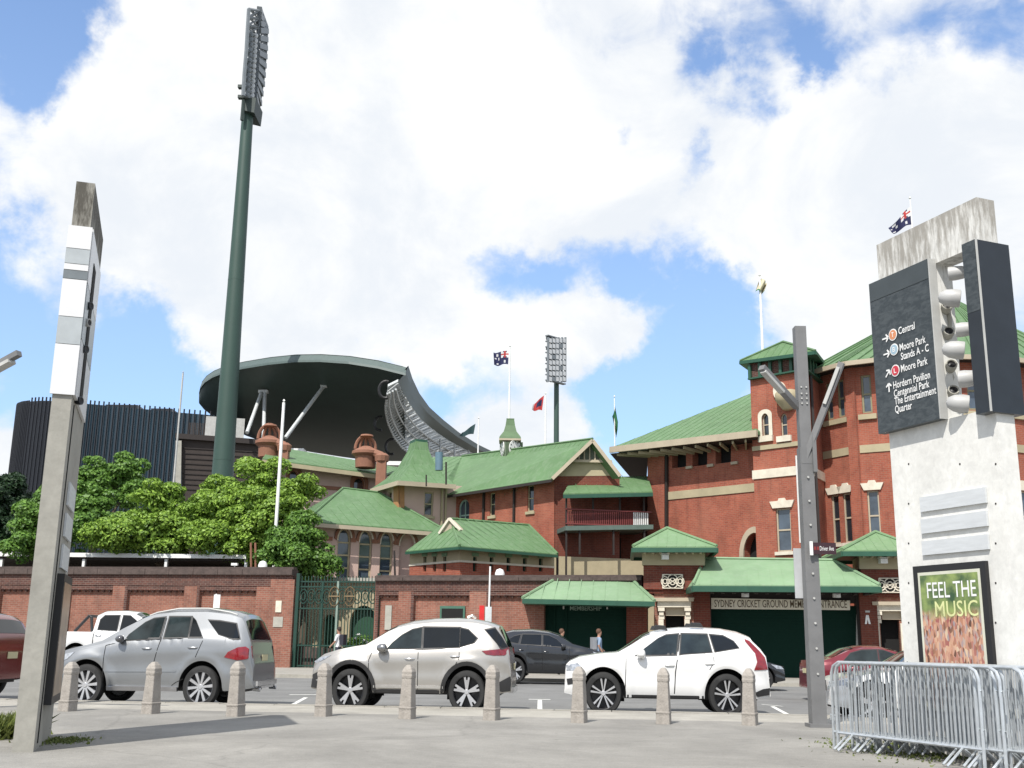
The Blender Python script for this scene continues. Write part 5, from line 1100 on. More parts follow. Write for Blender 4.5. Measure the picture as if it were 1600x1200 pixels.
    def wheels(s, style='ten'):
        rx, rz = s.rw; tp = []
        t = MB(); t.lathe([(.70, -.11), (.93, -.115), (.985, -.09), (1.0, -.04), (1.0, .04), (.985, .09), (.93, .115), (.70, .11)], (0, 0, 0), 36, 'Y', rx, rz, cap=False)
        r = MB(); r.lathe([(.70, -.112), (.735, -.118), (.745, -.10), (.70, -.075), (.66, .05), (.0, .06)], (0, 0, 0), 36, 'Y', rx, rz, cap=False)
        sp = MB(); sp.lathe([(.0, -.10), (.10, -.10), (.14, -.085), (.14, -.05), (0, -.05)], (0, 0, 0), 16, 'Y', rx, rz)
        def spoke(a, w0, w1, r0=.10, r1=.70, y0=-.088, y1=-.10):
            c_, s_ = math.cos(a), math.sin(a); q = []
            for (r_, w_) in ((r0, w0), (r1, w1)):
                for sg in (-1, 1): q.append((rx*(r_*c_-sg*w_*s_), rz*(r_*s_+sg*w_*c_), r_ == r0))
            F = [(x, y0 if i_ else y1, z) for x, z, i_ in q]; B = [(x, -.04, z) for x, z, i_ in q]
            sp.mesh(F+B, [(0, 1, 3, 2), (4, 6, 7, 5), (0, 2, 6, 4), (1, 5, 7, 3), (2, 3, 7, 6)])
        if style == 'ten':
            for k in range(10): spoke(math.pi*2*k/10+.1, .045, .075)
        elif style == 'five':
            for k in range(5): a = math.pi*2*k/5+math.pi/2; spoke(a-.16, .04, .055); spoke(a+.16, .04, .055); spoke(a, .03, .035, .1, .55)
        else:
            for k in range(5): a = math.pi*2*k/5+.3; spoke(a-.19, .025, .05); spoke(a+.19, .025, .05)
        dk = style != 'ten'; first = None
        for c in s.wh:
            for sd_ in (-1, 1):
                x, y = c, (s.W/2*min(1, s.plan(c))-.125)
                e = bpy.data.objects.new('wheel', None); COL.objects.link(e); e.parent = s.root; e.location = (x, sd_*y, rz); e.rotation_euler = (0, 0, 0 if sd_ < 0 else math.pi)
                if first is None:
                    T = t.build('tyre', TYR, None, smooth=50); R_ = r.build('rim', RIMD if dk else mat('rim_grey', (.10, .10, .105), .4, .5), None, smooth=40); S_ = sp.build('spokes', RIMS, None); first = (T, R_, S_); tri = first
                else: tri = [o.copy() for o in first]; [COL.objects.link(o) for o in tri]
                for o in tri: o.parent = e
    def rails(s, x0, x1, yf=.86, m=RIMS, h=.05):
        for sd_ in (-1, 1):
            P = []
            for k in range(13): x = x0+(x1-x0)*k/12; yr = s.ys(x, s.zrail(x)+1e-5)*yf; P.append((x, sd_*yr, s.zrail(x)+(s.topz(x)-s.zrail(x))*(1-yf**3)+h*min(1, 3*min(k, 12-k)/12)))
            mb = MB(); mb.tube(P, .022, 6); mb.build('roof_rail', m, s.root, local=True, smooth=True)
    def rearplate(s, z, x=None, m=PLATE): x = s.xr+.006 if x is None else x; mb = MB(); mb.box((x, 0, z), (.012, .42, .13)); mb.build('number_plate', m, s.root, local=True)
    def frontplate(s, z): mb = MB(); mb.box((s.xf-.006, 0, z), (.012, .42, .13)); mb.build('number_plate', PLATE, s.root, local=True); mb = MB(); mb.box((s.xf-.002, 0, z+.2), (.02, s.W*.42, .2)); mb.build('grille', PLAST, s.root, local=True)
    def arches(s, w=.065, m=None, off=.018):
        for c in s.wh:
            N_ = 16; o_ = [(c+(s.ra+w)*math.cos(math.pi*k/N_), s.wz+(s.rb+w)*math.sin(math.pi*k/N_)) for k in range(N_+1)]; i_ = [(c+(s.ra-.01)*math.cos(math.pi*k/N_), s.wz+(s.rb-.01)*math.sin(math.pi*k/N_)) for k in range(N_+1)]
            s.over(o_+i_[::-1], m or PLAST, 'arch_trim', off, step=.07)
    def sill_trim(s, h=.1, m=None, off=.012, z0=None):
        a, b = s.wh[0]+s.ra+.02, s.wh[1]-s.ra-.02; z0 = z0 or s.sill; s.over([(a, z0), (b, z0), (b, z0+h), (a, z0+h)], m or PLAST, 'sill_trim', off, step=.15)
Y0 = lambda x, px: 0
def place(px, py, wx, Wd, yaw=YAW*.7):                 # near-side front wheel contact -> car origin (local x of that wheel = wx)
    p = G(px, py, 0); c, s_ = math.cos(yaw), math.sin(yaw); return V((p.x-wx*c-(Wd/2-.02)*s_*1, p.y-wx*s_+(Wd/2-.02)*c, 0)), yaw
# silver SUV, rear quarter toward the camera
SILV = paint('paint_silver', (.235, .245, .255), .5, .36); CHAM = paint('paint_champagne', (.37, .355, .33), .5, .36); WHT = paint('paint_white', (.68, .68, .67), 0, .3, .01)
loc, yw = place(129, 1104, .73, 2.0)
c = Car('parked_car', 'silver grey SUV with roof rails, parked nearest the left concrete pylon', loc, yw,
    [(-.32, .62), (-.30, .86), (-.27, .96), (-.13, 1.07), (.26, 1.2), (.66, 1.29), (.99, 1.385), (1.4, 1.68), (1.8, 1.93), (2.06, 2.03), (2.54, 2.10), (3.18, 2.11), (3.71, 2.05), (3.98, 1.97), (4.04, 1.88), (4.13, 1.66), (4.22, 1.42), (4.27, 1.15), (4.33, .90), (4.34, .55)],
    [(-.3, .85), (-.02, .95), (.5, 1.16), (1.21, 1.31), (1.5, 1.355), (2.37, 1.43), (3.26, 1.46), (3.83, 1.44), (4.24, 1.34)], [.73, 3.24], 2.0, SILV, sill=.37)
c.windows([[(1.50, 1.385), (1.58, 1.52), (1.87, 1.76), (2.04, 1.845), (2.29, 1.875), (2.25, 1.44)], [(2.40, 1.885), (2.87, 1.89), (2.87, 1.475), (2.36, 1.45)], [(2.92, 1.88), (3.0, 1.81), (3.19, 1.48), (2.91, 1.475)], [(3.27, 1.82), (3.52, 1.81), (3.88, 1.76), (4.0, 1.46), (3.86, 1.45), (3.54, 1.54)]], [CGT, CGT, CGL, CGL])
c.screen(1.05, 1.78); c.screen(4.045, 4.215, CGL, 'rear_window')
c.over([(3.72, 1.06), (3.80, 1.17), (4.0, 1.27), (4.26, 1.30), (4.29, 1.04), (4.0, 1.0)], TAIL, 'tail_light', .012); c.over([(-.2, .92), (.1, 1.06), (.42, 1.12), (.3, .98), (.0, .86)], HEADL, 'headlight', .01)
c.line([(1.10, .46), (1.10, 1.27), (1.3, 1.32)]); c.line([(2.20, .46), (2.19, .9), (2.30, 1.42), (2.33, 1.86)]); c.line([(2.86, .60), (2.70, .52), (2.62, .46)]); c.line([(3.10, 1.05), (3.22, 1.40)])
c.line([(1.15, .74), (2.7, .76)], .03, SILV, .012, 'side_moulding'); c.line([(.4, .42), (.4, .5)], .02)
c.handle([(2.02, 1.22), (3.02, 1.25)]); c.mirror(1.47, 1.38, mat('mirror_grey', (.06, .06, .065), .3, coat=1)); c.wheels('ten'); c.rails(1.9, 3.85, .86, LGREY, .035); c.rearplate(1.05, 4.315); c.sill_trim(.09, mat('step_silver', (.3, .3, .31), .35, .6), .06, .34)
mb = MB(); mb.box((4.33, 0, .52), (.16, 1.5, .10)); mb.box((4.38, 0, .44), (.06, .9, .05)); mb.build('rear_bumper_trim', CHR, c.root, local=True); mb = MB(); mb.tube([(4.28, -.62, .40), (4.44, -.62, .39)], .04, 8); mb.tube([(4.28, .62, .40), (4.44, .62, .39)], .04, 8); mb.build('exhaust', CHR, c.root, local=True)
# champagne SUV
loc, yw = place(545, 1113, .87, 1.98)
c = Car('parked_car', 'champagne coloured SUV with black wheel arch trim, parked in the middle', loc, yw,
    [(.0, .55), (.02, .80), (.03, .94), (.09, 1.05), (.27, 1.18), (.57, 1.27), (.91, 1.345), (1.15, 1.385), (1.35, 1.53), (1.6, 1.71), (1.79, 1.80), (2.09, 1.885), (2.52, 1.935), (3.04, 1.95), (3.38, 1.935), (3.69, 1.88), (3.93, 1.80), (3.96, 1.74), (4.08, 1.50), (4.14, 1.33), (4.17, 1.17), (4.21, .83), (4.22, .5)],
    [(.0, .9), (.21, 1.04), (.66, 1.19), (1.2, 1.235), (1.7, 1.265), (2.33, 1.285), (3.17, 1.32), (3.5, 1.36), (3.92, 1.33), (4.13, 1.25)], [.87, 3.30], 1.98, CHAM, sill=.40, flare=.03)
c.windows([[(1.60, 1.295), (1.72, 1.42), (1.90, 1.57), (2.1, 1.68), (2.31, 1.725), (2.32, 1.31)], [(2.36, 1.73), (3.11, 1.73), (3.12, 1.345), (2.37, 1.31)], [(3.135, 1.725), (3.30, 1.69), (3.48, 1.53), (3.42, 1.44), (3.14, 1.35)], [(3.66, 1.69), (3.86, 1.73), (4.0, 1.55), (4.12, 1.36), (3.98, 1.33), (3.90, 1.44)]], [CGT, CGL, CGL, CGL])
c.screen(1.17, 1.74); c.screen(3.965, 4.13, CGL, 'rear_window')
c.over([(3.60, 1.27), (3.95, 1.31), (4.15, 1.36), (4.18, 1.19), (3.85, 1.18), (3.69, 1.20)], TAILD, 'tail_light', .014); c.over([(.03, 1.0), (.16, 1.08), (.42, 1.14), (.3, 1.06), (.1, .97)], HEADL, 'headlight', .01); c.over([(.03, .74), (.16, .80), (.18, .66), (.05, .62)], PLAST, 'fog_light', .01)
c.line([(1.27, .48), (1.24, 1.05), (1.3, 1.22)]); c.line([(2.28, .48), (2.27, 1.29), (2.335, 1.72)]); c.line([(3.02, .92), (3.13, 1.10), (3.13, 1.33)])
c.handle([(2.10, 1.09), (3.05, 1.15)], CHR); c.mirror(1.56, 1.27, mat('mirror_silver', (.25, .25, .25), .25, .8, coat=1), (.16, .10, .10)); c.wheels('five'); c.arches(.075); c.sill_trim(.07); c.sill_trim(.05, CHR, .022, .50)
c.over([(4.03, .45), (4.20, .47), (4.215, .78), (3.92, .62), (3.88, .5)], PLAST, 'bumper_trim', .016); c.over([(.01, .48), (.30, .45), (.3, .56), (.03, .66)], PLAST, 'bumper_trim', .016); c.rearplate(.95); mb = MB(); mb.box((4.2, 0, .48), (.12, 1.3, .12)); mb.build('skid_plate', CHR, c.root, local=True)
mb = MB(); mb.tube([(3.2, .0, 1.95), (3.3, 0, 2.0), (3.38, 0, 1.95)], [.05, .04, .02], 6); mb.build('antenna_fin', CHAM, c.root, local=True)
# white SUV
loc, yw = place(943, 1118, .80, 2.0)
c = Car('parked_car', 'white SUV with crossbar feet on its roof, parked right of the middle', loc, yw,
    [(-.02, .5), (.0, .88), (.02, 1.02), (.09, 1.09), (.3, 1.19), (.73, 1.26), (1.10, 1.29), (1.4, 1.475), (1.65, 1.645), (1.85, 1.73), (2.19, 1.80), (2.45, 1.825), (2.88, 1.83), (3.31, 1.81), (3.65, 1.75), (3.88, 1.66), (3.92, 1.59), (4.08, 1.42), (4.2, 1.24), (4.235, .99), (4.25, .66), (4.26, .5)],
    [(-.02, .9), (.06, 1.0), (.68, 1.135), (1.43, 1.195), (2.35, 1.235), (3.18, 1.295), (3.6, 1.335), (3.85, 1.33), (4.06, 1.24), (4.25, 1.15)], [.80, 3.36], 2.0, WHT, sill=.37, flare=.035)
c.windows([[(1.47, 1.225), (1.63, 1.34), (1.96, 1.57), (2.12, 1.64), (2.38, 1.665), (2.32, 1.255)], [(2.46, 1.67), (2.98, 1.665), (3.06, 1.315), (2.41, 1.265)], [(3.05, 1.66), (3.32, 1.64), (3.52, 1.54), (3.62, 1.41), (3.14, 1.325)]], [CGT, CGT, CGL])
c.screen(1.12, 1.80); c.screen(3.925, 4.19, CGL, 'rear_window')
c.over([(3.76, 1.59), (3.86, 1.55), (4.06, 1.35), (4.17, 1.22), (4.22, .97), (3.92, .955), (3.99, 1.12), (3.96, 1.3), (3.77, 1.54)], TAIL, 'tail_light', .014, step=.06); c.over([(.005, .96), (.02, 1.0), (.26, 1.05), (.33, 1.0), (.24, .90), (.03, .88)], HEADL, 'headlight', .01); c.over([(.03, .72), (.15, .74), (.17, .62), (.05, .60)], PLAST, 'fog_light', .01)
c.line([(1.25, .46), (1.28, 1.18)]); c.line([(2.27, .46), (2.30, .9), (2.36, 1.24), (2.42, 1.66)], .02); c.line([(3.0, .95), (3.10, 1.10), (3.10, 1.29)])
c.handle([(2.18, 1.03), (3.02, 1.07)]); c.mirror(1.62, 1.22, WHT, (.14, .10, .10)); c.wheels('twin'); c.sill_trim(.055)
for x in (2.02, 2.78):
    for sd_ in (-1, 1): yr = c.ys(x, c.zrail(x)+1e-5)*.86; z = c.zrail(x)+.03; mb = MB(); mb.mesh([(x-.14, sd_*yr, z+.06), (x+.16, sd_*yr, z+.04), (x+.10, sd_*yr, z+.13), (x-.10, sd_*yr, z+.14), (x-.14, sd_*(yr-.1), z+.07), (x+.16, sd_*(yr-.1), z+.05), (x+.10, sd_*(yr-.1), z+.14), (x-.10, sd_*(yr-.1), z+.15)], [(0, 1, 2, 3), (4, 7, 6, 5), (0, 3, 7, 4), (1, 5, 6, 2), (3, 2, 6, 7), (0, 4, 5, 1)]); mb.build('roof_bar_foot', PLAST, c.root, local=True)
c.over([(3.98, .42), (4.24, .46), (4.245, .60), (4.1, .58), (3.9, .5)], PLAST, 'bumper_trim', .014); c.rearplate(.88)
# small dark car details shared by the more distant ones
SUVT = [(.0, .5), (.02, .85), (.09, 1.03), (.30, 1.16), (.91, 1.31), (1.12, 1.36), (1.6, 1.66), (2.0, 1.78), (2.6, 1.84), (3.3, 1.81), (3.75, 1.70), (3.85, 1.62), (4.05, 1.30), (4.12, .95), (4.13, .5)]
SUVB = [(0, .9), (.21, 1.0), (.66, 1.14), (1.2, 1.21), (2.33, 1.27), (3.5, 1.33), (4.1, 1.25)]
def far_suv(label, px, py, Wd, body, flip, name='parked_car', scale=1., wx=.82, tl=TAIL):
    p = G(px, py, 0); yw = YAW*.6+(math.pi if flip else 0); c_, s_ = math.cos(yw), math.sin(yw)
    loc = V((p.x-wx*c_, p.y+Wd/2-wx*s_, 0)); c = Car(name, label, loc, yw, SUVT, SUVB, [.82, 3.22], Wd, body, sill=.38)
    c.windows([[(1.42, 1.24), (1.72, 1.50), (2.0, 1.62), (2.2, 1.63), (2.2, 1.28)], [(2.27, 1.64), (2.95, 1.64), (3.02, 1.33), (2.27, 1.29)], [(3.02, 1.63), (3.25, 1.58), (3.55, 1.42), (3.1, 1.34)]]); c.screen(1.15, 1.9); c.screen(3.86, 4.03, CGL, 'rear_window')
    c.over([(3.75, 1.12), (3.9, 1.25), (4.1, 1.25), (4.13, 1.03), (3.85, 1.0)], tl, 'tail_light', .012); c.over([(.03, .92), (.12, 1.03), (.42, 1.1), (.3, .98)], HEADL, 'headlight', .01); c.line([(1.24, .48), (1.26, 1.2)]); c.line([(2.22, .48), (2.25, 1.6)]); c.handle([(2.1, 1.08), (3.0, 1.12)]); c.mirror(1.5, 1.22, body); c.wheels('five'); c.rearplate(.9); c.frontplate(.68); c.root.scale = (scale, scale, scale*1.06)
    return c
BLKC = paint('paint_black', (.010, .011, .013), .1, .2); far_suv('black SUV across the road, in the gap between champagne and white SUVs', 806, 1069, 1.95, BLKC, True, wx=3.22, scale=1.0)
REDM = paint('paint_dark_red', (.16, .006, .010), .4, .25)
c = far_suv('dark red SUV cut off by the left frame edge', -88, 1098, 2.0, REDM, False, scale=1.06, wx=3.22*1.06, name='parked_car')
# sedans
SEDT = [(.0, .45), (.02, .68), (.1, .80), (.5, .92), (1.15, 1.0), (1.25, 1.04), (1.75, 1.38), (2.2, 1.50), (2.7, 1.50), (3.1, 1.42), (3.6, 1.16), (3.75, 1.12), (4.08, 1.08), (4.13, .9), (4.15, .45)]
SEDB = [(0, .62), (.3, .82), (1.2, .94), (2.5, 1.0), (3.6, 1.03), (4.1, .98)]
def sedan(label, px, py, Wd, body, flip, wx, yaw=None):
    p = G(px, py, 0); yw = (YAW*.6 if yaw is None else yaw)+(math.pi if flip else 0); c_, s_ = math.cos(yw), math.sin(yw)
    c = Car('parked_car', label, V((p.x-wx*c_, p.y+Wd/2-wx*s_, 0)), yw, SEDT, SEDB, [.78, 3.2], Wd, body, sill=.28, ra=.42, rb=.46, rw=(.35, .38), wz=.38, flare=.015)
    c.windows([[(1.55, 1.02), (1.85, 1.27), (2.15, 1.37), (2.28, 1.38), (2.28, 1.03)], [(2.35, 1.38), (2.75, 1.37), (3.05, 1.29), (3.28, 1.08), (2.35, 1.04)]], [CGT, CGT]); c.screen(1.27, 2.05); c.screen(2.95, 3.55, CGT, 'rear_window')
    c.over([(3.8, .86), (3.85, 1.0), (4.12, 1.0), (4.14, .82), (3.95, .8)], TAIL, 'tail_light', .012); c.over([(.02, .70), (.12, .80), (.48, .86), (.3, .72)], HEADL, 'headlight', .012); c.line([(1.24, .4), (1.28, .95)]); c.line([(2.26, .4), (2.3, 1.36)]); c.handle([(2.12, .88), (3.0, .9)]); c.mirror(1.55, 1.0, body); c.wheels('five'); c.rearplate(.8); c.frontplate(.5)
    return c
sedan('black sedan whose nose shows just behind the tail of the white SUV', 1195, 1080, 1.9, BLKC, True, .78)
sedan('dark red sedan with its red tail light beside the grey lamp post', 1330, 1098, 1.9, paint('paint_red', (.17, .010, .02), .2, .3), True, 3.2)
sedan('white sedan behind the stacked barriers, windscreen facing left', 1372, 1132, 1.95, WHT, False, .78)
# white pickup
p = G(208, 1056, 0); loc = V((W(100, 1000, 41).x-.8, 42, 0)); KZ = 1.0
c = Car('pickup_truck', 'white dual-cab pickup with black sports bar, by the left wall beyond the silver SUV', V((W(86, 1000, 41).x+4.75, 41.8, .06)), math.pi+YAW*.6,
    [(.0, .6), (.02, 1.0), (.1, 1.2), (.5, 1.34), (1.0, 1.44), (1.15, 1.5), (1.6, 1.98), (1.85, 2.10), (2.3, 2.14), (2.95, 2.12), (3.12, 2.04), (3.17, 1.46), (3.2, 1.42), (4.5, 1.42), (4.58, 1.38), (4.6, .6)],
    [(0, 1.0), (.3, 1.2), (1.1, 1.38), (2.0, 1.40), (3.1, 1.43), (3.2, 1.38), (4.6, 1.37)], [.85, 3.7], 1.95, WHT, sill=.5, tf=.18, tr=.05, ra=.5, rb=.56, rw=(.42, .47), wz=.5, cat='pickup')
c.root.scale = (1.06, 1.06, 1.10)
c.windows([[(1.45, 1.44), (1.72, 1.80), (1.95, 1.95), (2.2, 1.96), (2.22, 1.46)], [(2.34, 1.96), (2.85, 1.95), (2.98, 1.82), (3.0, 1.5), (2.34, 1.47)]]); c.screen(1.18, 1.8)
for sd_ in (-1, 1): mb = MB(); mb.tube([(3.28, sd_*.72, 1.42), (3.36, sd_*.70, 1.9), (3.45, sd_*.66, 1.95), (3.9, sd_*.74, 1.42)], .05, 6); mb.build('sports_bar', PLAST, c.root, local=True)
mb = MB(); mb.tube([(3.4, -.68, 1.93), (3.4, .68, 1.93)], .05, 6); mb.build('sports_bar', PLAST, c.root, local=True)
c.line([(2.27, .6), (2.28, 1.95)]); c.line([(3.12, .9), (3.12, 1.42)], .03); c.handle([(2.1, 1.28), (2.95, 1.3)], CHR); c.mirror(1.55, 1.42, WHT); c.wheels('five'); c.frontplate(.85); c.over([(4.4, 1.0), (4.56, 1.0), (4.56, 1.3), (4.4, 1.3)], TAIL, 'tail_light', .012); c.over([(.05, 1.0), (.15, 1.16), (.4, 1.2), (.3, 1.04)], HEADL, 'headlight', .01)

# ================================================================== BOLLARDS
BOLM = mat('bollard_concrete', (.30, .275, .245), .9, var=.10, nscale=7, bump=.5, bscale=30); addspeck(BOLM, sc=30, lo=.9, hi=1.1, big=.08)
def bollard(loc, label, first=[None]):
    root = thing('bollard', loc, label, 'bollard', 'old concrete bollards along the kerb')
    if first[0] is None:
        vs = []; R_ = [(.148, 0), (.142, .16), (.150, .17), (.150, .19), (.138, .20), (.112, .66), (.120, .68), (.124, .71), (.118, .74), (.120, .78), (.092, .835), (.05, .885), (.03, .895)]
        mb = MB()
        for r_, z in R_:
            b_ = r_*.09
            for sx, sy, o_ in ((-1, -1, 0), (-1, -1, 1), (1, -1, 0), (1, -1, 1), (1, 1, 0), (1, 1, 1), (-1, 1, 0), (-1, 1, 1)):
                pass
            for k in range(4):
                a = [(-1, -1), (1, -1), (1, 1), (-1, 1)][k]; n_ = [(1, -1), (1, 1), (-1, 1), (-1, -1)][k]
                p0 = V((a[0]*r_, a[1]*r_, z)); pv = [(-1, 1), (-1, -1), (1, -1), (1, 1)][k]
                if k == 0: q = [(-r_, -r_+b_), (-r_+b_, -r_)]
                elif k == 1: q = [(r_-b_, -r_), (r_, -r_+b_)]
                elif k == 2: q = [(r_, r_-b_), (r_-b_, r_)]
                else: q = [(-r_+b_, r_), (-r_, r_-b_)]
                vs += [(x*.80, y*.88, z*1.04) for x, y in q]
        n = 8; fs = [(i*n+k, i*n+(k+1) % n, (i+1)*n+(k+1) % n, (i+1)*n+k) for i in range(len(R_)-1) for k in range(n)]+[tuple((len(R_)-1)*n+k for k in range(n))]
        mb.mesh(vs[:5*n], [f for f in fs if max(f) < 5*n]); first[0] = [mb.build('base', BOLM, root, local=True)]
        mb = MB(); mb.mesh(vs[4*n:], [tuple(k-4*n for k in f) for f in fs if min(f) >= 4*n]); first[0].append(mb.build('shaft', BOLM, root, local=True))
    else:
        for o in first[0]: q = o.copy(); COL.objects.link(q); q.parent = root
    return root
bl = [(105, 1110, 'concrete bollard half hidden just right of the left concrete pylon'), (235, 1114, 'concrete bollard in front of the silver SUV between its wheels'), (368, 1118, 'concrete bollard in front of the rear corner of the silver SUV'),
      (505, 1118, 'concrete bollard in front of the nose of the champagne SUV'), (636, 1122, 'concrete bollard in front of the doors of the champagne SUV'), (768, 1124, 'concrete bollard at the tail of the champagne SUV'),
      (905, 1128, 'concrete bollard in front of the nose of the white SUV'), (1037, 1130, 'concrete bollard in front of the doors of the white SUV'), (1172, 1132, 'concrete bollard at the tail of the white SUV')]
for i, (x, y, lb) in enumerate(bl):
    p = G(x, y+1); b = bollard(p, lb); b.rotation_euler = (random.uniform(-.012, .012), random.uniform(-.015, .015), YAW*.7-.28+random.uniform(-.08, .08)); b.scale = (1, 1, (.93, .96, 1, .98, .98, 1, 1, 1.0, 1.01)[i])

# ================================================================== CONCRETE PYLONS
def frame(O, u):
    p = Plane.__new__(Plane); p.O = V((O[0], O[1], 0)); p.u = V((u[0], u[1], 0)).normalized(); p.n = V((p.u.y, -p.u.x, 0)); p.len = V(u).length; return p
PCON = mat('pylon_concrete', (.66, .655, .62), .85, var=.1, nscale=1.4, bump=.2, bscale=12, stretch=(1, 1, .5)); addspeck(PCON, sc=8, lo=.93, hi=1.05, big=.08)
def weather(M, z0=6.4, z1=7.0, dark=(.10, .095, .085), amount=.85):
    """dirt streaks and lichen running down from the exposed top"""
    t = M.node_tree; b = t.nodes['Principled BSDF']; src = b.inputs['Base Color'].links[0].from_socket; g = t.nodes.new('ShaderNodeNewGeometry'); sp = t.nodes.new('ShaderNodeSeparateXYZ'); t.links.new(g.outputs['Position'], sp.inputs[0])
    mp_ = t.nodes.new('ShaderNodeMapping'); mp_.inputs['Scale'].default_value = (5, 5, .9); t.links.new(g.outputs['Position'], mp_.inputs[0]); n = t.nodes.new('ShaderNodeTexNoise'); n.inputs['Scale'].default_value = 2.2; n.inputs['Detail'].default_value = 8; n.inputs['Roughness'].default_value = .7; t.links.new(mp_.outputs[0], n.inputs['Vector'])
    r = t.nodes.new('ShaderNodeMapRange'); t.links.new(sp.outputs[2], r.inputs[0]); r.inputs[1].default_value = z0; r.inputs[2].default_value = z1; r.inputs[3].default_value = -.35; r.inputs[4].default_value = .12
    a = t.nodes.new('ShaderNodeMath'); a.operation = 'ADD'; t.links.new(n.outputs[0], a.inputs[0]); t.links.new(r.outputs[0], a.inputs[1]); s_ = t.nodes.new('ShaderNodeMapRange'); t.links.new(a.outputs[0], s_.inputs[0]); s_.inputs[1].default_value = .42; s_.inputs[2].default_value = .62; s_.inputs[4].default_value = amount
    mi = t.nodes.new('ShaderNodeMix'); mi.data_type = 'RGBA'; t.links.new(s_.outputs[0], mi.inputs[0]); t.links.new(src, mi.inputs[6]); mi.inputs[7].default_value = (*dark, 1); t.links.new(mi.outputs[2], b.inputs['Base Color'])
PC2 = mat('pylon_concrete_grey', (.30, .29, .255), .85, var=.1, nscale=1.4, bump=.2, bscale=12); addspeck(PC2, sc=8, lo=.93, hi=1.05, big=.08)
weather(PCON, 5.2, 7.2, (.16, .14, .11), .7); weather(PC2, 5.9, 7.0, (.05, .045, .035), .9)
def megaphone(parent, c, d, r=.13, dark=False, ln=.3, m=None):
    d = V(d).normalized(); x = d.cross(V((0, 0, 1))).normalized(); y = x.cross(d); M_ = Matrix((x, y, d)).transposed()
    def lt(prof, nm, mm, par):
        mb = MB(); vs = []; N_ = 18
        for r_, h in prof:
            for k in range(N_): a = 2*math.pi*k/N_; vs.append(V(c)+M_ @ V((r_*math.cos(a), r_*math.sin(a), h)))
        mb.mesh(vs, [(i*N_+k, i*N_+(k+1) % N_, (i+1)*N_+(k+1) % N_, (i+1)*N_+k) for i in range(len(prof)-1) for k in range(N_)]); return mb.build(nm, mm, par, smooth=50)
    o = lt([(0, -ln*.7), (r*.55, -ln*.62), (r*.9, -ln*.35), (r, 0), (r*.97, ln*.28), (r*.85, ln*.3), (r*.72, ln*.24)], 'speaker', m or mat('speaker_grey', (.40, .40, .39), .5), parent)
    lt([(r*.72, ln*.24), (r*.5, ln*.15), (r*.22, ln*.18), (0, ln*.22)], 'speaker_cone', BLK, o)
# right pylon, broad face towards the camera
root = thing('signage_pylon', (5.7, 14.3, .13), 'tall pale concrete pylon at right with dark direction sign, speakers and framed poster', 'sign pylon', 'twin concrete signage pylons'); bases[root.name] = V((5.7, 14.3, .13))
pp = frame((5.37, 15.24), (.72, -1.82)); Lr = pp.len; T_ = .30
hole = [pp.px(1479, 655), pp.px(1512, 641), pp.px(1502, 398), pp.px(1470, 408)]
a0 = hole[0][0]; a1 = max(hole[1][0], hole[2][0])+.08; t0_ = hole[0][1]; t1_ = hole[3][1]; hole = R4((a0, t0_, a1, t1_))
mb = MB(); o_ = R4((0, .13, Lr, 7.25)); sheet(mb, pp, o_, [hole], rev=T_); sheet(mb, pp, o_, [hole], d=-T_)
for k in range(4): a, b = o_[k], o_[(k+1) % 4]; mb.face([pp.pt(*a), pp.pt(*b), pp.pt(*b, -T_), pp.pt(*a, -T_)], [(a[0], a[1]), (b[0], b[1]), (b[0]+.3, b[1]), (a[0]+.3, a[1])])
mb.build('concrete_slab', PCON, root)
sgn = pp.poly([(1367, 445), (1463, 406), (1477, 656), (1384, 679)]); sa0 = (sgn[0][0]+sgn[3][0])/2; sa1 = (sgn[1][0]+sgn[2][0])/2; st0 = (sgn[3][1]+sgn[2][1])/2; st1 = (sgn[0][1]+sgn[1][1])/2
def panelmat():
    M = bpy.data.materials.new('sign_panel'); M.use_nodes = True; t = M.node_tree; b = t.nodes['Principled BSDF']; b.inputs['Roughness'].default_value = .35; b.inputs['Specular IOR Level'].default_value = .4
    g = t.nodes.new('ShaderNodeTexCoord'); mp_ = t.nodes.new('ShaderNodeMapping'); mp_.inputs['Scale'].default_value = (2.2, 2.2, 5); t.links.new(g.outputs['Object'], mp_.inputs[0]); n = t.nodes.new('ShaderNodeTexNoise'); n.inputs['Scale'].default_value = 3.0; n.inputs['Detail'].default_value = 8; n.inputs['Roughness'].default_value = .7; n.inputs['Distortion'].default_value = .5; t.links.new(mp_.outputs[0], n.inputs['Vector'])
    r = t.nodes.new('ShaderNodeValToRGB'); t.links.new(n.outputs[0], r.inputs[0]); e = r.color_ramp.elements; e[0].position = .42; e[0].color = (.030, .038, .042, 1); e[1].position = .58; e[1].color = (.058, .068, .072, 1); t.links.new(r.outputs[0], b.inputs['Base Color']); return M
SPM = panelmat()
sg = piece('direction_sign', pp, R4((sa0, st0, sa1, st1)), .002, .12, SPM, root)
piece('sign_header', pp, R4((sa0+.01, st1-.28, sa1-.01, st1-.01)), .121, .126, mat('header_grey', (.045, .055, .058), .4), sg)
fr = MB(); slab(fr, pp, R4((sa1, st0, sa1+.02, st1)), -.0, .125); fr.build('sign_edge', LGREY, sg)
LW = mat('letter_white', (.75, .75, .73), .5)
def sx(x, y): return pp.px(x, y, .13)
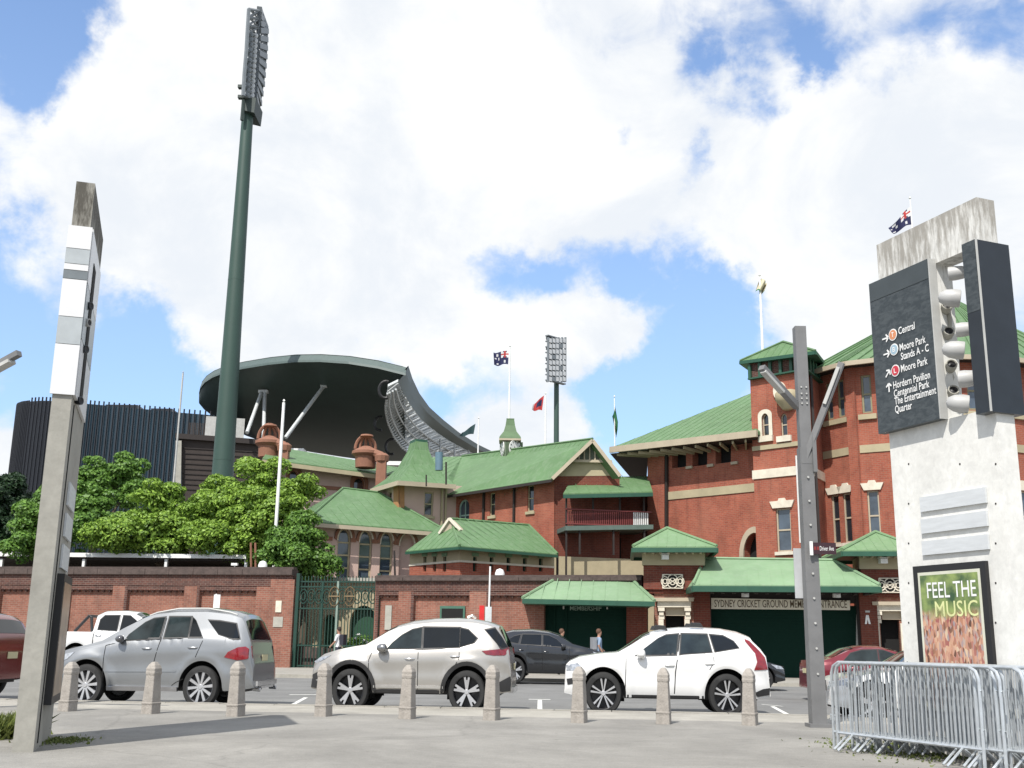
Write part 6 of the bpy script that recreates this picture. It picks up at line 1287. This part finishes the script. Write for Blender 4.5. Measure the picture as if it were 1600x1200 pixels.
for (s_, x0, y0, x1, y1) in (('Central', 1404, 524, 1429, 510), ('Moore Park', 1406, 550, 1446, 531), ('Stands A - C', 1408, 564, 1451, 545), ('Moore Park', 1408, 583, 1449, 563), ('Hordern Pavilion', 1396, 609, 1453, 587), ('Centennial Park', 1397, 622, 1452, 602), ('The Entertainment', 1398, 634, 1463, 615), ('Quarter', 1399, 649, 1425, 636)):
    a, b = sx(x0, y0), sx(x1, y1); h = .105; t_ = (a[1]); text(s_, pp, (a[0], t_+.01, b[0], t_+.01+h*(1.2 if 'p' in s_ or 'Q' in s_ else 1)), LW, sg, d=.128, bold=.012)
IC = {'orange': mat('icon_orange', (.55, .22, .10), .5), 'blue': mat('icon_blue', (.30, .42, .50), .5), 'red': mat('icon_red', (.5, .03, .05), .5)}
def disc(x, y, r, m, d=.129, nm='icon'): c_ = sx(x, y); return piece(nm, pp, [(c_[0]+r*math.cos(k*math.pi/10), c_[1]+r*math.sin(k*math.pi/10)) for k in range(20)], d, d+.002, m, sg)
for (x, y, m_, ch) in ((1395, 523, 'orange', 'T'), (1397, 546, 'blue', 'B'), (1399, 579, 'red', 'L')):
    disc(x, y, .085, LW); disc(x, y, .07, IC[m_], .132); c_ = sx(x, y); text(ch, pp, (c_[0]-.025, c_[1]-.035, c_[0]+.025, c_[1]+.035), LW, sg, d=.136, bold=.01, name='icon_letter')
def arrow(x, y, ang):
    c_ = sx(x, y); mb = MB()
    def rt(p): ca, sa = math.cos(ang), math.sin(ang); return (c_[0]+p[0]*ca-p[1]*sa, c_[1]+p[0]*sa+p[1]*ca)
    for P_ in ([(-.06, -.011), (.045, -.011), (.045, .011), (-.06, .011)], [(.01, .048), (.026, .06), (.072, .01), (.045, -.004)], [(.01, -.048), (.045, .004), (.072, -.01), (.026, -.06)]): slab(mb, pp, [rt(p) for p in P_], .128, .131)
    mb.build('arrow', LW, sg)
arrow(1383, 529, 0); arrow(1385, 553, 0); arrow(1387, 584, math.pi/4); arrow(1389, 606, math.pi/2)
# dark cabinet wrapped round the right leg
ca0 = (pp.px(1501, 383, .15)[0]+pp.px(1526, 643, .15)[0])/2; ct0 = pp.px(1557, 640, .15)[1]; ct1 = pp.px(1533, 369, .15)[1]
piece('dark_cabinet', pp, R4((ca0, ct0, Lr+.06, ct1)), -T_-.12, .15, BLKP, root); piece('cabinet_edge', pp, R4((Lr+.06, ct0, Lr+.075, ct1)), .13, .155, LGREY, root); piece('cabinet_band', pp, R4((ca0+.004, ct1-.95, Lr+.05, ct1-.004)), .151, .154, SPM, root)
piece('cabinet_post', pp, R4((ca0-.04, t0_, ca0-.002, t1_)), -.2, -.1, BLK, root)
for (x, y, r_, dx, dd) in ((1492, 427, .12, 1, -.12), (1490, 466, .15, 0, .02), (1504, 515, .12, 1, -.12), (1496, 547, .15, 0, .02), (1508, 592, .14, 1, -.05), (1503, 631, .15, 0, .02)):
    a, t = pp.px(x, y, dd); c_ = pp.pt(a, t, dd); d = (pp.n*.8+pp.u*-.9) if dx else (pp.n*-.75+pp.u*.6+V((0, 0, -.15))); megaphone(root, c_, d, r_*.82, ln=.28)
for (x, y) in ((1479, 480), (1482, 520), (1486, 572), (1489, 612)):
    a, t = pp.px(x, y, -.1); megaphone(root, pp.pt(a, t, -.1), pp.n*.4+pp.u*.7+V((0, 0, .3)), .075, ln=.2, m=CONC)
mb = MB(); P_ = [pp.pt(*pp.px(x, y, -.18), -.18) for x, y in ((1478, 455), (1484, 500), (1482, 545), (1488, 590), (1489, 640))]; mb.tube(P_, .03, 6); mb.build('speaker_bracket', CONC, root)
# steel plates and poster
PL3 = mat('brushed_plate', (.56, .58, .59), .5, .1, var=.08, nscale=3, stretch=(1, 1, 8))
for k in range(3):
    q = [pp.px(1440+k*1.6, 776+k*35.5), pp.px(1542+k*2.0, 763+k*35.5), pp.px(1543.5+k*2.0, 787+k*34.5), pp.px(1441+k*1.6, 799+k*35.5)]; a_ = (q[0][0]+q[3][0])/2; b_ = (q[1][0]+q[2][0])/2; piece('steel_plate', pp, R4((a_, (q[2][1]+q[3][1])/2, b_, (q[0][1]+q[1][1])/2)), .004, .035, PL3, root)
qa = (pp.px(1431, 885)[0]+pp.px(1443, 1045)[0])/2; qb = (pp.px(1544, 877)[0]+pp.px(1559, 1045)[0])/2; qt = (pp.px(1431, 885)[1]+pp.px(1544, 877)[1])/2; qz = qt-1.95
pf = piece('poster_frame', pp, R4((qa, qz, qb, qt)), .003, .06, BLK, root)
def postermat():
    M = bpy.data.materials.new('poster_print'); M.use_nodes = True; t = M.node_tree; b = t.nodes['Principled BSDF']; b.inputs['Roughness'].default_value = .25; uv = t.nodes.new('ShaderNodeUVMap'); sp = t.nodes.new('ShaderNodeSeparateXYZ'); t.links.new(uv.outputs[0], sp.inputs[0])
    vo = t.nodes.new('ShaderNodeTexVoronoi'); vo.inputs['Scale'].default_value = 24; mp_ = t.nodes.new('ShaderNodeMapping'); mp_.inputs['Scale'].default_value = (1.4, .55, 1); t.links.new(uv.outputs[0], mp_.inputs[0]); t.links.new(mp_.outputs[0], vo.inputs['Vector'])
    s2 = t.nodes.new('ShaderNodeSeparateXYZ'); t.links.new(vo.outputs['Color'], s2.inputs[0]); cr = t.nodes.new('ShaderNodeValToRGB'); t.links.new(s2.outputs[0], cr.inputs[0]); e = cr.color_ramp.elements; e[0].color = (.10, .05, .035, 1); e[1].color = (.62, .45, .30, 1)
    for p_, c_ in ((.2, (.42, .20, .12)), (.4, (.58, .36, .24)), (.55, (.30, .09, .08)), (.7, (.55, .30, .20)), (.85, (.30, .25, .26))): q = e.new(p_); q.color = (*c_, 1)
    no = t.nodes.new('ShaderNodeTexNoise'); no.inputs['Scale'].default_value = 4; no.inputs['Detail'].default_value = 5; t.links.new(uv.outputs[0], no.inputs['Vector']); gr = t.nodes.new('ShaderNodeValToRGB'); t.links.new(no.outputs[0], gr.inputs[0]); g = gr.color_ramp.elements; g[0].position = .35; g[0].color = (.03, .075, .03, 1); g[1].position = .7; g[1].color = (.32, .40, .12, 1)
    wz = t.nodes.new('ShaderNodeMath'); wz.operation = 'MULTIPLY_ADD'; t.links.new(no.outputs[0], wz.inputs[0]); wz.inputs[1].default_value = .35; t.links.new(sp.outputs[1], wz.inputs[2]); r = t.nodes.new('ShaderNodeMapRange'); t.links.new(wz.outputs[0], r.inputs[0]); zm = qt-.62+.17; r.inputs[1].default_value = zm-.06; r.inputs[2].default_value = zm+.06
    mi = t.nodes.new('ShaderNodeMix'); mi.data_type = 'RGBA'; t.links.new(r.outputs[0], mi.inputs[0]); t.links.new(cr.outputs[0], mi.inputs[6]); t.links.new(gr.outputs[0], mi.inputs[7]); t.links.new(mi.outputs[2], b.inputs['Base Color']); return M
pm = piece('poster_mount', pp, R4((qa+.09, qz+.09, qb-.09, qt-.09)), .061, .064, mat('mount_cream', (.55, .55, .45), .6), pf); po = piece('poster', pp, R4((qa+.13, qz+.13, qb-.13, qt-.13)), .065, .067, postermat(), pf)
def ptx(s_, x0, y0, x1, y1, m_): a, b = pp.px(x0, y0, .07), pp.px(x1, y1, .07); text(s_, pp, (a[0], b[1]-.20, b[0], b[1]), m_, pf, d=.071, bold=.004)
ptx('FEEL THE', 1449, 930, 1524, 906, LW); ptx('MUSIC', 1462, 962, 1527, 937, mat('letter_yellow', (.60, .62, .30), .5))
q = pp.px(1478, 960)
for k in range(9):
    for j in range(3):
        a, t = pp.px((1420, 1500, 1556)[j]-2*(k > 4), 725+k*62); 
        if (j == 1 and (k > 0)) or not (.03 < a < Lr-.03): continue
        piece('fixing_hole', pp, [(a+.014*math.cos(i*math.pi/4), t+.014*math.sin(i*math.pi/4)) for i in range(8)], .002, .004, DKB, root)
# left pylon, seen almost edge-on
root = thing('signage_pylon', (-5.8, 14.4, .13), 'tall grey concrete pylon at left seen edge-on, with white panel cladding on its upper half', 'sign pylon', 'twin concrete signage pylons'); bases[root.name] = V((-5.8, 14.4, .13))
ul = V((-.66, 2.12, 0)).normalized(); NRc = V((-5.52, 13.38, 0)); Ll = 2.2; Tl = .23
pn = frame(NRc-V((ul.y, -ul.x, 0))*Tl, (ul.y*Tl, -ul.x*Tl)); pside = frame(NRc, ul*Ll)        # narrow face and long right face
mb = MB(); mb.prism([pn.pt(0, .13), pn.pt(Tl, .13), pn.pt(Tl, .13, -Ll), pn.pt(0, .13, -Ll)], (0, 0, 7.12)); mb.build('concrete_slab', PC2, root)
PW_ = mat('white_cladding', (.66, .66, .66), .35, var=.05, nscale=2); PG_ = mat('grey_cladding', (.38, .41, .42), .35)
zc = lambda y: pn.px(125, y)[1]
z = [zc(v) for v in (619, 540, 497, 438, 424, 414, 390, 354)]
for k, m_ in enumerate((PW_, PG_, PW_, mat('band_slate', (.15, .17, .18), .4), PW_, PG_, PW_)): piece('cladding_panel', pn, R4((-.03, z[k]+.004, Tl+.03, z[k+1]-.004)), .004, .03, m_, root)
zz = [pside.px(140, v)[1] for v in (655, 590, 545, 500, 430)]
a_e = .05
for k in range(3):
    t0q, t1q = z[0]+.01+(z[-1]-z[0])*k/3, z[0]+(z[-1]-z[0])*(k+1)/3-.01; f = piece('side_panel', pside, R4((.02, t0q, 1.9, t1q)), .004, .04, PW_ if k != 1 else PG_, root)
piece('side_opening', pside, R4((.55, z[0]+.1, .95, z[-1]-.3)), .041, .05, VOID, root)
for k, (x, y) in enumerate(((141, 458), (134, 530), (124, 610), (137, 480))):
    a, t = pside.px(x, y, .1); megaphone(root, pside.pt(min(max(a, .4), 1.2), t, .06), pside.n*.9+pside.u*-.5, .055, ln=.10, m=BLKP if k < 3 else None)
piece('joint_groove', pside, R4((.35, .2, .40, z[0]-.05)), .002, .01, VOID, root); piece('steel_plate', pside, R4((.75, 3.1, 1.75, 3.4)), .004, .03, PL3, root); piece('steel_plate', pside, R4((.75, 2.7, 1.75, 3.0)), .004, .03, PL3, root); piece('steel_plate', pside, R4((.75, 2.3, 1.75, 2.6)), .004, .03, PL3, root)
pf = piece('poster_frame', pside, R4((.62, .62, 1.95, 2.22)), .004, .09, BLK, root); piece('poster', pside, R4((.72, .72, 1.85, 2.12)), .091, .094, mat('poster_tan', (.30, .22, .14), .3, var=.5, nscale=2), pf)
# ================================================================== LAMP POSTS, SIGNS
STEEL = mat('post_grey', (.17, .17, .17), .55, .2); root = thing('street_lamp', (5.25, 19.24, .13), 'square grey steel lamp post with two angled arms, right of the white SUV', 'lamp post'); bases[root.name] = V((5.25, 19.24, .13))
mb = MB(); zs_ = W(1255, 700, 19.24).z; mb.mesh([(5.25+sx_*(.125 if z < 1 else .115), 19.24+sy_*(.125 if z < 1 else .115), z) for z in (.13, zs_) for sx_, sy_ in ((-1, -1), (1, -1), (1, 1), (-1, 1))], [(0, 1, 5, 4), (1, 2, 6, 5), (2, 3, 7, 6), (3, 0, 4, 7), (4, 5, 6, 7)]); mb.build('lower_post', STEEL, root)
zt_ = W(1247, 512, 19.24).z; mb = MB(); mb.box((5.25, 19.22, (zs_+zt_)/2-.15), (.20, .20, zt_-zs_+.3)); mb.build('upper_post', STEEL, root)
mb = MB(); mb.box((5.38, 19.2, zs_-.1), (.07, .26, .7)); mb.box((5.25, 19.24, .16), (.36, .36, .06)); mb.build('bracket', STEEL, root)
A = W(1258, 718, 19.2); B = W(1315, 567, 18.9); mb = MB(); mb.bar(A, B, .13, .10); o = mb.build('arm', STEEL, root); a, b = A.lerp(B, .60), A.lerp(B, .98); mb = MB(); mb.bar(a-V((.05, .02, .06)), b-V((.05, .02, .06)), .14, .06); mb.build('lamp_head', LGREY, o)
A = W(1246, 636, 19.2); B = W(1190, 574, 18.6); mb = MB(); mb.bar(A, B, .12, .10); o = mb.build('arm', STEEL, root); a, b = A.lerp(B, .45), A.lerp(B, .97); mb = MB(); mb.bar(a-V((.0, .03, .06)), b-V((.0, .03, .06)), .12, .05); mb.build('lamp_head', LGREY, o)
mb = MB()
for k in range(9): z_ = 1.0+k*.42; mb.tube([(5.25, 19.112, z_), (5.25, 19.095, z_)], .02, 8)
for dx_ in (-.045, .045):
    for dz_ in (0, .09, .18, .30): mb.tube([(5.25+dx_, 19.115, zt_-1.45+dz_), (5.25+dx_, 19.10, zt_-1.45+dz_)], .016, 8)
mb.build('bolt', LGREY, root, kind='stuff')
pl = frame((5.25, 19.40), (1, 0)); r = pl.rect(1241, 857, 1279, 935); piece('blank_sign_back', pl, R4(r), -.01, .01, mat('sign_back', (.52, .53, .54), .4, .3), root); r = pl.rect(1246, 712, 1252, 848); piece('sign_edge', pl, R4(r), -.01, .01, WHP, root)
pl = frame((5.25, 19.05), (1, 0)); r = pl.rect(1268, 848, 1306, 866); n_ = piece('street_name_sign', pl, R4(r), -.015, .015, mat('sign_maroon', (.035, .012, .018), .5), root); text('Driver Ave', pl, (r[0]+.14, r[1]+.06, r[2]-.04, r[3]-.06), LW, n_, d=.017); piece('sign_end', pl, R4((r[0]-.03, r[1]-.02, r[0]+.02, r[3]+.02)), -.02, .02, WHP, n_)
for k, m_ in enumerate((mat('dull_red', (.2, .02, .02)),)*2): piece('sign_symbol', pl, R4((r[0]+.04+k*.05, r[1]+.07, r[0]+.075+k*.05, r[3]-.07)), .016, .018, m_, n_)
root = thing('street_lamp', (-10.6, 19.4, .13), 'grey lamp arm reaching in at the left frame edge', 'lamp post'); bases[root.name] = V((-10.6, 19.4, .13)); mb = MB(); mb.box((-10.6, 19.4, 3.7), (.22, .22, 7.1)); mb.build('post', STEEL, root)
A, B = V((-10.6, 19.3, W(-20, 590, 19).z-.45)), W(30, 552, 18.6); mb = MB(); mb.bar(A, B, .12, .1); o = mb.build('arm', STEEL, root); mb = MB(); mb.bar(A.lerp(B, .45)-V((0, 0, .08)), A.lerp(B, .93)-V((0, 0, .08)), .18, .06); mb.build('lamp_head', LGREY, o)
def signpost(label, px, base_y, Yd, topy, plates, lean=0):
    b = W(px, 1000, Yd); b.z = 0.1; root = thing('parking_sign', b, label, 'sign'); t = W(px+lean, topy, Yd); mb = MB(); mb.tube([b, t], .035, 8); mb.build('post', WHP, root); pl = frame((b.x, Yd-.06), (1, 0))
    for (x0, y0, x1, y1, m_) in plates: piece('sign_plate', pl, R4(pl.rect(x0, y0, x1, y1)), -.01, .01, m_, root)
signpost('red and white parking sign on a thin pole rising behind the champagne SUV roof', 762, 1060, 43, 885, [(749, 946, 756.5, 969, RED), (758, 948, 768, 975, mat('plate_grey', (.55, .58, .58), .5))], 4)
signpost('white rectangular sign in front of the left wall, above the silver SUV roof', 338, 1060, 44, 928, [(333.5, 929, 343.5, 958, WHP)])

# ================================================================== STACKED BARRIERS
def barrier(loc, rz, label, first=[None]):
    root = thing('crowd_barrier', loc, label, 'barrier', 'galvanised crowd control barriers stacked beside the right pylon', rz)
    if first[0] is None:
        Lb, Hb, zb = 2.45, 1.12, .22; P = [(.0, 0, .0), (0, 0, Hb-.14), (.04, 0, Hb-.05), (.14, 0, Hb), (Lb-.14, 0, Hb), (Lb-.04, 0, Hb-.05), (Lb, 0, Hb-.14), (Lb, 0, .0)]; parts = []
        mb = MB(); mb.tube(P, .021, 8); parts.append(mb.build('frame', SIL, root, local=True, smooth=True)); mb = MB(); mb.tube([(.0, 0, zb), (Lb, 0, zb)], .018, 6); parts.append(mb.build('lower_rail', SIL, root, local=True, smooth=True))
        mb = MB(); mb.tube([(0, 0, zb), (0, 0, Hb-.01)], .009, 5); bar = mb.build('bar', SIL, root, local=True); bar.location = (.125, 0, 0); parts.append(bar)
        for k in range(1, 18): o = bar.copy(); COL.objects.link(o); o.location = (.125+k*.129, 0, 0); parts.append(o)
        for x in (.3, Lb-.3):
            mb = MB(); mb.tube([(x, -.26, .02), (x, -.22, .05), (x, 0, zb), (x, .22, .05), (x, .26, .02)], .016, 6); parts.append(mb.build('foot', SIL, root, local=True, smooth=True))
        for x, s_ in ((0, -1), (Lb, 1)):
            for z in (.80, .37): mb = MB(); mb.tube([(x, 0, z+.05), (x+s_*.05, 0, z+.07), (x+s_*.05, 0, z)], .01, 5); parts.append(mb.build('hook', SIL, root, local=True))
        first[0] = parts
    else:
        for o in first[0]: q = o.copy(); COL.objects.link(q); q.parent = root
    return root
bd = V((.39, -.92, 0)).normalized(); bp_ = V((.92, .39, 0)); b0 = V((4.36, 15.06, .13)); brz = math.atan2(bd.y, bd.x)
words = ['front', 'second', 'third', 'fourth', 'fifth', 'sixth', 'seventh', 'eighth', 'ninth', 'tenth', 'eleventh', 'twelfth', 'rearmost']
for k in range(13):
    sh = (0, -.16, .22, .05, .42, .12, .30, .55, .2, .62, .35, .7, .5)[k]; p = b0+bp_*(.066*k)+bd*sh
    lb = words[k]+' galvanised barrier of the stack, counted from the viewer towards the right pylon' if 1 < k < 12 else ('front barrier of the stack, nearest the viewer, its full face visible' if k == 0 else ('second barrier of the stack, its rounded end sticking out furthest left' if k == 1 else 'rearmost barrier of the stack, right against the concrete pylon'))
    b = barrier(p, brz+random.uniform(-.022, .022), lb); b.rotation_euler.x = -.02*random.random()

# ================================================================== PEOPLE
SKIN = mat('skin', (.35, .20, .14), .6); HAIR = mat('hair', (.03, .02, .015), .8)
def person(loc, rz, label, shirt, trousers, stride=.22, hair=HAIR, bag=None, arm=.25):
    root = thing('person', loc, label, 'person', rz=rz); H_ = 1.9/1.78
    J = dict(pel=(0, 0, .95), spi=(0, 0, 1.15), che=(0, -.02, 1.36), nek=(0, -.01, 1.50), hd0=(0, .015, 1.56), hd1=(0, .02, 1.66), hd2=(0, .01, 1.745),
             hl=(.10, 0, .90), kl=(.11, stride*.55, .50), al=(.11, stride*.5, .09), tl=(.11, stride*.5+.17, .03), hr=(-.10, 0, .90), kr=(-.11, -stride*.1, .49), ar=(-.11, -stride*.95, .12), tr=(-.11, -stride*.95+.16, .04),
             sl=(.18, -.02, 1.42), el=(.23, -arm*.4, 1.15), wl=(.22, arm*.2, .93), fl=(.22, arm*.35, .84), sr=(-.18, -.02, 1.42), er=(-.23, arm*.2, 1.15), wr=(-.21, arm*1.0, .98), fr=(-.20, arm*1.25, .91))
    R_ = dict(pel=.15, spi=.135, che=.15, nek=.055, hd0=.075, hd1=.10, hd2=.07, hl=.10, kl=.065, al=.045, tl=.035, hr=.10, kr=.065, ar=.045, tr=.035, sl=.065, el=.045, wl=.033, fl=.035, sr=.065, er=.045, wr=.033, fr=.035)
    E_ = [('pel', 'spi'), ('spi', 'che'), ('che', 'nek'), ('nek', 'hd0'), ('hd0', 'hd1'), ('hd1', 'hd2'), ('pel', 'hl'), ('hl', 'kl'), ('kl', 'al'), ('al', 'tl'), ('pel', 'hr'), ('hr', 'kr'), ('kr', 'ar'), ('ar', 'tr'), ('che', 'sl'), ('sl', 'el'), ('el', 'wl'), ('wl', 'fl'), ('che', 'sr'), ('sr', 'er'), ('er', 'wr'), ('wr', 'fr')]
    ks = list(J); me = bpy.data.meshes.new('b'); me.from_pydata([tuple(c*H_ for c in J[k]) for k in ks], [(ks.index(a), ks.index(b)) for a, b in E_], []); o = bpy.data.objects.new('b', me); COL.objects.link(o)
    md = o.modifiers.new('s', 'SKIN'); [setattr(v, 'radius', (R_[ks[i]]*H_*(1.0), R_[ks[i]]*H_*(.78 if ks[i] in ('pel', 'spi', 'che') else 1))) for i, v in enumerate(me.skin_vertices[0].data)]; me.skin_vertices[0].data[0].use_root = True
    sb = o.modifiers.new('d', 'SUBSURF'); sb.levels = 2; dg = bpy.context.evaluated_depsgraph_get(); me2 = bpy.data.meshes.new_from_object(o.evaluated_get(dg)); bpy.data.objects.remove(o)
    for m_ in (SKIN, shirt, trousers, BLK): me2.materials.append(m_)
    for p in me2.polygons:
        c_ = p.center/H_; p.use_smooth = True; a_ = abs(c_.x)
        p.material_index = 3 if c_.z < .1 else (2 if c_.z < .96 and a_ < .19 else (0 if c_.z > 1.48 or (a_ > .17 and c_.z < 1.2) else 1))
    b = bpy.data.objects.new('body', me2); COL.objects.link(b); b.parent = root
    mb = MB(); mb.lathe([(.0, .125), (.07, .11), (.105, .05), (.108, -.01), (.09, -.06), (.03, -.07)], V((0, -.015, 1.69))*H_, 14); mb.build('hair', hair, root, smooth=True, local=True)
    if bag: mb = MB(); mb.box((0, -.24, 1.25*H_), (.32, .18, .48)); mb.build('backpack', bag, root, local=True)
    return root
def at(px, Yd): p = W(px, 1000, Yd); p.z = .128; return p
person(at(529, 52), math.radians(70), 'person in a white shirt walking in front of the iron gate, carrying a dark bag', mat('shirt_white', (.65, .66, .68), .8), mat('trousers_navy', (.02, .025, .04), .8), bag=mat('bag_dark', (.02, .02, .03), .8))
person(at(878, 47.5), math.radians(-80), 'person in a white top behind the black SUV, in front of the roller door', mat('shirt_white', (.65, .66, .68), .8), mat('trousers_navy', (.02, .025, .04), .8), hair=mat('hair_brown', (.10, .05, .03), .8))
person(at(936, 46.2), math.radians(-75), 'person in a pale blue shirt with a grey backpack, beside the small ticket canopy', mat('shirt_blue', (.22, .30, .42), .8), mat('trousers_grey', (.08, .09, .11), .8), hair=mat('hair_brown', (.10, .05, .03), .8), bag=mat('bag_grey', (.22, .23, .25), .8))

# ================================================================== WEEDS
def tuft(label, x0, y0, n, r, h, name='weeds'):
    c = np.array(G(x0, y0)); P = c+rng.normal(size=(n, 3))*np.array([r, r*1.6, 0]); v = []
    for k in range(n):
        b = P[k]; a = rng.normal(size=2)*h*.5; hh = h*rng.uniform(.4, 1); t = b+np.array([a[0], a[1], hh]); w_ = rng.normal(size=2)*.012; w3 = np.array([w_[0], w_[1], 0]); mid_ = (b+t)/2+np.array([0, 0, hh*.15]); v += [b-w3, b+w3, mid_+w3, t]
    tag(leafmesh(name, np.array(v), LFG), label, 'weeds', kind='stuff')
tuft('grass tuft growing at the outer foot of the left pylon', 2, 1152, 900, .13, .34, 'grass'); tuft('low weeds along the inner foot of the left pylon', 95, 1158, 500, .16, .04, 'grass')
tuft('dry litter and weeds under the stacked barriers', 1420, 1172, 1500, .45, .035, 'grass')

for o in SC.objects:
    if 'label' in o and len(o['label'].split()) > 16: print('LONG', o['label'])
